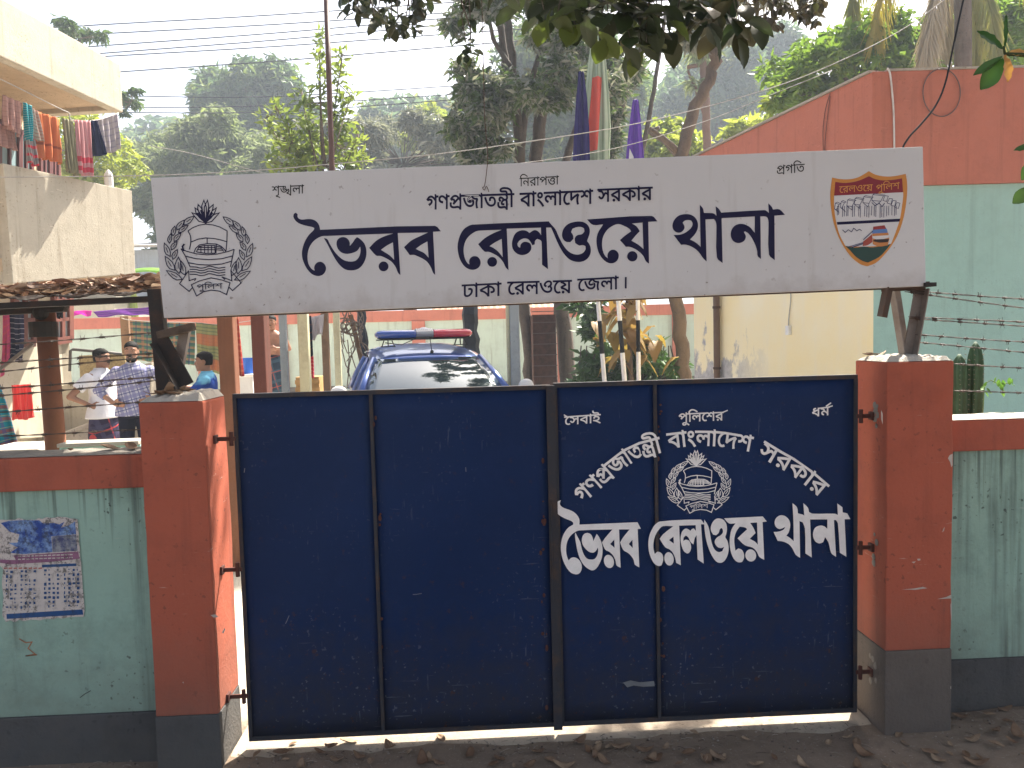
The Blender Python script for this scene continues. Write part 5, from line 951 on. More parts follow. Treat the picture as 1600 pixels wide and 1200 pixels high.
# ------------------------------------------------------------------ yard wall and what stands along it
YW = 20.0
def yard_wall():
    t = thing('yard_wall', 'long pale mint yard wall with terracotta band and pilasters at the back', 'wall', (0, YW, .27))
    zt = P(600, 486, YW).z; zb = P(600, 503, YW).z; x0, x1 = -12.5, 9.0
    mb = MB(); mb.box(x0, x1, YW, YW+.25, .2, zb); mb.build('wall_face', MAT['mint_y'], t)
    mb = MB(); mb.box(x0, x1, YW-.05, YW+.3, zb, zt); mb.build('band', MAT['terra_b'], t, bevel=.01)
    mb = MB(); mb.box(x0, x1, YW-.03, YW-.001, .2, .2+.62); mb.build('plinth', MAT['cement_d'], t)
    for x in (320, 440, 655, 880, 1060):
        p = P(x, 540, YW).x; mb = MB(); mb.box(p-.17, p+.17, YW-.09, YW-.003, .25, zb+.002); mb.build('pilaster', MAT['terra_b'], t, bevel=.01)
yard_wall()
# things beyond the wall
def block(name, label, cat, x0, x1, yt, Y, depth, mat, zb=0, extra=None):
    a, b = P(x0, yt, Y), P(x1, yt, Y); t = thing(name, label, cat, ((a.x+b.x)/2, Y, zb))
    mb = MB(); mb.box(a.x, b.x, Y, Y+depth, zb, a.z); mb.build('wall', mat, t)
    return t, a, b
hz_wall = plaster('far pale wall', (.62,.64,.66), (.3,.3,.3), .2, .4, .1, zdirt=None)
t, a, b = block('house', 'grey blue house with a tin roof beyond the yard wall beside the balcony', 'house', 150, 262, 392, 27, 6, plaster('far grey blue wall', (.36,.40,.47), (.2,.2,.2), .3, .4, .1, zdirt=None))
mb = MB(); mb.slab([(a.x-.4,26.5,a.z+.02),(b.x+.6,26.5,a.z+.02),(b.x+.6,33.5,a.z+1.0),(a.x-.4,33.5,a.z+1.0)], (0,0,.08)); mb.build('roof', steel('pale tin roof', (.40,.36,.32), amt=.3), t)
t, a, b = block('house', 'low pale house with a brown corrugated roof beyond the yard wall above the light bar', 'house', 690, 850, 484, 25, 5, hz_wall)
mb = MB(); n = 40; vs = []
for j in range(2):
    for i in range(n+1): vs.append((a.x-.3+(b.x-a.x+.6)*i/n, 24.6+j*4, a.z-.1+j*1.2+(.05 if i%2 else 0)))
mb.add(vs, [(i, i+1, n+2+i, n+1+i) for i in range(n)]); mb.build('roof', plain('brown corrugated roof', (.42,.27,.18), .8), t, solid=.02)
t, a, b = block('shed', 'small cream outbuilding with a grey band beyond the purple cloth', 'shed', 108, 178, 470, 23, 3, MAT['cream'])
mb = MB(); mb.box(a.x-.1, b.x+.1, 22.9, 26.2, a.z+.004, a.z+.18); mb.build('roof_slab', MAT['cement_d'], t)
t, a, b = block('tiled_house', 'white tiled house wall beyond the yard wall next to the sign post', 'house', 172, 262, 458, 29, 5, hz_wall)
mb = MB(); mb.box(P(215,460,29).x, P(240,460,29).x, 28.95, 28.99, 3.4, 4.1); mb.build('window', plain('far dark pane', (.25,.34,.45), .3), t)
t, a, b = block('brick_stack', 'dark brown brick stack behind the tree trunks', 'brick stack', 832, 868, 492, 13.5, .8, plain('dark brick', (.09,.045,.035), .9, .5, 9, .5), .2)
mb = MB()
for k in range(11): mb.box(a.x-.015, b.x+.015, 13.48, 13.499, .5+k*.19, .515+k*.19)
mb.build('joints', plain('brick joints', (.12,.09,.08)), t)
t = thing('washing_stand', 'white tiled washing stand beyond the gate pillar', 'stand', P(385, 640, 14)); a, b = P(368,587,14), P(394,578,14)
mb = MB(); mb.box(a.x, b.x, 14, 14.6, .25, a.z-.03); mb.build('body', hz_wall, t); mb = MB(); mb.box(a.x-.03, b.x+.03, 13.96, 14.64, a.z-.03, a.z+.02); mb.build('top', MAT['white'], t, bevel=.01)
mb = MB(); c = P(388, 580, 14.2); c.z = a.z+.02; rb, rt = .10, .135
mb.loft([[c+Vector((math.cos(6.283*i/18)*r_, math.sin(6.283*i/18)*r_, h)) for i in range(18)] for r_, h in ((rb,0),(rt,.27),(rt+.012,.27),(rt+.012,.29),(rt-.01,.29),(rb-.01,.02))])
tag(mb.build('bucket', plain('blue plastic', (.02,.12,.55), .35, .1), smooth=False), 'blue plastic bucket on the white washing stand', 'bucket')
mb = MB(); p = P(484, 600, 12.5); mb.box(p.x-.2, p.x+.17, 12.4, 12.8, .9, p.z+.12)
for k in range(4): mb.box(p.x-.21, p.x+.18, 12.385, 12.399, .95+k*.12, 1.02+k*.12)
tag(mb.build('crate', plain('yellow wood', (.42,.25,.09), .8, .3, 12), bevel=.01), 'yellow wooden crate at the foot of the pale yellow post', 'crate')

# raised floor the shirtless man stands on
mb = MB(); a, b = P(360,600,13.2), P(470,600,13.2); mb.box(a.x, b.x, 13.0, 15.2, .1, .72); o = mb.build('platform', MAT['cement'], bevel=.02); o['kind'] = 'structure'

# dry creeper
def creeper():
    r_ = random.Random(4); t = thing('dry_creeper', 'dry leafless creeper hanging beside the car', 'plant', P(545, 600, 11))
    mb = MB()
    for k in range(9):
        x = P(536+k*3, 500, 11).x; pts = []
        for i in range(14): pts.append((x+math.sin(i*.9+k)*.05+r_.uniform(-.03,.03)+(i*.02 if k>5 else 0), 11+r_.uniform(-.08,.08), 2.45-i*.11*r_.uniform(.8,1.1)))
        mb.tube(pts[:r_.randint(7,14)], .008, 5)
    for k in range(3):
        c = P(538+k*8, 508+k*3, 11); mb.tube([c+Vector((math.cos(a_)*.12, math.sin(a_*2)*.05, math.sin(a_)*.1)) for a_ in np.linspace(0,6.0,18)], .012, 5)
    mb.build('stems', plain('dry stems', (.22,.17,.13), .9), t)
    mb = MB(); mb.bar(P(548,492,11.05), P(564,560,11.05), .06, .05); mb.build('stake', MAT['post_b'], t)
creeper()
# ------------------------------------------------------------------ cloths
def cloth(name, label, corners, mat, folds=4, amp=.03, seed=0, cat='cloth', group=None, nu=28, nv=22, hang=0, solid=.004, ragged=0):
    """corners TL, TR, BR, BL; falls in vertical folds"""
    TL, TR, BR, BL = (Vector(c) for c in corners); mb = MB(); vs = []; uv = []; r_ = random.Random(seed)
    nrm = (TR-TL).cross(BL-TL).normalized(); ph = [r_.uniform(0,6.28) for _ in range(4)]
    for j in range(nv+1):
        v = j/nv
        for i in range(nu+1):
            u = i/nu; p = TL.lerp(TR,u).lerp(BL.lerp(BR,u), v)
            a = amp*(.25+.75*v)*(math.sin(u*folds*6.283+ph[0]+.8*math.sin(v*3+ph[1]))+.45*math.sin(u*folds*2.3*6.283+ph[2]+v*2))
            p = p+nrm*a; p.z -= hang*4*u*(1-u)*(1-v)
            if j == nv and ragged: p.z += r_.uniform(-ragged, ragged)
            p.z += .012*math.sin(u*9+ph[3])*v
            vs.append(p); uv.append((u, v))
    mb.add(vs, [(j*(nu+1)+i, j*(nu+1)+i+1, (j+1)*(nu+1)+i+1, (j+1)*(nu+1)+i) for j in range(nv) for i in range(nu)], uv)
    o = mb.build(name, mat, smooth=True, solid=solid)
    if cat: tag(o, label, cat, group)
    return o
q4 = lambda Y, *pp: [P(x, y, Y) for x, y in pp]
cloth('plaid_cloth', 'green and orange plaid cloth hung on a line behind the standing men', q4(12.5,(203,500),(305,505),(303,570),(205,562)), cloth_mat('green plaid', (.10,.22,.17), [(0,6,0,.22,(.46,.24,.15),.55),(1,7,.1,.38,(.50,.26,.16),.6),(1,7,.6,.14,(.04,.07,.16),.6),(0,6,.5,.12,(.05,.06,.16),.6)]), 5, .03, 1, group='cloths on the yard line')
cloth('striped_cloth', 'olive and orange striped cloth hung on a line next to the orange brown post', q4(12.4,(306,504),(345,508),(344,585),(308,578)), cloth_mat('olive stripes', (.33,.35,.17), [(1,14,0,.3,(.12,.16,.10),.6),(1,2,.55,.45,(.50,.19,.10),.85)]), 3, .03, 2, group='cloths on the yard line')
cable('clothes line carrying the plaid and striped cloths', q4(12.45,(190,497),(203,500),(250,503),(305,504),(345,507),(420,497)), .006, MAT['wire_l'], name='clothes_line', cat='clothes line')
post('short bare timber post beside the plaid cloth', 186, 199, 600, 12.6, P(190,494,12.6).z, MAT['post_b'])
cloth('red_shawl', 'red patterned shawl hanging beside the orange brown post', q4(9,(364,496),(372,496),(380,588),(366,580)), cloth_mat('red pattern', (.45,.05,.04), [(0,6,0,.3,(.55,.30,.15),.6),(1,9,0,.3,(.55,.2,.1),.6)]), 2, .03, 3)
cloth('white_towel', 'white towel hanging between the yellow post and the timber post', q4(9.2,(480,497),(506,491),(503,520),(484,532)), cloth_mat('white towelling', (.66,.62,.64)), 3, .04, 4, ragged=.03)
cloth('dark_shirt', 'dark blue patterned shirt hanging beside the pale yellow post', q4(9.0,(475,492),(486,494),(490,556),(480,556)), cloth_mat('dark blue print', (.02,.025,.06), [(1,5,0,.2,(.2,.05,.05),.5)]), 2, .04, 5)
cloth('red_cloth', 'red and pink cloth hanging under the dark shirt', q4(9.05,(480,556),(490,556),(491,590),(481,592)), cloth_mat('pink red', (.62,.05,.10), [(1,6,0,.3,(.7,.3,.3),.6)]), 2, .03, 6)
cloth('purple_cloth', 'purple cloth draped along the top of the yard wall', [P(145,487,19.7),P(250,478,19.7),P(252,493,19.6),P(152,494,19.6)], cloth_mat('purple stripes', (.13,.02,.24), [(1,4,.1,.3,(.35,.10,.45),.6)]), 1, .05, 7)
cloth('magenta_cloth', 'bright magenta cloth lying on the yard wall beside the building corner', [P(112,486,19.7),P(143,485,19.7),P(142,493,19.6),P(112,493,19.6)], cloth_mat('magenta', (.65,.02,.35)), 1, .03, 8)
# ------------------------------------------------------------------ balcony building (to the left)
def left_building():
    t = thing('balcony_building', 'cream two storey building with laundry on its balcony', 'building', (-6, 11.5, .27))
    # roof slab edge: horizontal lines seen from below
    zt, zb = P(188,101,11).z, P(193,176,11).z
    A = P(188,101,11); d = (Pz(15,4,zt)-Pz(187,100,zt)); d.z = 0; d.normalize()
    A0 = Vector((A.x, A.y, 0)); A1 = A0+d*7.0
    bk = Vector((-d.y, d.x, 0)); bk = bk if bk.x < 0 else -bk        # into the building
    back = A0+bk*7; 
    def ring(z): return [(A0.x,A0.y,z),(A1.x,A1.y,z),((A1+bk*7).x,(A1+bk*7).y,z),(back.x,back.y,z)]
    mb = MB(); o = ring(zb); i_ = [tuple(Vector(p)) for p in ring(zt)]
    # parapet: a wall 0.14 thick along the outer edge, and a small drip lip below
    inn = bk*.14
    mb.slab([(A1.x,A1.y,zb),(A0.x,A0.y,zb),(A0.x,A0.y,zt),(A1.x,A1.y,zt)], inn)
    e0 = A0-d*0; mb.slab([(A0.x+bk.x*.1401,A0.y+bk.y*.1401,zb),(back.x,back.y,zb),(back.x,back.y,zt),(A0.x+bk.x*.1401,A0.y+bk.y*.1401,zt)], d*.14)
    mb.build('roof_parapet', MAT['cream'], t, bevel=.012)
    mb = MB(); q = [A0+bk*.141+d*.141, A1+bk*.141, A1+bk*7, back+d*.141]
    mb.slab([(p.x,p.y,zb+.06) for p in q], (0,0,.12)); mb.build('soffit_slab', MAT['cream_s'], t)
    mb = MB(); bo = A0+d*2.05+bk*.15; mb.slab([(bo.x,bo.y,zb+.055),((bo+d*.22).x,(bo+d*.22).y,zb+.055),((bo+d*.22+bk*2.6).x,(bo+d*.22+bk*2.6).y,zb+.055),((bo+bk*2.6).x,(bo+bk*2.6).y,zb+.055)], (0,0,-.09)); mb.build('ceiling_beam', MAT['cement_d'], t)
    # balcony front
    pa, pb = P(207,298,11), P(5,255,9.2); pa.z = pb.z = 0
    f = lambda x, y: Pl(x, y, pa, pb)
    n2 = Vector((-(pb-pa).y, (pb-pa).x, 0)).normalized(); n2 = n2 if n2.x < 0 else -n2
    mb = MB(); mb.slab([f(20,443), f(212,428), f(206,298), f(5,255)], n2*.14); mb.build('balcony_front', MAT['cream'], t, bevel=.01)
    e = f(206,298); e2 = f(212,428); 
    mb = MB(); mb.slab([e2+n2*.1401, e2+n2*2.2, e+n2*2.2, e+n2*.1401], (d*.14)); mb.build('balcony_end', MAT['cream'], t)
    g1 = f(5,255); g2 = f(20,443); mb = MB(); L = Vector((-1,-.12,0)); mb.slab([g2+L*2.5+Vector((0,.13,0)), g2+Vector((0,.13,0)), g1+Vector((0,.13,0)), g1+L*2.5+Vector((0,.13,0))], (0,.14,0)); mb.build('balcony_return', MAT['cream'], t)
    # balcony floor and the upper room wall with windows
    fl = min(g2.z, e2.z)+.15
    mb = MB(); q = [f(212,428), f(20,443)]; q = [q[0]+n2*.142, q[1]+n2*.142, q[1]+n2*4, q[0]+n2*2.2]; mb.slab([(p.x,p.y,fl) for p in q], (0,0,.15)); mb.build('balcony_floor', MAT['cream_s'], t)
    wa, wb = P(94,240,12.4), P(-60,200,9.6); wa.z = wb.z = 0
    h = lambda x, y: Pl(x, y, wa, wb); dn = (wb-wa).normalized(); wn = Vector((-dn.y, dn.x, 0)); wn = wn if wn.x < 0 else -wn
    mb = MB(); mb.slab([(wb.x,wb.y,2.9),(wa.x,wa.y,2.9),(wa.x,wa.y,zb+.05),(wb.x,wb.y,zb+.05)], wn*.2); mb.build('upper_wall', MAT['cream_s'], t)
    mb = MB(); mb.slab([(wa.x,wa.y,2.9),((wa+wn*4).x,(wa+wn*4).y,2.9),((wa+wn*4).x,(wa+wn*4).y,zb+.05),(wa.x,wa.y,zb+.05)], dn*.2); mb.build('upper_end_wall', MAT['cream_s'], t)
    # upper windows: dark red frames, panes
    for x0, x1, yt, yb in ((-5,26,190,262),(28,46,206,266),(60,74,218,270),(76,88,222,272)):
        c = [h(x0,yb+10), h(x1,yb+12), h(x1,yt+6), h(x0,yt)]; w_ = MB()
        for i in range(4): w_.bar(c[i]-wn*.02, c[(i+1)%4]-wn*.02, .07, .06, tuple(wn))
        w_.bar((c[0]+c[1])/2-wn*.02, (c[2]+c[3])/2-wn*.02, .05, .05, tuple(wn))
        wo = w_.build('window', plain('maroon window frame', (.10,.03,.03), .6), t)
        p_ = MB(); p_.slab([k-wn*.012 for k in c], -wn*.004); p_.build('pane', plain('window glass', (.22,.30,.32), .15, .1), wo)
    # lower storey
    la, lb = P(110,560,11.6), P(-150,560,8.6); la.z = lb.z = 0
    k = lambda x, y: Pl(x, y, la, lb); dl = (lb-la).normalized(); ln_ = Vector((-dl.y, dl.x, 0)); ln_ = ln_ if ln_.x < 0 else -ln_
    mb = MB(); mb.slab([(lb.x,lb.y,-.1),(la.x,la.y,-.1),(la.x,la.y,fl-.002),(lb.x,lb.y,fl-.002)], ln_*.2); mb.build('lower_wall', MAT['cream'], t)
    mb = MB(); mb.slab([(la.x,la.y,-.1),((la+ln_*4).x,(la+ln_*4).y,-.1),((la+ln_*4).x,(la+ln_*4).y,fl-.002),(la.x,la.y,fl-.002)], dl*.2); mb.build('lower_end_wall', MAT['cream'], t)
    frm, gls = plain('brown window frame', (.17,.06,.045), .6), plain('grey window glass', (.30,.33,.34), .12, .3)
    for cs in ([(82,534),(107,530),(106,442),(82,440)], [(20,538),(50,536),(50,436),(20,430)]):
        c = [k(*p) for p in cs]; w_ = MB()
        for i in range(4): w_.bar(c[i]-ln_*.02, c[(i+1)%4]-ln_*.02, .10, .07, tuple(ln_))
        w_.bar((c[0]+c[1])/2-ln_*.02, (c[2]+c[3])/2-ln_*.02, .07, .06, tuple(ln_))
        for s_ in (.36, .68): w_.bar(c[0].lerp(c[3],s_)-ln_*.02, c[1].lerp(c[2],s_)-ln_*.02, .05, .06, tuple(ln_))
        wo = w_.build('window', frm, t); p_ = MB(); p_.slab([q_-ln_*.012 for q_ in c], -ln_*.004); p_.build('pane', gls, wo)
    mb = MB(); mb.slab([k(-40,690)-ln_*.003, k(112,680)-ln_*.003, k(112,640)-ln_*.003, k(-40,646)-ln_*.003], -ln_*.1); mb.build('skirting', MAT['cream'], t, bevel=.01)
    return t, f, n2, h, k, ln_, zb, A0, d, bk
LB, fB, nB, hB, kB, lnB, zbB, A0B, dB, bkB = left_building()
# marker stone, plants and laundry on the balcony
mb = MB(); p = fB(177,291); c = p+nB*.07
s_ = .055; mb.loft([[c+Vector((math.cos(i*math.pi/4+.39)*r_, math.sin(i*math.pi/4+.39)*r_, z)) for i in range(8)] for r_, z in ((s_,-.05),(s_,.14),(s_*.9,.17),(s_*.45,.205),(.008,.225))])
tag(mb.build('finial', MAT['white']), 'small white pointed post standing on the balcony wall', 'finial')
def bal(x, y, off): 
    return fB(x, y)-nB*off
lines = 'laundry hanging over the balcony'
def bcloth(name, label, pts, mat, off, **kw): cloth(name, label, [bal(x,y,off) for x,y in pts], mat, cat='laundry', group=lines, **kw)
W_ = dict(
 a=cloth_mat('pink checked shirt', (.55,.33,.28), [(0,7,0,.14,(.16,.08,.10),.6),(1,6,0,.12,(.2,.12,.12),.4)]), b=cloth_mat('teal cloth', (.02,.33,.38), [(1,16,0,.3,(.45,.6,.6),.5)]),
 c=cloth_mat('cream printed cloth', (.60,.48,.40), [(1,9,0,.35,(.5,.2,.16),.6),(0,5,0,.3,(.3,.3,.3),.3)]), c2=cloth_mat('grey red check', (.28,.25,.25), [(1,3,.2,.33,(.65,.03,.06),.95),(0,6,0,.2,(.6,.55,.5),.6)]),
 d=cloth_mat('orange cloth', (.66,.22,.09), [(1,1,.35,.05,(.2,.06,.05),.7)]), e=cloth_mat('olive striped cloth', (.33,.31,.20), [(0,7,0,.3,(.10,.10,.08),.7),(0,13,0,.2,(.5,.45,.3),.5)]),
 f=cloth_mat('pink striped gamcha', (.66,.32,.33), [(0,11,0,.18,(.65,.45,.45),.7),(1,1,.33,.10,(.6,.03,.07),.85),(1,1,.15,.09,(.6,.03,.07),.85),(0,4,0,.07,(.2,.05,.1),.6)]),
 g=cloth_mat('navy trousers', (.015,.02,.075)), h=cloth_mat('pale tie dyed cloth', (.50,.45,.47), [(1,6,0,.25,(.22,.20,.32),.5),(0,6,0,.5,(.5,.45,.4),.3)]))
bcloth('checked_shirt', 'pink checked shirt on the balcony line', [(-8,150),(23,163),(20,215),(-6,198)], W_['a'], .12, folds=3, amp=.04, seed=11)
bcloth('checked_shirt', 'lower pink cloth under the checked shirt', [(-8,190),(22,206),(24,236),(-6,226)], W_['a'], .02, folds=3, amp=.03, seed=12)
bcloth('teal_cloth', 'teal striped cloth between the pink shirt and the cream print', [(22,161),(36,168),(37,222),(27,220)], W_['b'], .14, folds=2, amp=.04, seed=13)
bcloth('red_grey_cloth', 'grey checked cloth with a bright red band hanging over the balcony wall', [(26,217),(42,219),(47,263),(32,256)], W_['c2'], .13, folds=2, amp=.03, seed=14)
bcloth('printed_cloth', 'cream printed cloth with red marks', [(34,168),(47,176),(56,226),(40,217)], W_['c'], .12, folds=2, amp=.04, seed=15)
bcloth('orange_cloth', 'wide orange cloth, the brightest on the balcony', [(46,175),(84,187),(88,257),(48,247)], W_['d'], .10, folds=3, amp=.05, seed=16)
bcloth('olive_cloth', 'long olive striped cloth reaching below the balcony wall', [(86,186),(103,190),(110,276),(92,268)], W_['e'], .12, folds=3, amp=.04, seed=17)
bcloth('pink_gamcha', 'pink striped cotton towel with red bands', [(103,189),(128,191),(132,278),(110,274)], W_['f'], .14, folds=4, amp=.03, seed=18)
bcloth('navy_trousers', 'crumpled navy blue trousers', [(128,189),(143,190),(150,243),(138,244)], W_['g'], .10, folds=3, amp=.06, seed=19)
bcloth('pale_cloth', 'pale grey patterned cloth at the end of the balcony line', [(142,189),(175,180),(179,235),(150,243)], W_['h'], .08, folds=4, amp=.04, seed=20)
cable('clothes line strung along the balcony', [bal(x,y,.1) for x,y in ((-40,112),(0,130),(45,152),(85,172),(98,178))]+[bal(x,y,.1) for x,y in ((103,189),(142,189),(176,178))], .007, MAT['wire_l'], name='clothes_line', cat='clothes line')
# clothes by the lower windows
cloth('pink_scarf', 'long pink scarf hanging in front of the lower window', q4(9.6,(4,487),(14,487),(15,560),(2,588)), cloth_mat('pink scarf', (.50,.07,.16), [(1,8,0,.2,(.6,.1,.1),.6)]), 2, .03, 31, group='clothes by the lower window')
cloth('dark_wrap', 'dark navy wrap with white stripes hanging by the lower window', q4(9.7,(13,489),(36,491),(36,563),(15,563)), cloth_mat('dark wrap', (.03,.03,.06), [(1,9,.2,.15,(.5,.45,.5),.6)]), 3, .04, 32, group='clothes by the lower window')
cloth('black_cap_cloth', 'small black cloth hung on the lower window frame beside the shed post', q4(10.6,(86,478),(97,476),(98,496),(90,498)), cloth_mat('black cloth', (.012,.012,.014)), 2, .03, 33)
cloth('red_net_cloth', 'bright red net cloth spread over the cream ledge', q4(9.4,(18,602),(48,600),(52,654),(22,656)), cloth_mat('red net', (.78,.09,.08), [(0,9,0,.25,(.8,.25,.18),.5)], trans=.4), 3, .05, 34)
cloth('teal_sari', 'teal plaid sari hanging in the lower left corner beyond the wall', q4(6.5,(-60,585),(-2,598),(34,706),(-60,720)), cloth_mat('teal plaid', (.03,.28,.36), [(1,6,0,.3,(.35,.08,.08),.75),(0,5,0,.25,(.10,.10,.25),.7),(1,12,.3,.12,(.5,.45,.2),.6)]), 4, .05, 35)
# ramp wall, stair kerb and low ledges behind the wall
def quadwall(name, label, pts, Y, th, mat, capm=None):
    q = [P(x,y,Y) for x,y in pts]; t = thing(name, label, 'wall', ((q[0].x+q[1].x)/2, Y, .2)); mb = MB(); q[0].z = min(q[0].z,.0); q[1].z = min(q[1].z,.0)
    mb.slab(q, (0,th,0)); mb.build('wall', mat, t, bevel=.01)
    if capm: mb = MB(); mb.bar(q[3]+Vector((0,th/2,.03)), q[2]+Vector((0,th/2,.03)), th+.06, .06, (0,0,1)); mb.build('coping', capm, t, bevel=.008)
quadwall('ramp_wall', 'cream ramp wall sloping up behind the two standing men', [(60,720),(236,720),(236,566),(60,612)], 11.2, .2, MAT['cream'])
quadwall('stair_kerb', 'pale cement kerb rising behind the man in the plaid lungi', [(40,740),(200,740),(150,664),(40,706)], 10.3, .25, MAT['cement'], MAT['cement'])
quadwall('planter_wall', 'low mint planter wall just beyond the poster wall', [(92,760),(219,760),(219,694),(92,699)], 4.9, .15, MAT['mint_b'], None)
mb = MB(); a, b = P(92,699,4.9), P(219,694,4.9); mb.bar(a+Vector((0,.06,.012)), b+Vector((0,.06,.012)), .17, .024, (0,0,1)); tag(mb.build('wall_capping', MAT['cement'], bevel=.004), 'thin pale cement capping lying on the low mint planter wall', 'capping')
mb = MB(); a, b = P(-40,690,6.0), P(60,690,6.0); mb.box(a.x, b.x, 6.0, 6.5, 0, P(30,702,6).z); tag(mb.build('cement_block', MAT['cement'], bevel=.02), 'pale cement block with a dark recess beside the shed post', 'block')
mb = MB(); pts = [P(x,y,10.8) for x,y in ((109,580),(110,548),(114,546),(150,549),(190,553))]; mb.tube(pts, .02, 8); tag(mb.build('handrail', plain('grey rail', (.12,.11,.10), .5), smooth=True), 'grey pipe handrail beside the building corner', 'handrail')
mb = MB(); a, b = P(118,566,11.4), P(190,560,11.4); mb.slab([(a.x,11.5,1.0),(b.x,11.5,1.0),(b.x,11.5,P(150,553,11.5).z),(a.x,11.5,P(150,555,11.5).z)], (0,.06,0)); tag(mb.build('bamboo_screen', plain('yellow bamboo mat', (.42,.33,.17), .8, .4, 30, .4), bevel=.004), 'yellowish bamboo screen behind the handrail', 'screen')
mb = MB(); a, b = P(168,690,10.5), P(206,690,10.5); mb.slab([(a.x,10.5,.1),(b.x,10.5,.1),(b.x,10.5,P(190,640,10.5).z),(a.x,10.5,P(175,650,10.5).z)], (0,.05,0)); tag(mb.build('board', plain('grey weathered board', (.13,.12,.10), .9, .5, 8, .3)), 'grey weathered board standing between the two men', 'board')

# ------------------------------------------------------------------ station building (to the right)
def right_building():
    t = thing('station_building', 'flat roofed building with terracotta parapet, yellow side wall and mint front', 'building', (4, 7.5, .2))
    YC = 7.0; c = P(1366,114,YC); zt = c.z; zb = P(1480,290,YC).z
    C0 = Vector((c.x,c.y,0)); Fp = Pz(1090,245,zt); Fp.z = 0; dl = (Fp-C0).normalized(); L1 = C0+dl*((Fp-C0).length+.15)
    R0 = Pz(1640,106.5,zt); R0.z = 0; dr = (R0-C0).normalized(); R1 = C0+dr*9
    nl = Vector((-dl.y,dl.x,0)); nl = nl if nl.x > 0 else -nl; nr = Vector((-dr.y,dr.x,0)); nr = nr if nr.y > 0 else -nr
    V = lambda p, z: Vector((p.x,p.y,z))
    # parapet band stands 3 cm proud
    a_, b_, c_ = L1, C0, R1; e = Vector((-.03,-.03,0))
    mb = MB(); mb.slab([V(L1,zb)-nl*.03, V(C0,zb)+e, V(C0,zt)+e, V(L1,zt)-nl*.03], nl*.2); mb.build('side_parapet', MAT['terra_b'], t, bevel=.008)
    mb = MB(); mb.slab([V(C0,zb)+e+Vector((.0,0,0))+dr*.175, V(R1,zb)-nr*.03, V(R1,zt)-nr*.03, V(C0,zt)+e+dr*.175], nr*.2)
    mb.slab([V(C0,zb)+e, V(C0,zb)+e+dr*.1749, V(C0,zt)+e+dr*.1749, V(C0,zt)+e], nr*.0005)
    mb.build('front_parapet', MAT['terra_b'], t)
    mb = MB(); mb.bar(V(L1,zt+.012)+nl*.06, V(C0,zt+.012)+nl*.06, .24, .02, (0,0,1)); mb.bar(V(C0,zt+.012)+nr*.08+dr*.1, V(R1,zt+.012)+nr*.08, .24, .02, (0,0,1)); mb.build('parapet_top', MAT['cement'], t)
    mb = MB(); mb.slab([V(L1,-.1), V(C0,-.1), V(C0,zb-.002), V(L1,zb-.002)], nl*.2); sw = mb.build('side_wall', yellow_wall(), t)
    mb = MB(); mb.slab([V(C0,-.1)+dr*.0005, V(R1,-.1), V(R1,zb-.002), V(C0,zb-.002)+dr*.0005], nr*.2); mb.build('front_wall', MAT['mint_b'], t)
    mb = MB(); mb.slab([V(C0,zb+.3)+dr*.18+nr*.18, V(R1,zb+.3)+nr*.18, V(R1,zb+.3)+nr*6, V(L1,zb+.3)+nl*.18+dr*.2], (0,0,.1)); mb.build('roof_slab', MAT['cement_d'], t)
    far = L1+nl*6; mb = MB(); mb.slab([V(L1,-.1)-dl*.0+nl*.2005, V(far,-.1), V(far,zt), V(L1,zt)+nl*.2005], -dl*.2); mb.build('back_wall', MAT['yellow'], t)
    k = lambda x, y: Pl(x, y, C0, L1)
    p0, p1 = k(1127,585), k(1127,290); mb = MB(); mb.tube([V(p0,.25)-nl*.06, V(p0,zb-.05)-nl*.06], .042, 12); pp = mb.build('drain_pipe', steel('brown drain pipe', (.16,.10,.07), amt=.3), t, smooth=True)
    mb = MB()
    for z in (k(1127,480).z, k(1127,575).z): mb.tube([V(p0,z-.015)-nl*.06, V(p0,z+.015)-nl*.06], .05, 12)
    mb.build('collar', MAT['rust'], pp)
    s0 = k(1232,516); mb = MB(); mb.slab([V(s0,s0.z-.05)-nl*.002, V(s0,s0.z-.05)-dl*.06-nl*.002, V(s0,s0.z+.05)-dl*.06-nl*.002, V(s0,s0.z+.05)-nl*.002], -nl*.04); mb.build('switch_box', MAT['white'], t, bevel=.005)
    mb = MB(); mb.tube([V(s0,s0.z+.05)-nl*.02-dl*.03, k(1234,500)-nl*.015, k(1237,470)-nl*.012, k(1237,430)-nl*.012], .006, 5); mb.build('switch_wire', MAT['wire_l'], t)
    f2 = lambda x, y, o=.04: Pl(x, y, C0, R1)-nr*o
    mb = MB(); mb.tube([f2(1432,157,.031), f2(1432,157,.026)], .022, 14, sq=1.8); mb.build('drain_hole', MAT['black'], t)
    cable('white cable hanging over the corner of the terracotta parapet', [f2(x,y) for x,y in ((1383,109),(1387,116),(1390,140),(1393,180),(1394,240),(1394,290))], .009, plain('white cable', (.75,.72,.70), .5))
    cable('thin cable coil hooked over the terracotta parapet', [f2(1467+29*math.cos(a_), 147+37*math.sin(a_), .045) for a_ in np.linspace(-1.9, 4.6, 26)]+[f2(1460,108,.0), f2(1425,112,-.1)], .005, plain('grey brown cable', (.16,.11,.10), .5))
    cable('loop of thin brown wire hanging over the side parapet', [k(x,y)-nl*.05 for x,y in ((1304,146),(1297,170),(1293,200),(1293,232),(1295,250),(1296,225),(1299,190),(1304,150))], .004, plain('brown loop wire', (.12,.05,.04), .5))
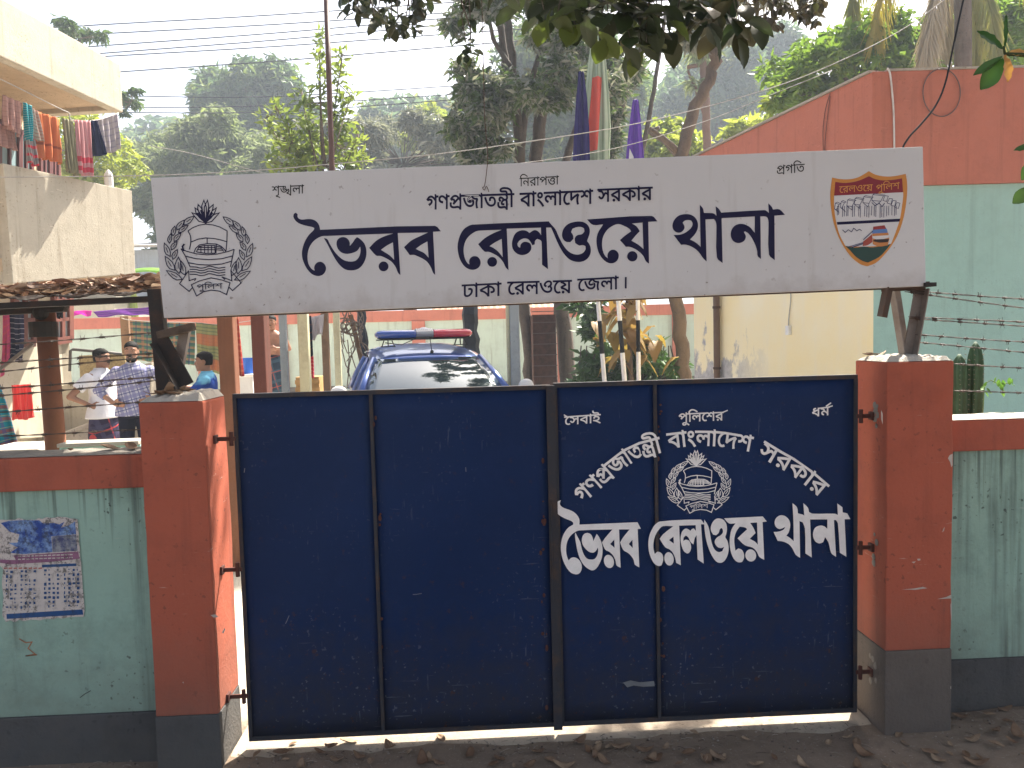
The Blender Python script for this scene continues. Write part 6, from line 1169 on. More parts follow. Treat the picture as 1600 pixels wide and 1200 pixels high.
def yellow_wall():
    m = N('yellow wall paint with bare patches', .85, .2)
    c = m.mix(m.ramp(m.noise(.9, 5), .35, .65), (.92,.78,.46), (.90,.82,.60))
    st = m.noise(1.0, 4, .6, m.co((5,5,.5))); c = m.mix(m.ramp(st, .5, .75, 0, .5), c, (.86,.80,.66))
    g = m.n('ShaderNodeNewGeometry'); ps = m.xyz(g.outputs['Position']); z = ps[2]
    zz = m.math('ADD', z, m.ramp(m.noise(1.7, 7, .7, m.co((1,1,.7), loc=(2,1,0))), .25, .75, -1.1, .95))
    far = m.ramp(ps[1], 8.6, 9.6)
    c = m.mix(m.math('MULTIPLY', m.ramp(zz, 1.35, 1.55, .95, 0), far), c, m.mix(m.ramp(m.noise(9, 6, .75), .4, .6), (.50,.49,.50), (.34,.33,.35)))
    m.color(c); m.bump(m.noise(30, 6), .15, .01); return m.mat
right_building()

# cactuses and a vine behind the cactus wall
def cactus(label, px0, ytop, wpx, seed):
    Y = 4.25; r_ = random.Random(seed); zt = P(px0, ytop, Y).z; c = P(px0, 600, Y); rr = wpx/2/ppm(Y)*1.08; rings = []; n = 60; H_ = zt-.9
    for i in range(25):
        t = i/24; z = .9+H_*t; w_ = rr*(1-.04*math.sin(t*9+seed)); w_ *= .8+.2*min(1, t*5)
        if t > .86: w_ *= math.sqrt(max(.02, 1-((t-.86)/.14)**2))
        ox = .006*math.sin(t*4+seed)
        rings.append([(c.x+ox+math.cos(6.283*k/n)*w_*(1+.17*math.cos(6*6.283*k/n+.4)), Y+math.sin(6.283*k/n)*w_*(1+.17*math.cos(6*6.283*k/n+.4)), z) for k in range(n)])
    t = thing('cactus', label, 'cactus', (c.x, Y, .25)); mb = MB(); mb.loft(rings); mb.mi = 1
    for k in range(6):
        a = (6.283*k-.4)/6
        for z in np.arange(1.35, zt-.03, .028):
            p = Vector((c.x+math.cos(a)*rr*1.15, Y+math.sin(a)*rr*1.15, z))
            for j in range(3): mb.tube([p, p+Vector((math.cos(a)+r_.uniform(-.6,.6), math.sin(a)+r_.uniform(-.6,.6), r_.uniform(-.6,.6))).normalized()*.012], [.0011,.0003], 3)
    mb.build('stem', [plain('cactus skin', (.035,.085,.035), .5, .4, 14), plain('cactus spines', (.30,.26,.18), .6)], t, smooth=True)
    mb = MB(); mb.loft([[(c.x+math.cos(6.283*k/16)*q_, Y+math.sin(6.283*k/16)*q_, z) for k in range(16)] for q_, z in ((.09,.2),(.12,.92),(.125,.92),(.125,.96))]); mb.build('pot', MAT['terra'], t)
cactus('shorter ribbed green cactus right beside the terracotta pillar', 1500, 553, 21, 1)
cactus('taller ribbed green cactus behind the barbed wire', 1522, 534, 21, 4)
def vine():
    r_ = random.Random(3); t = thing('vine', 'thin vine with small green leaves on the barbed wire beside the cactus', 'plant', P(1560, 605, 4.0)); mb = MB()
    mb.tube([P(x,y,4.0) for x,y in ((1530,690),(1536,640),(1538,600),(1548,594),(1560,600),(1580,598))], .003, 5); mb.build('stem', plain('vine stem', (.10,.16,.05)), t)
    mb = MB()
    for x, y in ((1540,603),(1536,608),(1544,612),(1541,618),(1556,596),(1561,599),(1567,600),(1564,606),(1566,615),(1577,596),(1580,600),(1584,598)):
        lf = curled_leaf(.04, .011, .2, 2); M_ = Matrix.Translation(P(x,y,4.0+r_.uniform(-.03,.03)))@Matrix.Rotation(r_.uniform(0,6),4,'Z')@Matrix.Rotation(r_.uniform(.5,1.5),4,'Y'); mb.add([M_@Vector(q_) for q_ in lf.v], lf.f)
    mb.build('leaves', leaf_mat('vine leaf', (.10,.22,.04), (.14,.30,.06), (.08,.18,.03)), t)
vine()
# ------------------------------------------------------------------ police vehicle
def vehicle():
    yaw = R(11); W0 = P(668, 560, 9.6); gz0 = .27
    M_ = Matrix.Translation((W0.x, W0.y, gz0))@Matrix.Rotation(yaw, 4, 'Z')@Matrix.Translation((0, -.72, 0))
    t = thing('police_car', 'blue police pickup with a red and blue light bar parked behind the gate', 'car', (W0.x, W0.y, gz0))
    def put(name, mb, mat, parent=t, **k):
        mb.v = [tuple(M_@Vector(p)) for p in mb.v]; return mb.build(name, mat, parent, **k)
    m = N('dark blue car paint', .28, .5, .35); m.color(m.mix(m.ramp(m.noise(3,4), .4, .7), (.03,.085,.32), (.045,.11,.38))); m.b.inputs['Coat Weight'].default_value = 1; m.b.inputs['Coat Roughness'].default_value = .06; blue = m.mat
    g = N('windscreen glass', .03, .9); g.color((.03,.045,.05)); g.b.inputs['Coat Weight'].default_value = .4; g.b.inputs['Coat Roughness'].default_value = .02; g.b.inputs['IOR'].default_value = 1.6; g.b.inputs['Specular Tint'].default_value = (.72,.88,1,1); glass = g.mat
    blk = plain('black rubber trim', (.015,.015,.016), .6, .2); chrome = plain('bright metal', (.6,.6,.62), .2, .1, metal=.9)
    def sec(y, hw, z0, z1, r=.08):
        pts = []
        for cx, cz, a0 in ((hw-r,z1-r,0),(-hw+r,z1-r,90),(-hw+r,z0+r,180),(hw-r,z0+r,270)):
            for k in range(4): a = R(a0+30*k); pts.append((cx+r*math.cos(a), y, cz+r*math.sin(a)))
        return pts
    mb = MB(); mb.loft([sec(-1.58,.76,.5,.82,.12), sec(-1.5,.88,.42,.92,.12), sec(-1.2,.95,.38,.98,.1), sec(0,.98,.36,1.07,.08), sec(.2,.98,.36,1.08,.08), sec(2.2,.98,.36,1.08,.08), sec(3.45,.96,.4,1.05,.08), sec(3.55,.9,.45,1.0,.1)]); put('body', mb, blue, smooth=True)
    # cabin rings (z, half width, front y, back y)
    lv = [(1.06,.90,.02,2.2),(1.28,.80,.40,2.1),(1.48,.69,.74,2.02)]
    lw = [(1.06+.42*t+.035*math.sin(math.pi*t), .90-.21*t, .02+.70*t, 2.2) for t in [k/8 for k in range(9)]]
    def P_(z, hw, f, b, u, v): return Vector((-hw+2*hw*u, f+(b-f)*v-(.06*math.sin(math.pi*u) if v == 0 else 0), z))
    mb = MB(); n = 14                                     # windscreen, gently bowed
    vs = [P_(z, hw-.075, f-.006, b, i/n, 0) for z, hw, f, b in lw for i in range(n+1)]
    mb.add(vs, [(j*(n+1)+i, j*(n+1)+i+1, (j+1)*(n+1)+i+1, (j+1)*(n+1)+i) for j in range(8) for i in range(n)]); put('windscreen', mb, glass, smooth=True, solid=.006)
    mb = MB()
    for s_ in (0, 1):
        pts = [P_(z, hw-.03, f, b, s_, 0) for z, hw, f, b in lv]; mb.tube(pts, [.05,.045,.04], 8); put('window_pillar', mb, blue, smooth=True); mb = MB()
        pts = [Vector(((2*s_-1)*(hw+.0), b, z)) for z, hw, f, b in lv]; mb.tube(pts, .05, 8); put('window_pillar', mb, blue, smooth=True); mb = MB()
        pts = [Vector(((2*s_-1)*(hw+.004), f*.35+b*.65-.35, z)) for z, hw, f, b in lv]; mb.tube(pts, .035, 8); put('window_pillar', mb, blue, smooth=True); mb = MB()
    mb = MB()
    for s_ in (-1, 1):
        for a_, b_ in ((.05,.42),(.46,.95)):
            vs = []
            for z, hw, f, b in lv: vs += [Vector((s_*(hw-.004), f+(b-f)*a_, z)), Vector((s_*(hw-.004), f+(b-f)*b_, z))]
            mb.add(vs, [(0,1,3,2),(2,3,5,4)]); put('side_window', mb, glass, solid=.006); mb = MB()
    mb = MB()
    for s_ in (-1, 1): mb.tube([Vector((s_*(hw+.012), f+.08, z)) for z, hw, f, b in lv[:1]]+[Vector((s_*.91, 2.1, 1.075))], .018, 6)
    put('beltline_trim', mb, chrome)
    mb = MB(); n, k = 16, 14; vs = []                     # roof dome
    for j in range(k+1):
        for i in range(n+1):
            u, v = i/n, j/k; e = 1-abs(2*u-1)**4; x = -.70+1.40*u; y = .70+1.38*v-.05*math.sin(math.pi*u)*(1-v)
            z = 1.475+.178*(math.sin(math.pi*min(1,(v*.62+.0)))**.8)*(.72+.28*e)-.05*abs(2*u-1)**3; vs.append((x, y, z))
    mb.add(vs, [(j*(n+1)+i, j*(n+1)+i+1, (j+1)*(n+1)+i+1, (j+1)*(n+1)+i) for j in range(k) for i in range(n)]); put('roof', mb, blue, smooth=True, solid=.02)
    mb = MB(); mb.box(-.58,.58,2.0,2.05,1.1,1.46); put('rear_window', mb, glass)
    for s_ in (-1, 1):
        mb = MB(); mb.ball((s_*1.10,.12,1.13), .1, 12, 8, (.95,.5,.8)); mb.bar((s_*.95,.14,1.07),(s_*1.06,.14,1.1), .04,.04); mir = put('side_mirror', mb, plain('white mirror shell', (.7,.7,.7), .3, .1), smooth=True)
        mb = MB(); mb.ball((s_*.6,-1.5,.78), .13, 14, 8, (1.2,.45,.7)); put('headlight', mb, chrome, smooth=True)
        for y in (-.85, 2.55):
            mb = MB(); mb.tube([(s_*.80,y,.36),(s_*.82,y,.36),(s_*.98,y,.36),(s_*1.0,y,.36)], [.30,.345,.345,.30], 24); wh = put('wheel', mb, blk, smooth=False)
            mb = MB(); mb.tube([(s_*.92,y,.36),(s_*1.006,y,.36)], .2, 18); put('rim', mb, chrome, wh)
    mb = MB(); mb.box(-.8,.8,-1.68,-1.52,.42,.62); put('bumper', mb, blk, bevel=.03)
    mb = MB()
    for k in range(5): mb.box(-.42,.42,-1.61,-1.57,.66+k*.04,.685+k*.04)
    put('grille', mb, chrome)
    mb = MB(); mb.bar((-.5,-.02,1.1),(.05,.02,1.12), .02,.02); mb.bar((.05,-.02,1.1),(.55,.02,1.12), .02,.02); put('wiper', mb, blk)
    mb = MB(); mb.tube([(.07,.86,1.52),(.07,.80,1.56)], .022, 8); mb.tube([(.07,.82,1.545),(.062,.95,1.82)], .005, 5); put('antenna', mb, blk)
    # light bar
    yb, zb = 1.0, 1.78
    def lens(x0, x1, cap):
        mb = MB(); rings = []
        for x, s_ in ((x0,1),(x1,1)): rings.append((x,s_))
        st = [(x0,.35 if cap<0 else 1),(x0+.03,.8 if cap<0 else 1),(x0+.08,1),(x1-.08,1),(x1-.03,.8 if cap>0 else 1),(x1,.35 if cap>0 else 1)]
        mb.loft([[(x, yb+math.cos(6.283*k/16)*.13*s_, zb+.058*math.copysign(abs(math.sin(6.283*k/16))**.7, math.sin(6.283*k/16))*s_) for k in range(16)] for x, s_ in st]); return mb
    lb_ = N('blue lens', .12, .6); lb_.color((.012,.06,.32)); lb_.b.inputs['Coat Weight'].default_value = 1
    lr_ = N('red lens', .12, .6); lr_.color((.55,.015,.04)); lr_.b.inputs['Coat Weight'].default_value = 1
    mb = MB(); mb.box(-.60,.60,yb-.11,yb+.11,zb-.072,zb-.055); bar = put('light_bar', mb, blk, bevel=.005)
    put('blue_lens', lens(-.62,-.11,-1), lb_.mat, bar, smooth=True); put('red_lens', lens(.11,.62,1), lr_.mat, bar, smooth=True)
    mb = MB()
    for k in range(9): mb.tube([(-.10+k*.025, yb, zb-.055),(-.10+k*.025+.014, yb, zb-.055)], .001, 4) if False else mb.loft([[(x, yb+math.cos(6.283*q/14)*.135, zb+.004+.068*math.sin(6.283*q/14)) for q in range(14)] for x in (-.105+k*.0238, -.105+k*.0238+.014)])
    mb.loft([[(x, yb+math.cos(6.283*q/14)*.12, zb+.055*math.sin(6.283*q/14)) for q in range(14)] for x in (-.109,.109)])
    put('siren', mb, plain('ribbed grey siren', (.5,.5,.5), .4, .1, metal=.4), bar)
    mb = MB(); mb.ball((0,yb,zb+.05), .06, 12, 7, (1.2,1,.6)); put('siren_dome', mb, plain('pale dome', (.65,.65,.66), .3, .1), bar, smooth=True)
    mb = MB()
    for x in (-.46,.46):
        for dx in (-.05,0,.05): mb.bar((x+dx,yb-.03,zb-.075),(x+dx*1.6,yb-.05,zb-.15), .012,.03)
        mb.box(x-.09,x+.09,yb-.07,yb+.02,zb-.155,zb-.143)
    put('bar_feet', mb, blk, bar)
    mb = MB(); mb.tube([(-.5,yb-.1,zb-.1),(-.3,yb-.14,zb-.13),(-.15,yb-.1,zb-.07)], .006, 5); put('bar_cable', mb, blk, bar)
    mb = MB(); mb.ball((.25,.75,1.05), .13, 12, 8, (1,.5,1.3)); put('seat_headrest', mb, blk, smooth=True)
vehicle()

# ------------------------------------------------------------------ flag poles and flags
def flagpole(label, x0, y0, x1, y1, Y, wpx):
    a, b = P(x0, y0, Y), P(x1, y1, Y); d = (b-a); k = (a.z-.3)/d.z; base = a-d*k; L = (b-base).length; d.normalize()
    t = thing('flag_pole', label, 'flag pole', base, 'black and white flag poles'); n = max(2, int(L/.47)); r_ = wpx/2/ppm(Y)
    mb = MB()
    for i in range(n+1):
        s0, s1 = i*.47, min(L, (i+1)*.47)
        if s1-s0 < .02: continue
        mb.mi = i%2; mb.tube([base+d*s0, base+d*(s1)], [r_*(1-.35*s0/L), r_*(1-.35*s1/L)], 12)
    mb.build('banded_pole', [MAT['white'], MAT['black']], t); mb = MB(); mb.box(base.x-.14, base.x+.14, base.y-.14, base.y+.14, .2, .36); mb.build('footing', MAT['cement'], t, bevel=.02)
    return t, base, d, L
f1 = flagpole('black and white banded flag pole carrying the plain navy flag', 944, 590, 905, 112, 11.0, 7.5)
f2 = flagpole('tallest black and white banded flag pole carrying the green flag with the red disc', 976, 597, 934, 62, 11.2, 8.0)
f3 = flagpole('black and white banded flag pole carrying the violet and white flag', 998, 600, 993, 155, 11.4, 7.5)
for t_, base, d, L in (f1, f2):
    pass
def hang_flag(name, label, Y, outline, mat, thick=.05, seed=0, folds=3):
    """furled flag: rows given as (y, x left, x right)"""
    r_ = random.Random(seed); mb = MB(); n = 40; rings = []; rows = []
    ys = [o[0] for o in outline]
    for k in range(34):
        y = ys[0]+(ys[-1]-ys[0])*k/33; i = max(j for j in range(len(ys)-1) if ys[j] <= y+1e-6); f = (y-ys[i])/(ys[i+1]-ys[i]); rows.append((y, outline[i][1]+(outline[i+1][1]-outline[i][1])*f, outline[i][2]+(outline[i+1][2]-outline[i][2])*f))
    uv = []
    for k, (y, xl, xr) in enumerate(rows):
        a, b = P(xl,y,Y), P(xr,y,Y); c = (a+b)/2; hw = (b.x-a.x)/2; ring = []
        for q in range(n):
            th = 6.283*q/n; w_ = 1+.10*math.sin(folds*th*1.0+seed+k*.04)+.07*math.sin(folds*2.7*th+k*.07)
            ring.append(c+Vector((math.cos(th)*hw*w_, math.sin(th)*max(thick, hw*.55)*(1+.45*math.sin(folds*2*th+seed)), 0))); uv.append((q/n, k/33))
        rings.append(ring)
    mb.loft(rings); mb.uv = uv; return tag(mb.build(name, mat, smooth=True), label, 'flag')
navyc = cloth_mat('navy flag cloth', (.03,.02,.14), [(0,9,0,.15,(.015,.01,.07),.6)]); vio = cloth_mat('violet flag cloth', (.16,.07,.42), [(0,9,0,.2,(.09,.03,.28),.6)])
hang_flag('flag', 'plain navy blue flag furled along its pole', 10.95, [(113,904,912),(150,900,916),(200,897,919),(260,894,920),(300,895,919)], navyc, seed=1)
def green_flag():
    m = N('green flag with red disc', .9, .1); u = m.xyz(m.tc.outputs['UV'])
    x = m.math('SUBTRACT', u[0], m.math('ADD', .70, m.math('MULTIPLY', m.math('SUBTRACT', u[1], .5), -.16))); y = m.math('SUBTRACT', u[1], .50)
    d = m.math('MULTIPLY', m.math('LESS_THAN', m.math('ABSOLUTE', x), .085), m.math('LESS_THAN', m.math('ABSOLUTE', y), .24))
    c = m.mix(m.ramp(m.noise(3,4), .3, .7), (.30,.37,.26), (.40,.46,.35)); f = m.math('FRACT', m.math('MULTIPLY', u[0], 11)); c = m.mix(m.math('MULTIPLY', m.math('LESS_THAN', f, .25), .5), c, (.09,.13,.08))
    m.color(m.mix(d, c, (.62,.10,.07))); return m.mat
hang_flag('flag', 'large green national flag with a red disc furled along the tallest pole', 11.1, [(60,925,944),(100,921,946),(150,916,950),(200,911,952),(240,912,951),(300,914,950)], green_flag(), .07, 2, 4)
hang_flag('flag', 'violet flag with a white lower corner hanging from its pole', 11.35, [(157,989,997),(180,986,1000),(215,982,1003),(260,979,1007),(300,978,1008)], vio, .05, 3)
mb = MB(); q = q4(11.25,(984,232),(990,245),(993,300),(979,300),); mb.slab([q[3],q[2],q[1],q[0]], (0,.01,0)); tag(mb.build('flag_corner', cloth_mat('white flag cloth', (.75,.75,.78))), 'white folded corner showing under the violet flag', 'flag')

# ------------------------------------------------------------------ people
SKIN = [plain('brown skin', (.27,.14,.085), .55, .15, 9), plain('tan skin', (.37,.20,.125), .55, .15, 9)]
HAIR = plain('black hair', (.008,.007,.006), .7, .3, 60, .3, spec=.12)
def cap_(mb, p0, p1, r0, r1, n=12, sq=1.0):
    p0, p1 = Vector(p0), Vector(p1); d = (p1-p0).normalized(); pts = []; rad = []
    for k in range(4): a = R(90-30*k) if k else R(84); pts.append(p0-d*r0*math.sin(a)); rad.append(r0*math.cos(a))
    for k in (1,2): pts.append(p0.lerp(p1,k/3)); rad.append(r0+(r1-r0)*k/3)
    for k in range(4): a = R(30*k) if k < 3 else R(84); pts.append(p1+d*r1*math.sin(a)); rad.append(r1*math.cos(a))
    mb.tube(pts, rad, n, True, sq)
def hand(mb, w_, d, side, curl):
    """palm and five bent fingers from the wrist w_ pointing along d; side: direction across the knuckles towards the thumb, curl: towards the palm"""
    w_, d, side, curl = Vector(w_), Vector(d).normalized(), Vector(side).normalized(), Vector(curl).normalized()
    pc = w_+d*.045; mb.tube([w_, w_+d*.03, w_+d*.085], [.026,.040,.038], 10, True, .45)
    for k, ln in enumerate((.066,.075,.070,.055)):
        b = w_+d*.082+side*(.030-.020*k); m1 = b+d*ln*.5+curl*.010; m2 = m1+d*ln*.32+curl*.022; mb.tube([b-d*.012, m1, m2], [.0095,.009,.0075], 7)
    b = w_+d*.028+side*.03; mb.tube([b, b+side*.026+d*.026, b+side*.032+d*.055+curl*.012], [.012,.011,.008], 7)
def remesh(name, mb, mat, parent, vox, smooth=2):
    me = bpy.data.meshes.new('tmp'); me.from_pydata(mb.v, [], mb.f); ob = bpy.data.objects.new('tmp', me); COL.objects.link(ob)
    bm = bmesh.new(); bm.from_mesh(me); bmesh.ops.recalc_face_normals(bm, faces=bm.faces); bm.to_mesh(me); bm.free()
    r_ = ob.modifiers.new('r', 'REMESH'); r_.mode = 'VOXEL'; r_.voxel_size = vox
    s_ = ob.modifiers.new('s', 'SMOOTH'); s_.iterations = smooth; s_.factor = .5
    dg = bpy.context.evaluated_depsgraph_get(); ev = ob.evaluated_get(dg); m2 = bpy.data.meshes.new_from_object(ev); m2.name = name
    bpy.data.objects.remove(ob); bpy.data.meshes.remove(me); m2.materials.clear(); m2.materials.append(mat)
    m2.polygons.foreach_set('use_smooth', [True]*len(m2.polygons)); o = bpy.data.objects.new(name, m2); COL.objects.link(o); o.parent = parent; return o
def ell(c, rx, ry, z, n=20, p=2.3):
    return [(c[0]+math.copysign(abs(math.cos(6.283*k/n))**(2/p),math.cos(6.283*k/n))*rx, c[1]+math.copysign(abs(math.sin(6.283*k/n))**(2/p),math.sin(6.283*k/n))*ry, z) for k in range(n)]
def head(mb, c, hr=1.0):
    """face looks along -y; c is the centre of the skull"""
    c = Vector(c); prof = [(-.118,.022,.030,-.048),(-.108,.042,.048,-.040),(-.085,.054,.068,-.026),(-.05,.063,.083,-.012),(-.01,.069,.093,-.004),(.03,.074,.098,.002),(.065,.071,.095,.006),(.095,.055,.075,.008),(.112,.030,.042,.008),(.118,.010,.014,.008)]
    mb.loft([ell((c.x, c.y+oy), rx*hr, ry*hr, c.z+z*hr, 22, 2.15) for z, rx, ry, oy in prof])
    mb.tube([c+Vector((0,-.088,.022)), c+Vector((0,-.101,-.005)), c+Vector((0,-.114,-.028)), c+Vector((0,-.092,-.040))], [.008,.011,.015,.010], 8)     # nose
    for s_ in (-1,1):
        mb.tube([c+Vector((s_*.052,-.074,.030)), c+Vector((s_*.028,-.094,.034)), c+Vector((s_*.012,-.094,.030))], [.008,.010,.008], 6)                 # brow
        mb.ball(c+Vector((s_*.042,-.062,-.022)), .026, 8, 6, (1,.8,.9)); mb.ball(c+Vector((s_*.075,.008,-.008)), .024, 10, 7, (.35,.75,1.2))            # cheek, ear
    mb.tube([c+Vector((-.022,-.092,-.066)), c+Vector((0,-.101,-.064)), c+Vector((.022,-.092,-.066))], [.006,.010,.006], 7)
    mb.tube([c+Vector((-.018,-.090,-.077)), c+Vector((0,-.098,-.078)), c+Vector((.018,-.090,-.077))], [.006,.010,.006], 7); mb.ball(c+Vector((0,-.080,-.104)), .020, 8, 6)
def person(label, at, rot, ht, arms, skin, lower='lungi', lower_mat=None, shirt=None, sleeve=.35, beard=False, feet=True, hairline=.02, cuff=None, headturn=0, group=None):
    k = ht/1.68; t = thing('person', label, 'person', at); t.rotation_euler = (0,0,R(rot)); t.scale = (k,k,k)
    mb = MB()
    torso = [(.80,.13,.10,0),(.88,.162,.115,0),(.97,.165,.115,0),(1.06,.150,.105,0),(1.18,.160,.112,0),(1.28,.172,.115,.004),(1.35,.165,.10,.008),(1.395,.115,.075,.012),(1.425,.062,.058,.012)]
    mb.loft([ell((0,oy), rx, ry, z, 24) for z, rx, ry, oy in torso])
    cap_(mb, (0,.012,1.40), (0,-.002,1.49), .058, .054)
    hm = MB(); head(hm, (0,0,0)); Hm = Matrix.Translation((0,-.012,1.562))@Matrix.Rotation(R(headturn),4,'Z'); hm.v = [tuple(Hm@Vector(p)) for p in hm.v]; mb.add(hm.v, hm.f)
    for s_ in (-1,1):
        cap_(mb, (s_*.085,0,.88), (s_*.10,-.01,.48), .088, .056); cap_(mb, (s_*.10,-.01,.48), (s_*.105,.02,.09), .055, .038)
        mb.tube([(s_*.105,.06,.045),(s_*.105,.0,.055),(s_*.112,-.10,.035),(s_*.115,-.165,.022)], [.03,.042,.04,.022], 10, True, .8)
    for s_, el, wr, hd, sd, cu in arms:
        sh_ = Vector((s_*.178,.008,1.335)); el, wr = Vector(el), Vector(wr)
        cap_(mb, sh_, el, .052, .039); cap_(mb, el, wr, .038, .026); hand(mb, wr, hd, sd, cu)
    remesh('body', mb, skin, t, .0085, 3)
    # hair: a cap over the skull following the hairline
    hb = MB(); rings = []
    for z, rx, ry, oy, cutf in ((-.045,.064,.086,.010,.55),(0,.071,.096,.006,.30),(.035,.0765,.101,.004,hairline+.02),(.058,.077,.102,.005,0),(.078,.0735,.099,.006,-.1),(.10,.061,.083,.008,-.5),(.121,.034,.047,.008,-1),(.128,.006,.008,.008,-1)):
        ring = []
        for q in range(28):
            a = 6.283*q/28; x, y = math.cos(a)*rx, math.sin(a)*ry
            if y < 0 and z < .07: y = max(y, -ry*(.05 if z < 0 else .22 if z < .03 else .42 if z < .05 else .88))
            ring.append(tuple(Hm@Vector((x, y+oy, z))))
        rings.append(ring)
    hb.loft(rings); hb.build_local = None
    h_ = MB(); h_.v, h_.f, h_.m, h_.uv = hb.v, hb.f, hb.m, hb.uv; remesh('hair', h_, HAIR, t, .007, 1)
    if beard:
        bb = MB(); bb.loft([[tuple(Hm@Vector(p)) for p in ell((0,oy), rx, ry, z, 20)] for z, rx, ry, oy in ((-.125,.022,.030,-.050),(-.112,.046,.052,-.042),(-.088,.059,.072,-.028),(-.066,.061,.060,-.016),(-.045,.064,.030,-.008))])
        remesh('beard', bb, HAIR, t, .007, 1)
        mb2 = MB(); mb2.tube([tuple(Hm@Vector(p)) for p in ((-.030,-.090,-.062),(0,-.106,-.050),(.030,-.090,-.062))], [.005,.009,.005], 7)
    else: mb2 = MB(); mb2.tube([tuple(Hm@Vector(p)) for p in ((-.026,-.093,-.056),(0,-.106,-.049),(.026,-.093,-.056))], [.004,.007,.004], 7)
    mo = remesh('moustache', mb2, HAIR, t, .004, 0)
    for s_ in (-1,1):
        e = MB(); e.ball(tuple(Hm@Vector((s_*.030,-.0815,.012))), .0105, 10, 7, (1.2,.7,.6)); eo = MB(); eo.v, eo.f, eo.m, eo.uv = e.v, e.f, e.m, e.uv
        ob = raw('eye', eo, plain('eye white', (.34,.31,.28), .3, .05), t); e = MB(); e.ball(tuple(Hm@Vector((s_*.030,-.0865,.012))), .0058, 8, 6, (1.1,.6,1)); raw('iris', e, MAT['black'], ob)
        e = MB(); e.tube([tuple(Hm@Vector(p)) for p in ((s_*.050,-.084,.030),(s_*.032,-.099,.038),(s_*.014,-.099,.033))], [.003,.0055,.004], 6); raw('eyebrow', e, HAIR, t)
    if shirt:
        sm = MB(); hem = .82
        tr = [(hem,.222,.172,0),(.90,.206,.158,0),(1.0,.184,.141,-.004),(1.10,.170,.128,-.004),(1.2,.178,.130,0),(1.29,.188,.130,.004),(1.355,.180,.113,.008),(1.402,.128,.088,.012),(1.428,.082,.076,.012)]
        sm.loft([[(x+.004*math.sin(6*math.atan2(y,x)+z*9), y+.004*math.sin(5*math.atan2(y,x)-z*14), z) for x, y, z in ell((0,oy), rx, ry, z, 30)] for z, rx, ry, oy in tr])
        for s_, el, wr, hd, sd, cu in arms:
            sh_ = Vector((s_*.178,.008,1.335)); el, wr = Vector(el), Vector(wr)
            if sleeve < 1: e2 = sh_.lerp(el, sleeve); sm.tube([sh_-(el-sh_).normalized()*.03, sh_, e2], [.05,.070,.074 if sleeve < .8 else .06], 14)
            else:
                cap_(sm, sh_, el, .066, .054); sm.tube([el, el.lerp(wr, min(.95, sleeve-1+.02))], [.054,.046], 12)
                if cuff: c2 = el.lerp(wr, sleeve-1-.10); c3 = el.lerp(wr, sleeve-1+.05); sm.tube([c2,c3], [.05,.05], 12)
        remesh('shirt', sm, shirt, t, .009, 3)
        cm = MB(); n = 20; cm.loft([[(x, y-(.012 if q == 0 else 0), z-(.03 if y < -.04 and q == 0 else 0)) for x, y, z in ell((0,.012), rx, ry, z0, n)] for q, (rx, ry, z0) in enumerate(((.086,.080,1.418),(.074,.070,1.44),(.068,.066,1.445),(.066,.064,1.43),(.074,.070,1.41)))]); raw('collar', cm, shirt if not cuff else cuff, t, True)
    if lower == 'lungi':
        lm = MB(); st = [(1.00,.168,.122,0),(.93,.174,.128,0),(.80,.192,.142,0),(.6,.205,.155,.005),(.4,.200,.155,.01),(.2,.198,.16,.012),(.13,.196,.16,.012)]
        lm.loft([[(x*(1+.035*math.sin(7*math.atan2(y,x)+z*5)*(1.1-z)), y*(1+.05*math.sin(6*math.atan2(y,x)-z*4)*(1.1-z)), z) for x, y, z in ell((0,oy), rx, ry, z, 44, 2.0)] for z, rx, ry, oy in st]); raw('lungi', lm, lower_mat, t, True)
    else:
        lm = MB(); lm.loft([ell((0,0), rx, ry, z, 24) for z, rx, ry in ((1.0,.168,.122),(.9,.176,.130),(.8,.165,.125))])
        for s_ in (-1,1): lm.tube([(s_*.088,0,.88),(s_*.10,-.005,.5),(s_*.105,.015,.10)], [.102,.075,.066], 16)
        remesh('trousers', lm, lower_mat, t, .010, 2)
    return t
def raw(name, mb, mat, parent, smooth=True):
    me = bpy.data.meshes.new(name); me.from_pydata([tuple(v) for v in mb.v], [], mb.f); me.materials.append(mat)
    if smooth: me.polygons.foreach_set('use_smooth', [True]*len(me.polygons))
    o = bpy.data.objects.new(name, me); COL.objects.link(o); o.parent = parent; return o
def plaid3(name, base, col1, col2, s1, s2, w1=.25, w2=.08):
    m = N(name, .9, .15); x = m.xyz(m.co((1,1,1), (0,.25,0))); c = m.mix(m.ramp(m.noise(6,4), .3, .7, 0, .3), base, tuple(v*.6 for v in base))
    for ax in (0, 2):
        f = m.math('FRACT', m.math('MULTIPLY', x[ax], s1)); c = m.mix(m.math('MULTIPLY', m.math('LESS_THAN', f, w1), .75), c, col1)
        f = m.math('FRACT', m.math('ADD', m.math('MULTIPLY', x[ax], s2), .3)); c = m.mix(m.math('MULTIPLY', m.math('LESS_THAN', f, w2), .85), c, col2)
    m.color(c); m.bump(m.noise(14, 4), .35, .02); return m.mat
def fcloth(name, col, col2=None):
    m = N(name, .9, .15); c = m.mix(m.ramp(m.noise(5,5), .35, .65), col, col2 or tuple(v*.85 for v in col)); m.color(c); m.bump(m.noise(11, 4, .6), .4, .025); return m.mat
def feet_at(xh, yh, Y, ht): p = P(xh, yh, Y); return Vector((p.x, p.y, p.z-ht))
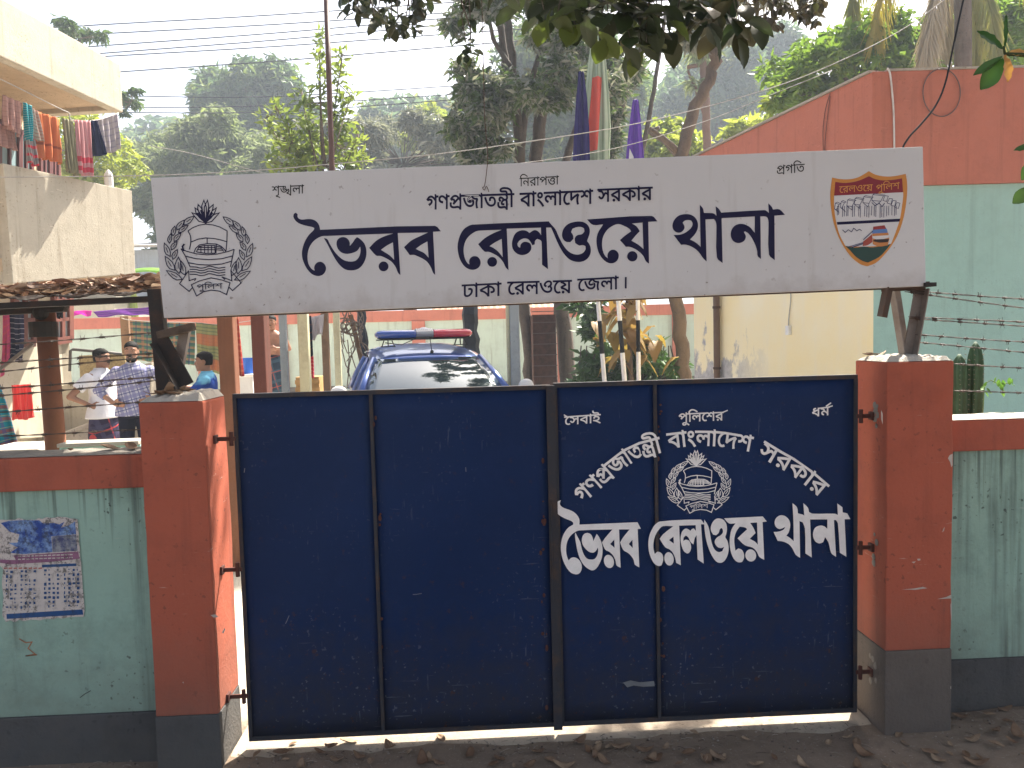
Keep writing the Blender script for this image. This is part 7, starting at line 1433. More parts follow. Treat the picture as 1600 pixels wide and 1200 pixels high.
# (side, elbow, wrist, hand direction, thumb side, curl)
person('man in white T-shirt and dark plaid lungi, seen from the side, hand on hip', feet_at(156, 545, 9.9, 1.70), 72, 1.70,
       [(-1,(-.37,.13,1.11),(-.215,-.02,.99),(.75,-.5,-.25),(0,-.3,1),(.3,-.9,0)),(1,(.30,.10,1.10),(.19,-.06,1.0),(-.5,-.7,-.3),(0,-.2,1),(-.4,-.8,0))], SKIN[0], 'lungi',
       plaid3('dark plaid lungi', (.025,.018,.045), (.05,.045,.09), (.42,.05,.05), 7, 5.5, .3, .09), fcloth('white T-shirt', (.72,.72,.74)), .62, headturn=8)
person('bearded man in blue checked shirt facing the gate, hands on his hips', feet_at(205, 534, 9.3, 1.70), 12, 1.70,
       [(-1,(-.40,.06,1.12),(-.21,-.09,.98),(.75,-.35,-.15),(0,-.4,1),(.5,-.8,0)),(1,(.42,.10,1.14),(.22,-.07,1.0),(-.7,-.4,-.1),(0,-.3,1),(-.5,-.8,0))], SKIN[1], 'trousers',
       fcloth('dark trousers', (.012,.013,.025)), plaid3('blue checked shirt', (.50,.50,.58), (.20,.20,.36), (.08,.09,.22), 11, 11, .42, .12), 1.45, True, cuff=fcloth('pale shirt cuff', (.5,.5,.58)))
def two_tone():
    m = N('blue two tone shirt', .85, .2); z = m.xyz(m.tc.outputs['Object']); zz = m.math('ADD', z[2], m.math('MULTIPLY', m.math('ABSOLUTE', z[0]), .35)); zz = m.math('ADD', zz, m.ramp(m.noise(3,3), .3, .7, -.06, .06))
    m.color(m.mix(m.ramp(zz, 1.36, 1.40), (.012,.05,.26), (.16,.45,.62))); m.bump(m.noise(11,4), .3, .02); return m.mat
person('man in a two tone blue shirt looking away to the side behind the gate pillar', feet_at(320, 550, 9.6, 1.66), -78, 1.66,
       [(-1,(-.24,-.16,1.22),(-.10,-.36,1.26),(.6,-.6,.0),(0,0,1),(.5,.5,0)),(1,(.24,-.14,1.20),(.12,-.36,1.24),(-.6,-.6,0),(0,0,1),(-.5,.5,0))], SKIN[0], 'trousers', fcloth('grey trousers', (.06,.06,.07)), two_tone(), 1.0, headturn=-6)
person('shirtless man in a dark blue lungi standing between two posts with folded hands', feet_at(424, 493, 13.4, 1.68), 4, 1.68,
       [(-1,(-.27,.04,1.09),(-.06,-.16,1.06),(.9,-.1,.05),(0,.2,1),(.2,.9,0)),(1,(.27,.03,1.10),(.08,-.17,1.12),(-.9,-.1,.05),(0,.2,1),(-.2,.9,0))], plain('warm light brown skin', (.38,.19,.115), .5, .15, 9), 'lungi', plaid3('blue lungi', (.02,.04,.07), (.05,.10,.14), (.35,.08,.06), 6, 4, .3, .06), headturn=-6)
# ------------------------------------------------------------------ trees and plants
def leaf_mesh(name, pos, size, aspect, mat, parent, seed, droop=.5, wide=0.0, dirs=None, fold=.22):
    """thousands of small folded leaves (two triangles each) around the given points"""
    r_ = np.random.default_rng(seed); pos = np.asarray(pos, dtype=np.float64); n = len(pos)
    d = r_.normal(size=(n,3)); d[:,2] = d[:,2]*.7-droop
    if dirs is not None: d = d*.6+np.asarray(dirs)
    d /= np.linalg.norm(d,axis=1)[:,None]
    u = r_.normal(size=(n,3)); u[:,2] += .9; s_ = np.cross(d,u); s_ /= np.linalg.norm(s_,axis=1)[:,None]+1e-9; nn = np.cross(s_,d)
    L = size*(.65+.7*r_.random(n)); W = L*aspect*(.8+.4*r_.random(n))*.5
    base = pos; mid = pos+d*(L*.45)[:,None]; tip = pos+d*L[:,None]-nn*(L*.12)[:,None]
    l = mid+s_*W[:,None]+nn*(W*fold*2)[:,None]; rr = mid-s_*W[:,None]+nn*(W*fold*2)[:,None]
    o = Vector(parent.location) if parent is not None else Vector((0,0,0)); ov = np.array(o)
    co = np.stack([base,l,tip,rr],axis=1).reshape(-1,3)-ov
    me = bpy.data.meshes.new(name); me.vertices.add(4*n); me.vertices.foreach_set('co', co.astype(np.float32).ravel())
    idx = np.arange(n)[:,None]*4; tri = np.concatenate([idx+[0,1,2], idx+[0,2,3]],axis=1).astype(np.int32).ravel()
    me.loops.add(6*n); me.loops.foreach_set('vertex_index', tri); me.polygons.add(2*n)
    me.polygons.foreach_set('loop_start', np.arange(0,6*n,3,dtype=np.int32)); me.polygons.foreach_set('loop_total', np.full(2*n,3,dtype=np.int32))
    me.materials.append(mat); me.update(calc_edges=True); me.validate()
    ob = bpy.data.objects.new(name, me); COL.objects.link(ob); ob.parent = parent; return ob
def blob_points(r_, c, rad, n, shell=.55):
    """points in an uneven clump, more of them near its outside"""
    v = r_.normal(size=(n,3)); v /= np.linalg.norm(v,axis=1)[:,None]; k = (shell+(1-shell)*r_.random(n))**.6
    w_ = 1+.25*np.sin(v[:,0]*5+c[0])*np.sin(v[:,1]*4+c[2])+.2*np.sin(v[:,2]*7+c[1]); return np.array(c)+v*(k*w_)[:,None]*np.array(rad)
def limb(mb, pts, r0, r1, r_, n=8):
    q = [Vector(p) for p in pts]; out = []; k = len(q)-1
    for i in range(k):
        for s_ in range(4): t = s_/4; out.append(q[i].lerp(q[i+1],t)+Vector((r_.normal(),r_.normal(),r_.normal()))*r0*.12)
    out.append(q[-1]); m = len(out); mb.tube(out, [r0+(r1-r0)*(i/(m-1))**.8 for i in range(m)], n)
BARK = plaster('grey brown bark', (.14,.105,.08), (.04,.03,.025), .6, .6, .8, (.25,.22,.19), bump=1.0, zdirt=None)
BARKD = plaster('dark bark', (.10,.08,.066), (.02,.018,.015), .6, .6, .8, (.16,.14,.12), bump=1.0, zdirt=None)
LM = dict(
 mango=leaf_mat('mango leaves', (.035,.075,.022), (.060,.115,.03), (.11,.17,.04), .4, .4, .1),
 dusty=leaf_mat('dust covered leaves', (.10,.12,.085), (.16,.175,.14), (.06,.09,.045), .3, .6, .7, (.32,.33,.30)),
 dusty2=leaf_mat('dusty green leaves', (.09,.14,.06), (.15,.20,.09), (.20,.27,.06), .45, .7, .45, (.31,.33,.28)),
 lime=leaf_mat('young yellow green leaves', (.24,.30,.05), (.36,.40,.08), (.16,.23,.04), .45, .5),
 green=leaf_mat('sunlit green leaves', (.10,.19,.03), (.17,.27,.045), (.24,.30,.05), .5, .5),
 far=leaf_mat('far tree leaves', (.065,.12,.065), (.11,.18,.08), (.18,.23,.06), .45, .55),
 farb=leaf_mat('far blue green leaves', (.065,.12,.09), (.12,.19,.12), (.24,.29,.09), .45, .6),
 fig=leaf_mat('large leathery leaves', (.018,.032,.011), (.032,.050,.015), (.055,.050,.020), .24, .4, .0),
 crot=leaf_mat('dark glossy bush leaves', (.035,.085,.028), (.06,.13,.04), (.11,.19,.045), .3, .35),
 teak=leaf_mat('yellowing broad leaves', (.30,.20,.07), (.22,.13,.05), (.38,.30,.04), .35, .6),
)
def tree(name, label, base, trunks, clumps, leaf_size, aspect, mat, seed, bark=BARK, droop=.5, per=900, cat='tree', group=None, leafname='crown'):
    """trunks: lists of points with radii; clumps: (centre, radii, density factor)"""
    t = thing(name, label, cat, base, group); r_ = np.random.default_rng(seed)
    mb = MB()
    for pts, ra, rb in trunks: limb(mb, pts, ra, rb, r_)
    for c, rad, dn in clumps:                                    # twigs that run into every clump
        if trunks:
            src = min((p for pts, _, _ in trunks for p in pts), key=lambda p: (Vector(p)-Vector(c)).length); s_ = Vector(src)
            for k in range(3):
                e = Vector(c)+Vector(r_.normal(size=3))*rad[0]*.45; mid = s_.lerp(e,.5)+Vector(r_.normal(size=3))*rad[0]*.15; mb.tube([s_,mid,e], [max(.008,rad[0]*.035),max(.006,rad[0]*.02),.004], 5)
    mb.build('trunk', bark, t, smooth=True)
    pts = np.concatenate([blob_points(r_, c, rad, int(per*dn)) for c, rad, dn in clumps])
    leaf_mesh(leafname, pts, leaf_size, aspect, mat, t, seed, droop); return t
def auto_clumps(seed, x0, x1, y0, y1, Y, n, rpx, dY=1.5, shape='ell', dens=1.0, flat=.8):
    """clumps scattered over the picture region the crown covers, at distance Y and around it"""
    r_ = np.random.default_rng(seed); out = []; cx, cy2 = (x0+x1)/2, (y0+y1)/2
    while len(out) < n:
        u, v = r_.uniform(-1,1,2)
        if shape == 'ell' and u*u+v*v > 1: continue
        if shape == 'dome' and u*u+max(0,-v)**2 > 1: continue
        y_ = Y+r_.uniform(-dY,dY); p = P(cx+u*(x1-x0)/2, cy2+v*(y1-y0)/2, y_); rr = rpx/ppm(Y)*r_.uniform(.65,1.3); out.append((tuple(p), (rr, rr, rr*flat), dens*r_.uniform(.7,1.2)))
    return out
V3 = lambda x, y, Y: tuple(P(x, y, Y))
def base(x, Y): p = P(x, 600, Y); return (p.x, Y, .25)
# far trees
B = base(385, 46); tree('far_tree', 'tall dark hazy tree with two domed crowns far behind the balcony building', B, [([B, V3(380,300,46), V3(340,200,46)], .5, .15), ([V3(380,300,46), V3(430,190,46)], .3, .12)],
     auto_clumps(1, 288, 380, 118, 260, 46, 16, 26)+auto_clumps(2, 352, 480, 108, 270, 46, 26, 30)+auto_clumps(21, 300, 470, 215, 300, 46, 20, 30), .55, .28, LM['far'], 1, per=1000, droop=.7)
B = base(310, 34); tree('dusty_tree', 'broad dusty grey green tree behind the upper edge of the sign, next to the laundry', B, [([B, V3(310,420,34), V3(300,280,34)], .35, .1)],
     auto_clumps(3, 215, 450, 185, 420, 34, 60, 26, 2.5), .34, .26, LM['dusty2'], 3, per=800, droop=.6)
B = base(640, 30); tree('dusty_tree', 'grey dust covered bushy tree just above the middle of the sign', B, [([B, V3(640,400,30), V3(630,260,30)], .3, .1)],
     auto_clumps(4, 440, 770, 172, 420, 30, 70, 25, 2.5, 'dome')+auto_clumps(41, 470, 600, 185, 250, 29, 10, 18), .32, .24, LM['dusty'], 4, per=850, droop=.7)
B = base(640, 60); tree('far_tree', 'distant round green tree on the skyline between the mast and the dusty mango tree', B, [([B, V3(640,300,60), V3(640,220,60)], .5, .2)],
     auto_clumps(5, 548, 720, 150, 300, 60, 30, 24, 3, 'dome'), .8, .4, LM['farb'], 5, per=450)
B = base(645, 40); tree('lime_tree', 'bright yellow green tree half hidden by the dust covered tree', B, [([B, V3(645,300,40)], .3, .1)], auto_clumps(6, 610, 715, 172, 225, 40, 14, 16, 2), .4, .4, LM['lime'], 6, per=350)
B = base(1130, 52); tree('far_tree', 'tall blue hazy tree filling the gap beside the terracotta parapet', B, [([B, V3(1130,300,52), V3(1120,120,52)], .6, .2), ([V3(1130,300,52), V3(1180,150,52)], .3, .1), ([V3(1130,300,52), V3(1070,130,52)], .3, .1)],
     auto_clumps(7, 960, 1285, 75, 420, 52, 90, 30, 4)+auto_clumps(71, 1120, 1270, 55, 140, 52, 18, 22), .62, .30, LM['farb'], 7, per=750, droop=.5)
B = base(480, 75); tree('far_tree', 'low hazy tree line showing far away between the balcony and the dark two domed tree', B, [([B, V3(240,330,75)], .5, .2)], auto_clumps(8, 190, 330, 195, 330, 70, 26, 26, 3), .9, .4, LM['farb'], 8, per=350)
B = base(880, 40); tree('far_tree', 'hazy green tree behind the trunks of the dusty mango tree', B, [([B, V3(880,300,40), V3(880,150,40)], .4, .1)], auto_clumps(9, 740, 1010, 40, 330, 40, 60, 30, 3), .5, .3, LM['far'], 9, per=550)
# yellow green sapling by the mast
B = base(505, 14); r9 = np.random.default_rng(31); tr = [([B, V3(508,400,14), V3(505,270,14), V3(500,150,14), V3(500,70,14)], .05, .012)]; cl = []
for x0, y0, x1, y1 in ((505,300,430,165),(505,290,470,140),(508,300,548,150),(510,320,565,250),(505,330,415,185),(508,260,500,60),(512,300,535,85),(508,320,455,220),(505,350,425,250),(508,330,480,190),(512,340,560,210)):
    tr.append(([V3(x0,y0,14), V3((x0+x1)/2-3,(y0+y1)/2,14+r9.uniform(-.4,.4)), V3(x1,y1,14+r9.uniform(-.5,.5))], .022, .007))
    for k in range(7):
        u = .35+.65*k/6; cl.append((V3(x0+(x1-x0)*u, y0+(y1-y0)*u, 14+r9.uniform(-.3,.3)), (.13,.13,.16), 1))
tree('sapling', 'upright yellow green sapling growing behind the sign around the mast', B, tr, cl, .16, .42, leaf_mat('sapling leaves', (.17,.24,.05), (.27,.34,.06), (.10,.16,.04), .45, .5, .12), 31, per=19, droop=-.35)
# dusty mango tree in the yard
def mango():
    t = thing('mango_tree', 'dusty mango tree with several dark trunks rising behind the flags', 'tree', base(825, 14)); r_ = np.random.default_rng(11); mb = MB(); Y = 14
    def L_(pts, a, b, dY=0): limb(mb, [V3(x,y,Y+dY+k*.1) for k,(x,y) in enumerate(pts)], a, b, r_)
    L_([(832,640),(828,560),(820,470),(815,330),(812,240),(806,170),(800,110),(790,20)], .13, .08); L_([(884,640),(886,560),(877,470),(862,330),(835,250),(846,180),(860,120),(880,60),(905,-20)], .17, .09, .2)
    L_([(812,240),(822,170),(835,110),(850,60)], .08, .04, .4); L_([(806,170),(790,110),(782,40),(775,-40)], .09, .05); L_([(800,110),(770,60),(760,10)], .05, .03); L_([(846,180),(880,110),(930,70)], .06, .03, .3); L_([(862,330),(900,200),(940,120),(990,60)], .09, .04, .6)
    L_([(950,260),(965,180),(985,120),(1005,60)], .10, .06, 1.2); L_([(1000,250),(1015,180),(1028,100),(1040,20)], .05, .035, .6); L_([(1030,200),(1012,205),(1040,225),(1062,250)], .04, .03, .6)
    mb.build('trunk', BARKD, t, smooth=True)
    cl = auto_clumps(12, 700, 1010, -60, 175, 14, 58, 22, 1.4)+auto_clumps(13, 690, 795, 90, 270, 14.2, 26, 18, .8)+auto_clumps(14, 850, 980, 130, 255, 15.4, 9, 14, .6)+auto_clumps(151, 700, 1040, -380, -60, 13.5, 26, 24, 2)
    pts = np.concatenate([blob_points(r_, c, rad, int(135*dn), .1) for c, rad, dn in cl]); leaf_mesh('crown', pts, .19, .25, LM['dusty'], t, 12, .3)
    pts = np.concatenate([blob_points(r_, c, rad, int(125*dn), .1) for c, rad, dn in cl]); leaf_mesh('green_leaves', pts, .19, .29, LM['mango'], t, 13, .35)
mango()
def crooked():
    t = thing('crooked_tree', 'bare crooked trunk leaning up beside the violet flag', 'tree', base(1068, 12)); r_ = np.random.default_rng(16); mb = MB(); Y = 12.4
    limb(mb, [V3(*p, Y) for p in ((1070,660),(1070,600),(1066,540),(1055,470),(1056,330),(1062,240),(1082,180),(1108,125),(1117,90),(1112,50),(1100,0))], .13, .08, r_, 10)
    limb(mb, [V3(*p, Y) for p in ((1117,90),(1130,50),(1150,10))], .05, .03, r_); limb(mb, [V3(*p, Y) for p in ((1062,240),(1035,215),(1015,200))], .06, .03, r_)
    mb.build('trunk', BARK, t, smooth=True); cl = auto_clumps(17, 1060, 1150, 30, 75, 12.4, 8, 13, .4)+auto_clumps(18, 1060, 1280, -70, 10, 12.4, 10, 22, .8)
    pts = np.concatenate([blob_points(r_, c, rad, int(110*dn), .3) for c, rad, dn in cl]); leaf_mesh('crown', pts, .22, .22, LM['dusty'], t, 17, .9)
    tt = thing('cut_pole_tree', 'thin red brown pruned trunk with a crossbar behind the crooked trunk', 'tree', base(1100, 19)); mb = MB(); limb(mb, [V3(*p, 19) for p in ((1112,640),(1107,300),(1104,200),(1102,140),(1098,85))], .12, .09, r_); limb(mb, [V3(1104,190,19), V3(1088,140,19), V3(1075,110,19)], .06, .03, r_); mb.bar(P(1074,105,19), P(1128,95,19), .08, .08)
    mb.build('trunk', plaster('red brown bark', (.17,.105,.08), (.08,.05,.04), .5, .5, .6, bump=.8, zdirt=None), tt, smooth=True); cl = [(V3(1098,80,19), (.4,.4,.25), 1), (V3(1085,130,19), (.2,.2,.2), .3)]
    leaf_mesh('crown', np.concatenate([blob_points(r_, c, rad, int(160*d_), .2) for c, rad, d_ in cl]), .34, .16, LM['dusty2'], tt, 19, .9)
crooked()
B = base(1100, 22); tree('lime_bush', 'bright yellow green bush beyond the yard, between the violet flag and the terracotta parapet', B, [([B, V3(1100,400,22), V3(1095,240,22)], .15, .05)],
     auto_clumps(20, 1000, 1115, 188, 330, 22, 34, 17, 1.2)+auto_clumps(22, 1120, 1205, 183, 300, 22, 26, 17, 1.2), .25, .42, LM['lime'], 20, per=170, droop=.1)
B = base(1330, 14.5); tree('garden_tree', 'leafy bright green tree standing behind the terracotta parapet', B, [([B, V3(1330,300,14.5), V3(1350,110,14.5), V3(1375,40,14.5)], .12, .03), ([V3(1330,140,14.5), V3(1300,70,14.5)], .05, .02), ([V3(1345,120,14.5), V3(1400,60,14.5)], .05, .02)],
     auto_clumps(23, 1205, 1330, 75, 190, 14.5, 30, 19, 1)+auto_clumps(24, 1290, 1450, 25, 160, 14.5, 40, 20, 1)+auto_clumps(25, 1440, 1640, 10, 110, 15.5, 40, 24, 1), .20, .36, LM['green'], 23, per=150, droop=.25)
B = base(60, 22); tree('roadside_tree', 'yellow green tree behind the hanging laundry beside the balcony roof', B, [([B, V3(80,400,22), V3(150,220,22)], .15, .05)],
     auto_clumps(26, 85, 225, 175, 300, 22, 26, 18, 1), .22, .40, LM['lime'], 26, per=170, droop=.3)
B = base(50, 24); tree('roof_tree', 'dark leaved tree poking up behind the cream roof parapet', B, [([B, V3(90,300,24), V3(125,60,24)], .15, .04), ([V3(125,150,24), V3(205,160,24)], .05, .02)],
     auto_clumps(27, 90, 118, 22, 60, 24, 5, 9, .6)+auto_clumps(28, 118, 160, 45, 75, 24, 5, 8, .6)+auto_clumps(29, 190, 212, 120, 185, 24, 6, 8, .5), .24, .36, LM['mango'], 27, per=45, droop=.8)
# shrubs by the flag poles
def shrubs():
    t = thing('bush', 'dark green bush growing around the feet of the flag poles', 'bush', base(980, 12.6)); r_ = np.random.default_rng(40); mb = MB()
    for k in range(16): x = 905+k*10; limb(mb, [(P(980,600,12.6).x+r_.uniform(-.3,.3),12.6,.2), V3(x,570,12.6), V3(x+r_.uniform(-8,8),540,12.6)], .025, .01, r_, 6)
    mb.build('stems', BARKD, t); cl = auto_clumps(41, 898, 1062, 535, 640, 12.6, 46, 15, .5, dens=1)+auto_clumps(42, 890, 940, 465, 530, 12.9, 10, 11, .3)
    leaf_mesh('crown', np.concatenate([blob_points(r_, c, rad, int(46*d_), .3) for c, rad, d_ in cl]), .2, .42, LM['crot'], t, 41, .25)
    t = thing('broad_leaved_plant', 'tall plant with big yellowing drooping leaves behind the flag poles', 'plant', base(985, 12.0)); mb = MB(); limb(mb, [base(985,12.0), V3(985,560,12), V3(982,500,12), V3(980,440,12)], .05, .025, r_); mb.build('stem', BARK, t, smooth=True)
    mb = MB(); rr = random.Random(5)
    for k in range(64):
        y = rr.uniform(440,560); x = 982+rr.gauss(0,17+max(0,(y-450))*.1); a = rr.uniform(0,6.283); p = P(x,y,12.0+rr.uniform(-.45,.3)); ln = rr.uniform(.24,.42); n = 6
        d = Vector((math.cos(a), math.sin(a), 0)); s_ = Vector((-d.y,d.x,0)); vs = []
        for i in range(n+1):
            u = i/n; c = p+d*ln*u*(.8)+Vector((0,0,-ln*(.25*u+.75*u*u)+.05*u)); w_ = ln*.30*math.sin(math.pi*min(1,u*.92+.06))**.8
            for j in (-1,-.5,0,.5,1): vs.append(c+s_*j*w_+Vector((0,0,abs(j)**1.4*w_*.35+.012*math.sin(u*14+j*3))))
        mb.add(vs, [(i*5+j,i*5+j+1,(i+1)*5+j+1,(i+1)*5+j) for i in range(n) for j in range(4)])
    mb.build('leaves', LM['teak'], t, smooth=True)
shrubs()
B = base(222, 24); mb = MB(); t = thing('banana_plant', 'bright green banana leaf showing above the leaf covered roof', 'plant', B); mb.tube([B, V3(205,440,24)], .12, 8); mb.build('stem', LM['lime'], t)
mb = MB()
for a0, ln in ((.1,1.6),(2.9,1.2),(.6,1.3)):
    p = P(206,424,24); vs = []
    for i in range(9):
        u = i/8; c = p+Vector((math.cos(a0)*ln*u, math.sin(a0)*.3*u, .35*u-.55*u*u)); w_ = .22*math.sin(math.pi*min(1,u*.9+.08))
        vs += [c+Vector((0,w_,-.05)), c+Vector((0,0,.05)), c-Vector((0,w_,.05))]
    mb.add(vs, [(i*3+j,i*3+j+1,(i+1)*3+j+1,(i+1)*3+j) for i in range(8) for j in (0,1)])
mb.build('leaves', leaf_mat('banana leaf', (.22,.42,.05), (.25,.45,.06), (.18,.38,.05)), t, smooth=True)
# coconut palm behind the building
def palm():
    c0 = P(1500, -110, 13.5); t = thing('coconut_palm', 'coconut palm with yellowing and grey hanging fronds above the terracotta parapet', 'palm', (c0.x, 13.5, .2)); mb = MB(); r_ = np.random.default_rng(50)
    limb(mb, [(c0.x+.3,13.5,.2),(c0.x+.15,13.5,3),(c0.x,13.5,c0.z)], .18, .13, r_, 12); mb.build('trunk', BARK, t, smooth=True)
    mats = [leaf_mat('palm frond', (.24,.24,.07), (.33,.31,.10), (.18,.21,.06), .4, .5), leaf_mat('dead palm frond', (.30,.25,.17), (.42,.36,.26), (.34,.27,.17), .2, .8), leaf_mat('yellow palm frond', (.36,.30,.05), (.42,.34,.06), (.28,.27,.06), .45, .5)]
    for pts, mi, dens, ll in (([(1500,-110),(1440,-95),(1395,-60),(1372,20),(1366,60)],2,1,.75),([(1500,-110),(1430,-120),(1360,-90),(1335,-10),(1330,30)],0,1,.7),([(1500,-110),(1480,-70),(1462,0),(1450,60),(1440,112)],1,1.6,.8),([(1500,-110),(1490,-60),(1480,10),(1472,70),(1468,115)],1,1.5,.7),
                              ([(1500,-110),(1530,-60),(1550,20),(1560,90)],0,1.2,.8),([(1500,-110),(1515,-40),(1525,40),(1520,105)],0,1.2,.75),([(1500,-110),(1570,-100),(1620,-40),(1640,60)],2,1.2,.8),([(1500,-110),(1560,-130),(1640,-100),(1700,0)],0,1,.8),([(1500,-110),(1420,-160),(1330,-150),(1270,-60)],0,1,.7)):
        dY = r_.uniform(-.8,.8); q = [P(x,y,13.5+dY*min(1,k*.4)) for k,(x,y) in enumerate(pts)]; mb = MB(); mb.tube(q, [.035]+[.022]*(len(q)-2)+[.008], 6); n = int(120*dens); vs_ = MB()
        for k in range(n):
            u = .12+.88*k/n; s_ = u*(len(q)-1); i = min(len(q)-2,int(s_)); p = q[i].lerp(q[i+1], s_-i); d = (q[i+1]-q[i]).normalized()
            for sg_ in (-1,1):
                side = Vector((-d.z, r_.uniform(-.5,.5), d.x)).normalized()*sg_; dv = (side*.45+d*.55+Vector((0,0,-.9))+Vector(r_.normal(size=3))*.10).normalized(); L_ = ll*(1-.35*abs(u-.5)*2)*r_.uniform(.8,1.1); w_ = .012
                e1 = p+dv*L_*.55; e2 = p+dv*L_+Vector((0,0,-L_*.15)); sd = dv.cross(Vector((0,1,0))).normalized()*w_
                vs_.add([p-sd*.5,p+sd*.5,e1+sd,e1-sd,e2], [(0,1,2,3),(3,2,4)])
        fr = mb.build('frond', mats[mi], t); vs_.build('leaflets', mats[mi], fr)
palm()
# large leathery-leaved tree overhead: its trunk stands beside the viewer, its branches hang into view
def fig():
    t = thing('overhead_tree', 'tree whose dark leathery leaves hang into the top of the view above the sign', 'tree', (3.4, -1.2, 0)); r_ = np.random.default_rng(60); rr = random.Random(61)
    mb = MB(); limb(mb, [(3.4,-1.2,-.1),(3.3,-1.0,2.2),(3.0,-.4,4.2),(2.2,.8,5.2)], .22, .12, r_, 12)
    hub = Vector((2.2,.8,5.2)); limb(mb, [hub,(1.6,2.2,5.3),(1.1,3.6,4.75),(1.0,4.2,4.45)], .07, .02, r_); limb(mb, [hub,(.8,2.6,5.6),(-.2,4.2,5.3),(-.75,4.9,4.85)], .06, .02, r_); limb(mb, [(3.0,-.4,4.2),(3.3,1.2,4.2),(2.9,2.4,3.5),(2.05,2.75,3.12)], .05, .012, r_); limb(mb, [hub,(2.5,3.4,5.8),(2.9,5.5,5.6)], .05, .02, r_)
    mb.build('trunk', BARKD, t, smooth=True)
    def big_leaf(dst, p, d, ln, wd, up, curl=.25):
        d = Vector(d).normalized(); s_ = d.cross(Vector(up)).normalized(); nn = s_.cross(d); n = 8; vs = []
        for i in range(n+1):
            u = i/n; c = Vector(p)+d*ln*u-nn*curl*ln*u*u; w_ = wd*max(.02, math.sin(math.pi*min(1,u**1.25*.96+.03)))**.8
            for j in (-1,-.55,0,.55,1): vs.append(c+s_*j*w_+nn*(abs(j)*w_*.22+.003*math.sin(u*20+j*4)))
        dst.add(vs, [(i*5+j,i*5+j+1,(i+1)*5+j+1,(i+1)*5+j) for i in range(n) for j in range(4)])
    def bunch(px_, py_, Y, n, ln, spread, dst, stem, size_px=10):
        c = P(px_, py_, Y); stem.tube([c+Vector((rr.uniform(-.12,.12), -.1, .5)), c+Vector((rr.uniform(-.04,.04),0,.16)), c], [.006,.004,.003], 6)
        for k in range(n):
            a = k*2.4+rr.uniform(-.4,.4); el = rr.uniform(-1.1,.15); d = Vector((math.cos(a)*math.cos(el), math.sin(a)*math.cos(el), math.sin(el))); big_leaf(dst, c+Vector((rr.uniform(-1,1),rr.uniform(-1,1),rr.uniform(-1,1)))*spread, d, ln*rr.uniform(.75,1.15), ln*.29*rr.uniform(.85,1.2), (rr.uniform(-.3,.3),rr.uniform(-.3,.3),1), rr.uniform(.05,.4))
    lf, st = MB(), MB()
    for x, y, n in ((820,-5,7),(845,10,7),(870,5,7),(895,20,8),(920,12,7),(905,40,7),(950,20,8),(960,45,8),(985,15,8),(1000,40,8),(1025,20,8),(1035,48,7),(1015,55,6),(1060,12,8),(1085,8,7),(1100,22,7),(1095,30,5),(1130,-10,6),(1150,18,5),(1155,34,6),(1162,48,6),(1140,30,4),(1000,-15,9),(940,-15,9),(880,-20,8),(1060,-15,8),(790,-20,6),(985,62,5)):
        bunch(x, y, 4.2+rr.uniform(-.3,.3), max(3, n-2), .175, .05, lf, st)
    br = st.build('branch', BARKD, t); lf.build('leaves', LM['fig'], br, smooth=True)
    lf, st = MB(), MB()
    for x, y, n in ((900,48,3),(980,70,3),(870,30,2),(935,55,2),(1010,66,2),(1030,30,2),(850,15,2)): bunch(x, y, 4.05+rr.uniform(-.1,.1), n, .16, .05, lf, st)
    br = st.build('branch', BARKD, t); lf.build('green_leaves', leaf_mat('lighter backlit leaves', (.07,.10,.02), (.10,.14,.03), (.20,.09,.03), .5, .4), br, smooth=True)  # paler copy of the leathery leaf colour, with backlight put into it
    lf, st = MB(), MB()
    for x, y, n in ((545,5,6),(560,14,6),(578,8,7),(590,25,7),(605,15,8),(622,30,8),(640,22,8),(655,8,7),(632,42,7),(612,42,6),(648,40,6),(570,-10,7),(610,-12,8),(650,-15,7),(665,-5,5),(588,34,4),(540,-10,6)):
        bunch(x, y, 5.3+rr.uniform(-.3,.3), n, .10, .03, lf, st)
    br = st.build('branch', BARKD, t); lf.build('leaves', LM['fig'], br, smooth=True)
    lf, st = MB(), MB()
    for x, y, n in ((728,8,5),(735,25,5),(728,66,5),(735,80,4),(728,90,4),(745,-5,5)): bunch(x, y, 5.0, n, .08, .03, lf, st)
    br = st.build('branch', BARKD, t); lf.build('leaves', LM['fig'], br, smooth=True)
    lf, st = MB(), MB()
    for k in range(34):
        x, y = rr.uniform(1165,1300), rr.uniform(-20,38); 
        if y > 45-(x-1165)*.12: continue
        bunch(x, y, 6.8+rr.uniform(-.5,.5), 6, .10, .04, lf, st)
    br = st.build('branch', BARKD, t); lf.build('leaves', leaf_mat('reddish dark leaves', (.035,.030,.014), (.06,.045,.02), (.05,.06,.02), .2, .4), br, smooth=True)
    # near sprig at the side with one yellow leaf
    st = MB(); Y = 2.75; c = P(1570,84,Y); st.tube([P(1640,78,Y), P(1600,86,Y), c], [.010,.008,.006], 8); st.tube([c, P(1568,72,Y)], [.005,.003], 6); br = st.build('sprig', plain('green twig', (.05,.07,.025)), t, smooth=True)
    G_ = MB()
    for a, b, w_ in (((1567,76),(1528,47),.018),((1566,88),(1521,117),.013),((1568,92),(1533,140),.026),((1570,76),(1573,22),.007),((1600,84),(1570,84),.012)):
        A_, B_ = P(*a,Y), P(*b,Y+.03); d = B_-A_; big_leaf(G_, A_, d, d.length, w_*1.25, (.1,-1,.35), .04)
    G_.build('leaves', leaf_mat('near green leaves', (.03,.085,.02), (.05,.12,.03), (.04,.10,.02), .3, .3), br, smooth=True)
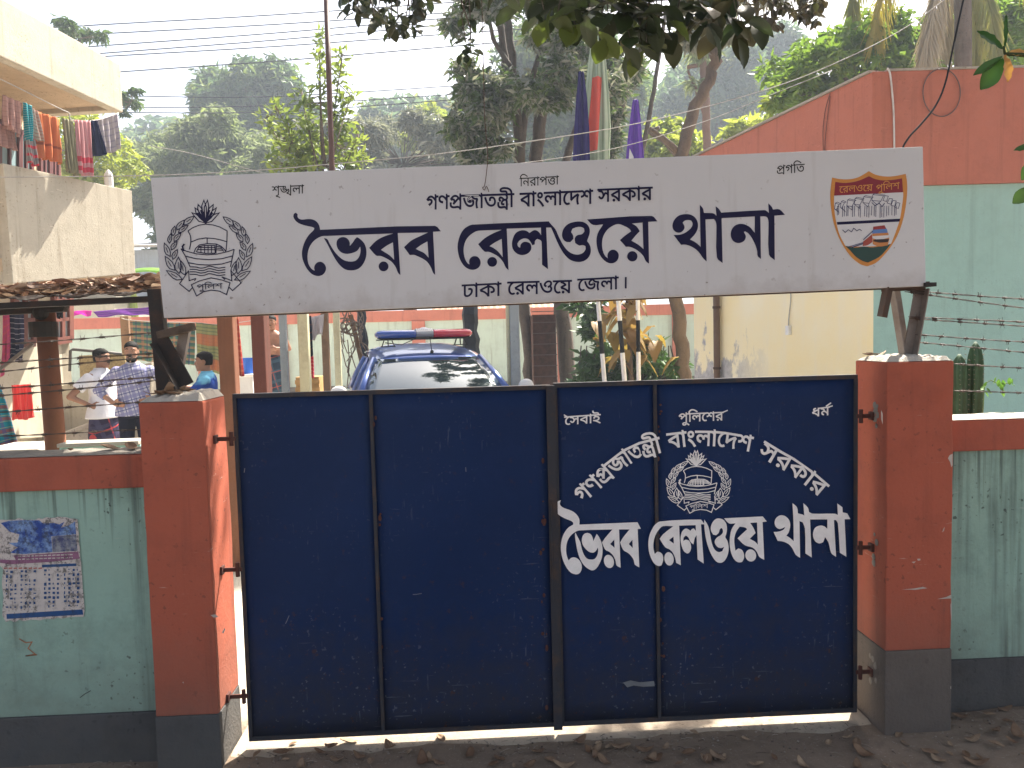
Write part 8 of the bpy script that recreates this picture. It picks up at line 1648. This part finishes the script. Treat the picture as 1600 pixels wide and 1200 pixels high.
    G_ = MB(); A_, B_ = P(1570,86,Y-.02), P(1579,127,Y); d = B_-A_; big_leaf(G_, A_, d, d.length, .024, (.2,-1,.2), .1); A_, B_ = P(1572,84,Y), P(1610,80,Y); d = B_-A_; big_leaf(G_, A_, d, d.length, .016, (.2,-1,.5), .1)
    G_.build('withered_leaves', leaf_mat('withered orange leaf', (.42,.20,.05), (.45,.25,.08), (.30,.12,.04), .3, .5), br, smooth=True)
    G_ = MB(); st = MB(); st.tube([P(1650,180,Y), P(1625,230,Y), P(1612,290,Y)], .005, 6); b2 = st.build('sprig', plain('green twig', (.05,.07,.025)), t)
    for a, b, w_ in (((1620,225),(1584,234),.012),((1622,240),(1598,282),.028),((1615,290),(1583,318),.026)):
        A_, B_ = P(*a,Y), P(*b,Y+.03); d = B_-A_; big_leaf(G_, A_, d, d.length, w_, (.1,-1,.35), .06)
    G_.build('leaves', LM['crot'], b2, smooth=True)
    # crown out of frame, above and behind the viewer (seen mirrored in the windscreen; it shades the gate's front)
    cl = [((rr.uniform(-4,5), rr.uniform(-4.5,2.2), rr.uniform(5.2,7.2)), (.9,.9,.6), 1) for _ in range(34)]
    cl += [((rr.uniform(-3.2,6.0), y_, rr.uniform(.2,1.4)+max(5.0, 2.75+.46*y_+.75)), (.85,.85,.5), 1) for y_ in [rr.uniform(1.4,7.0) for _ in range(56)]]
    pts = np.concatenate([blob_points(r_, c, rad, 260, .3) for c, rad, d_ in cl]); leaf_mesh('crown', pts, .17, .42, LM['fig'], t, 66, .4)
fig()

# ------------------------------------------------------------------ the dusty air over the yard and the far trees
def haze():
    mb = MB(); mb.box(-330, 330, -140, 380, -1.4, 46)
    m = bpy.data.materials.new('dusty air'); m.use_nodes = True; nt_ = m.node_tree; nt_.nodes.remove(nt_.nodes['Principled BSDF'])
    v = nt_.nodes.new('ShaderNodeVolumePrincipled'); v.inputs['Color'].default_value = (.76,.87,1.0,1); v.inputs['Density'].default_value = .0028; v.inputs['Anisotropy'].default_value = .2
    nt_.links.new(v.outputs[0], nt_.nodes['Material Output'].inputs['Volume'])
    o = mb.build('haze', m); tag(o, 'pale dusty haze that greys the far trees', 'haze', kind='stuff')
haze()
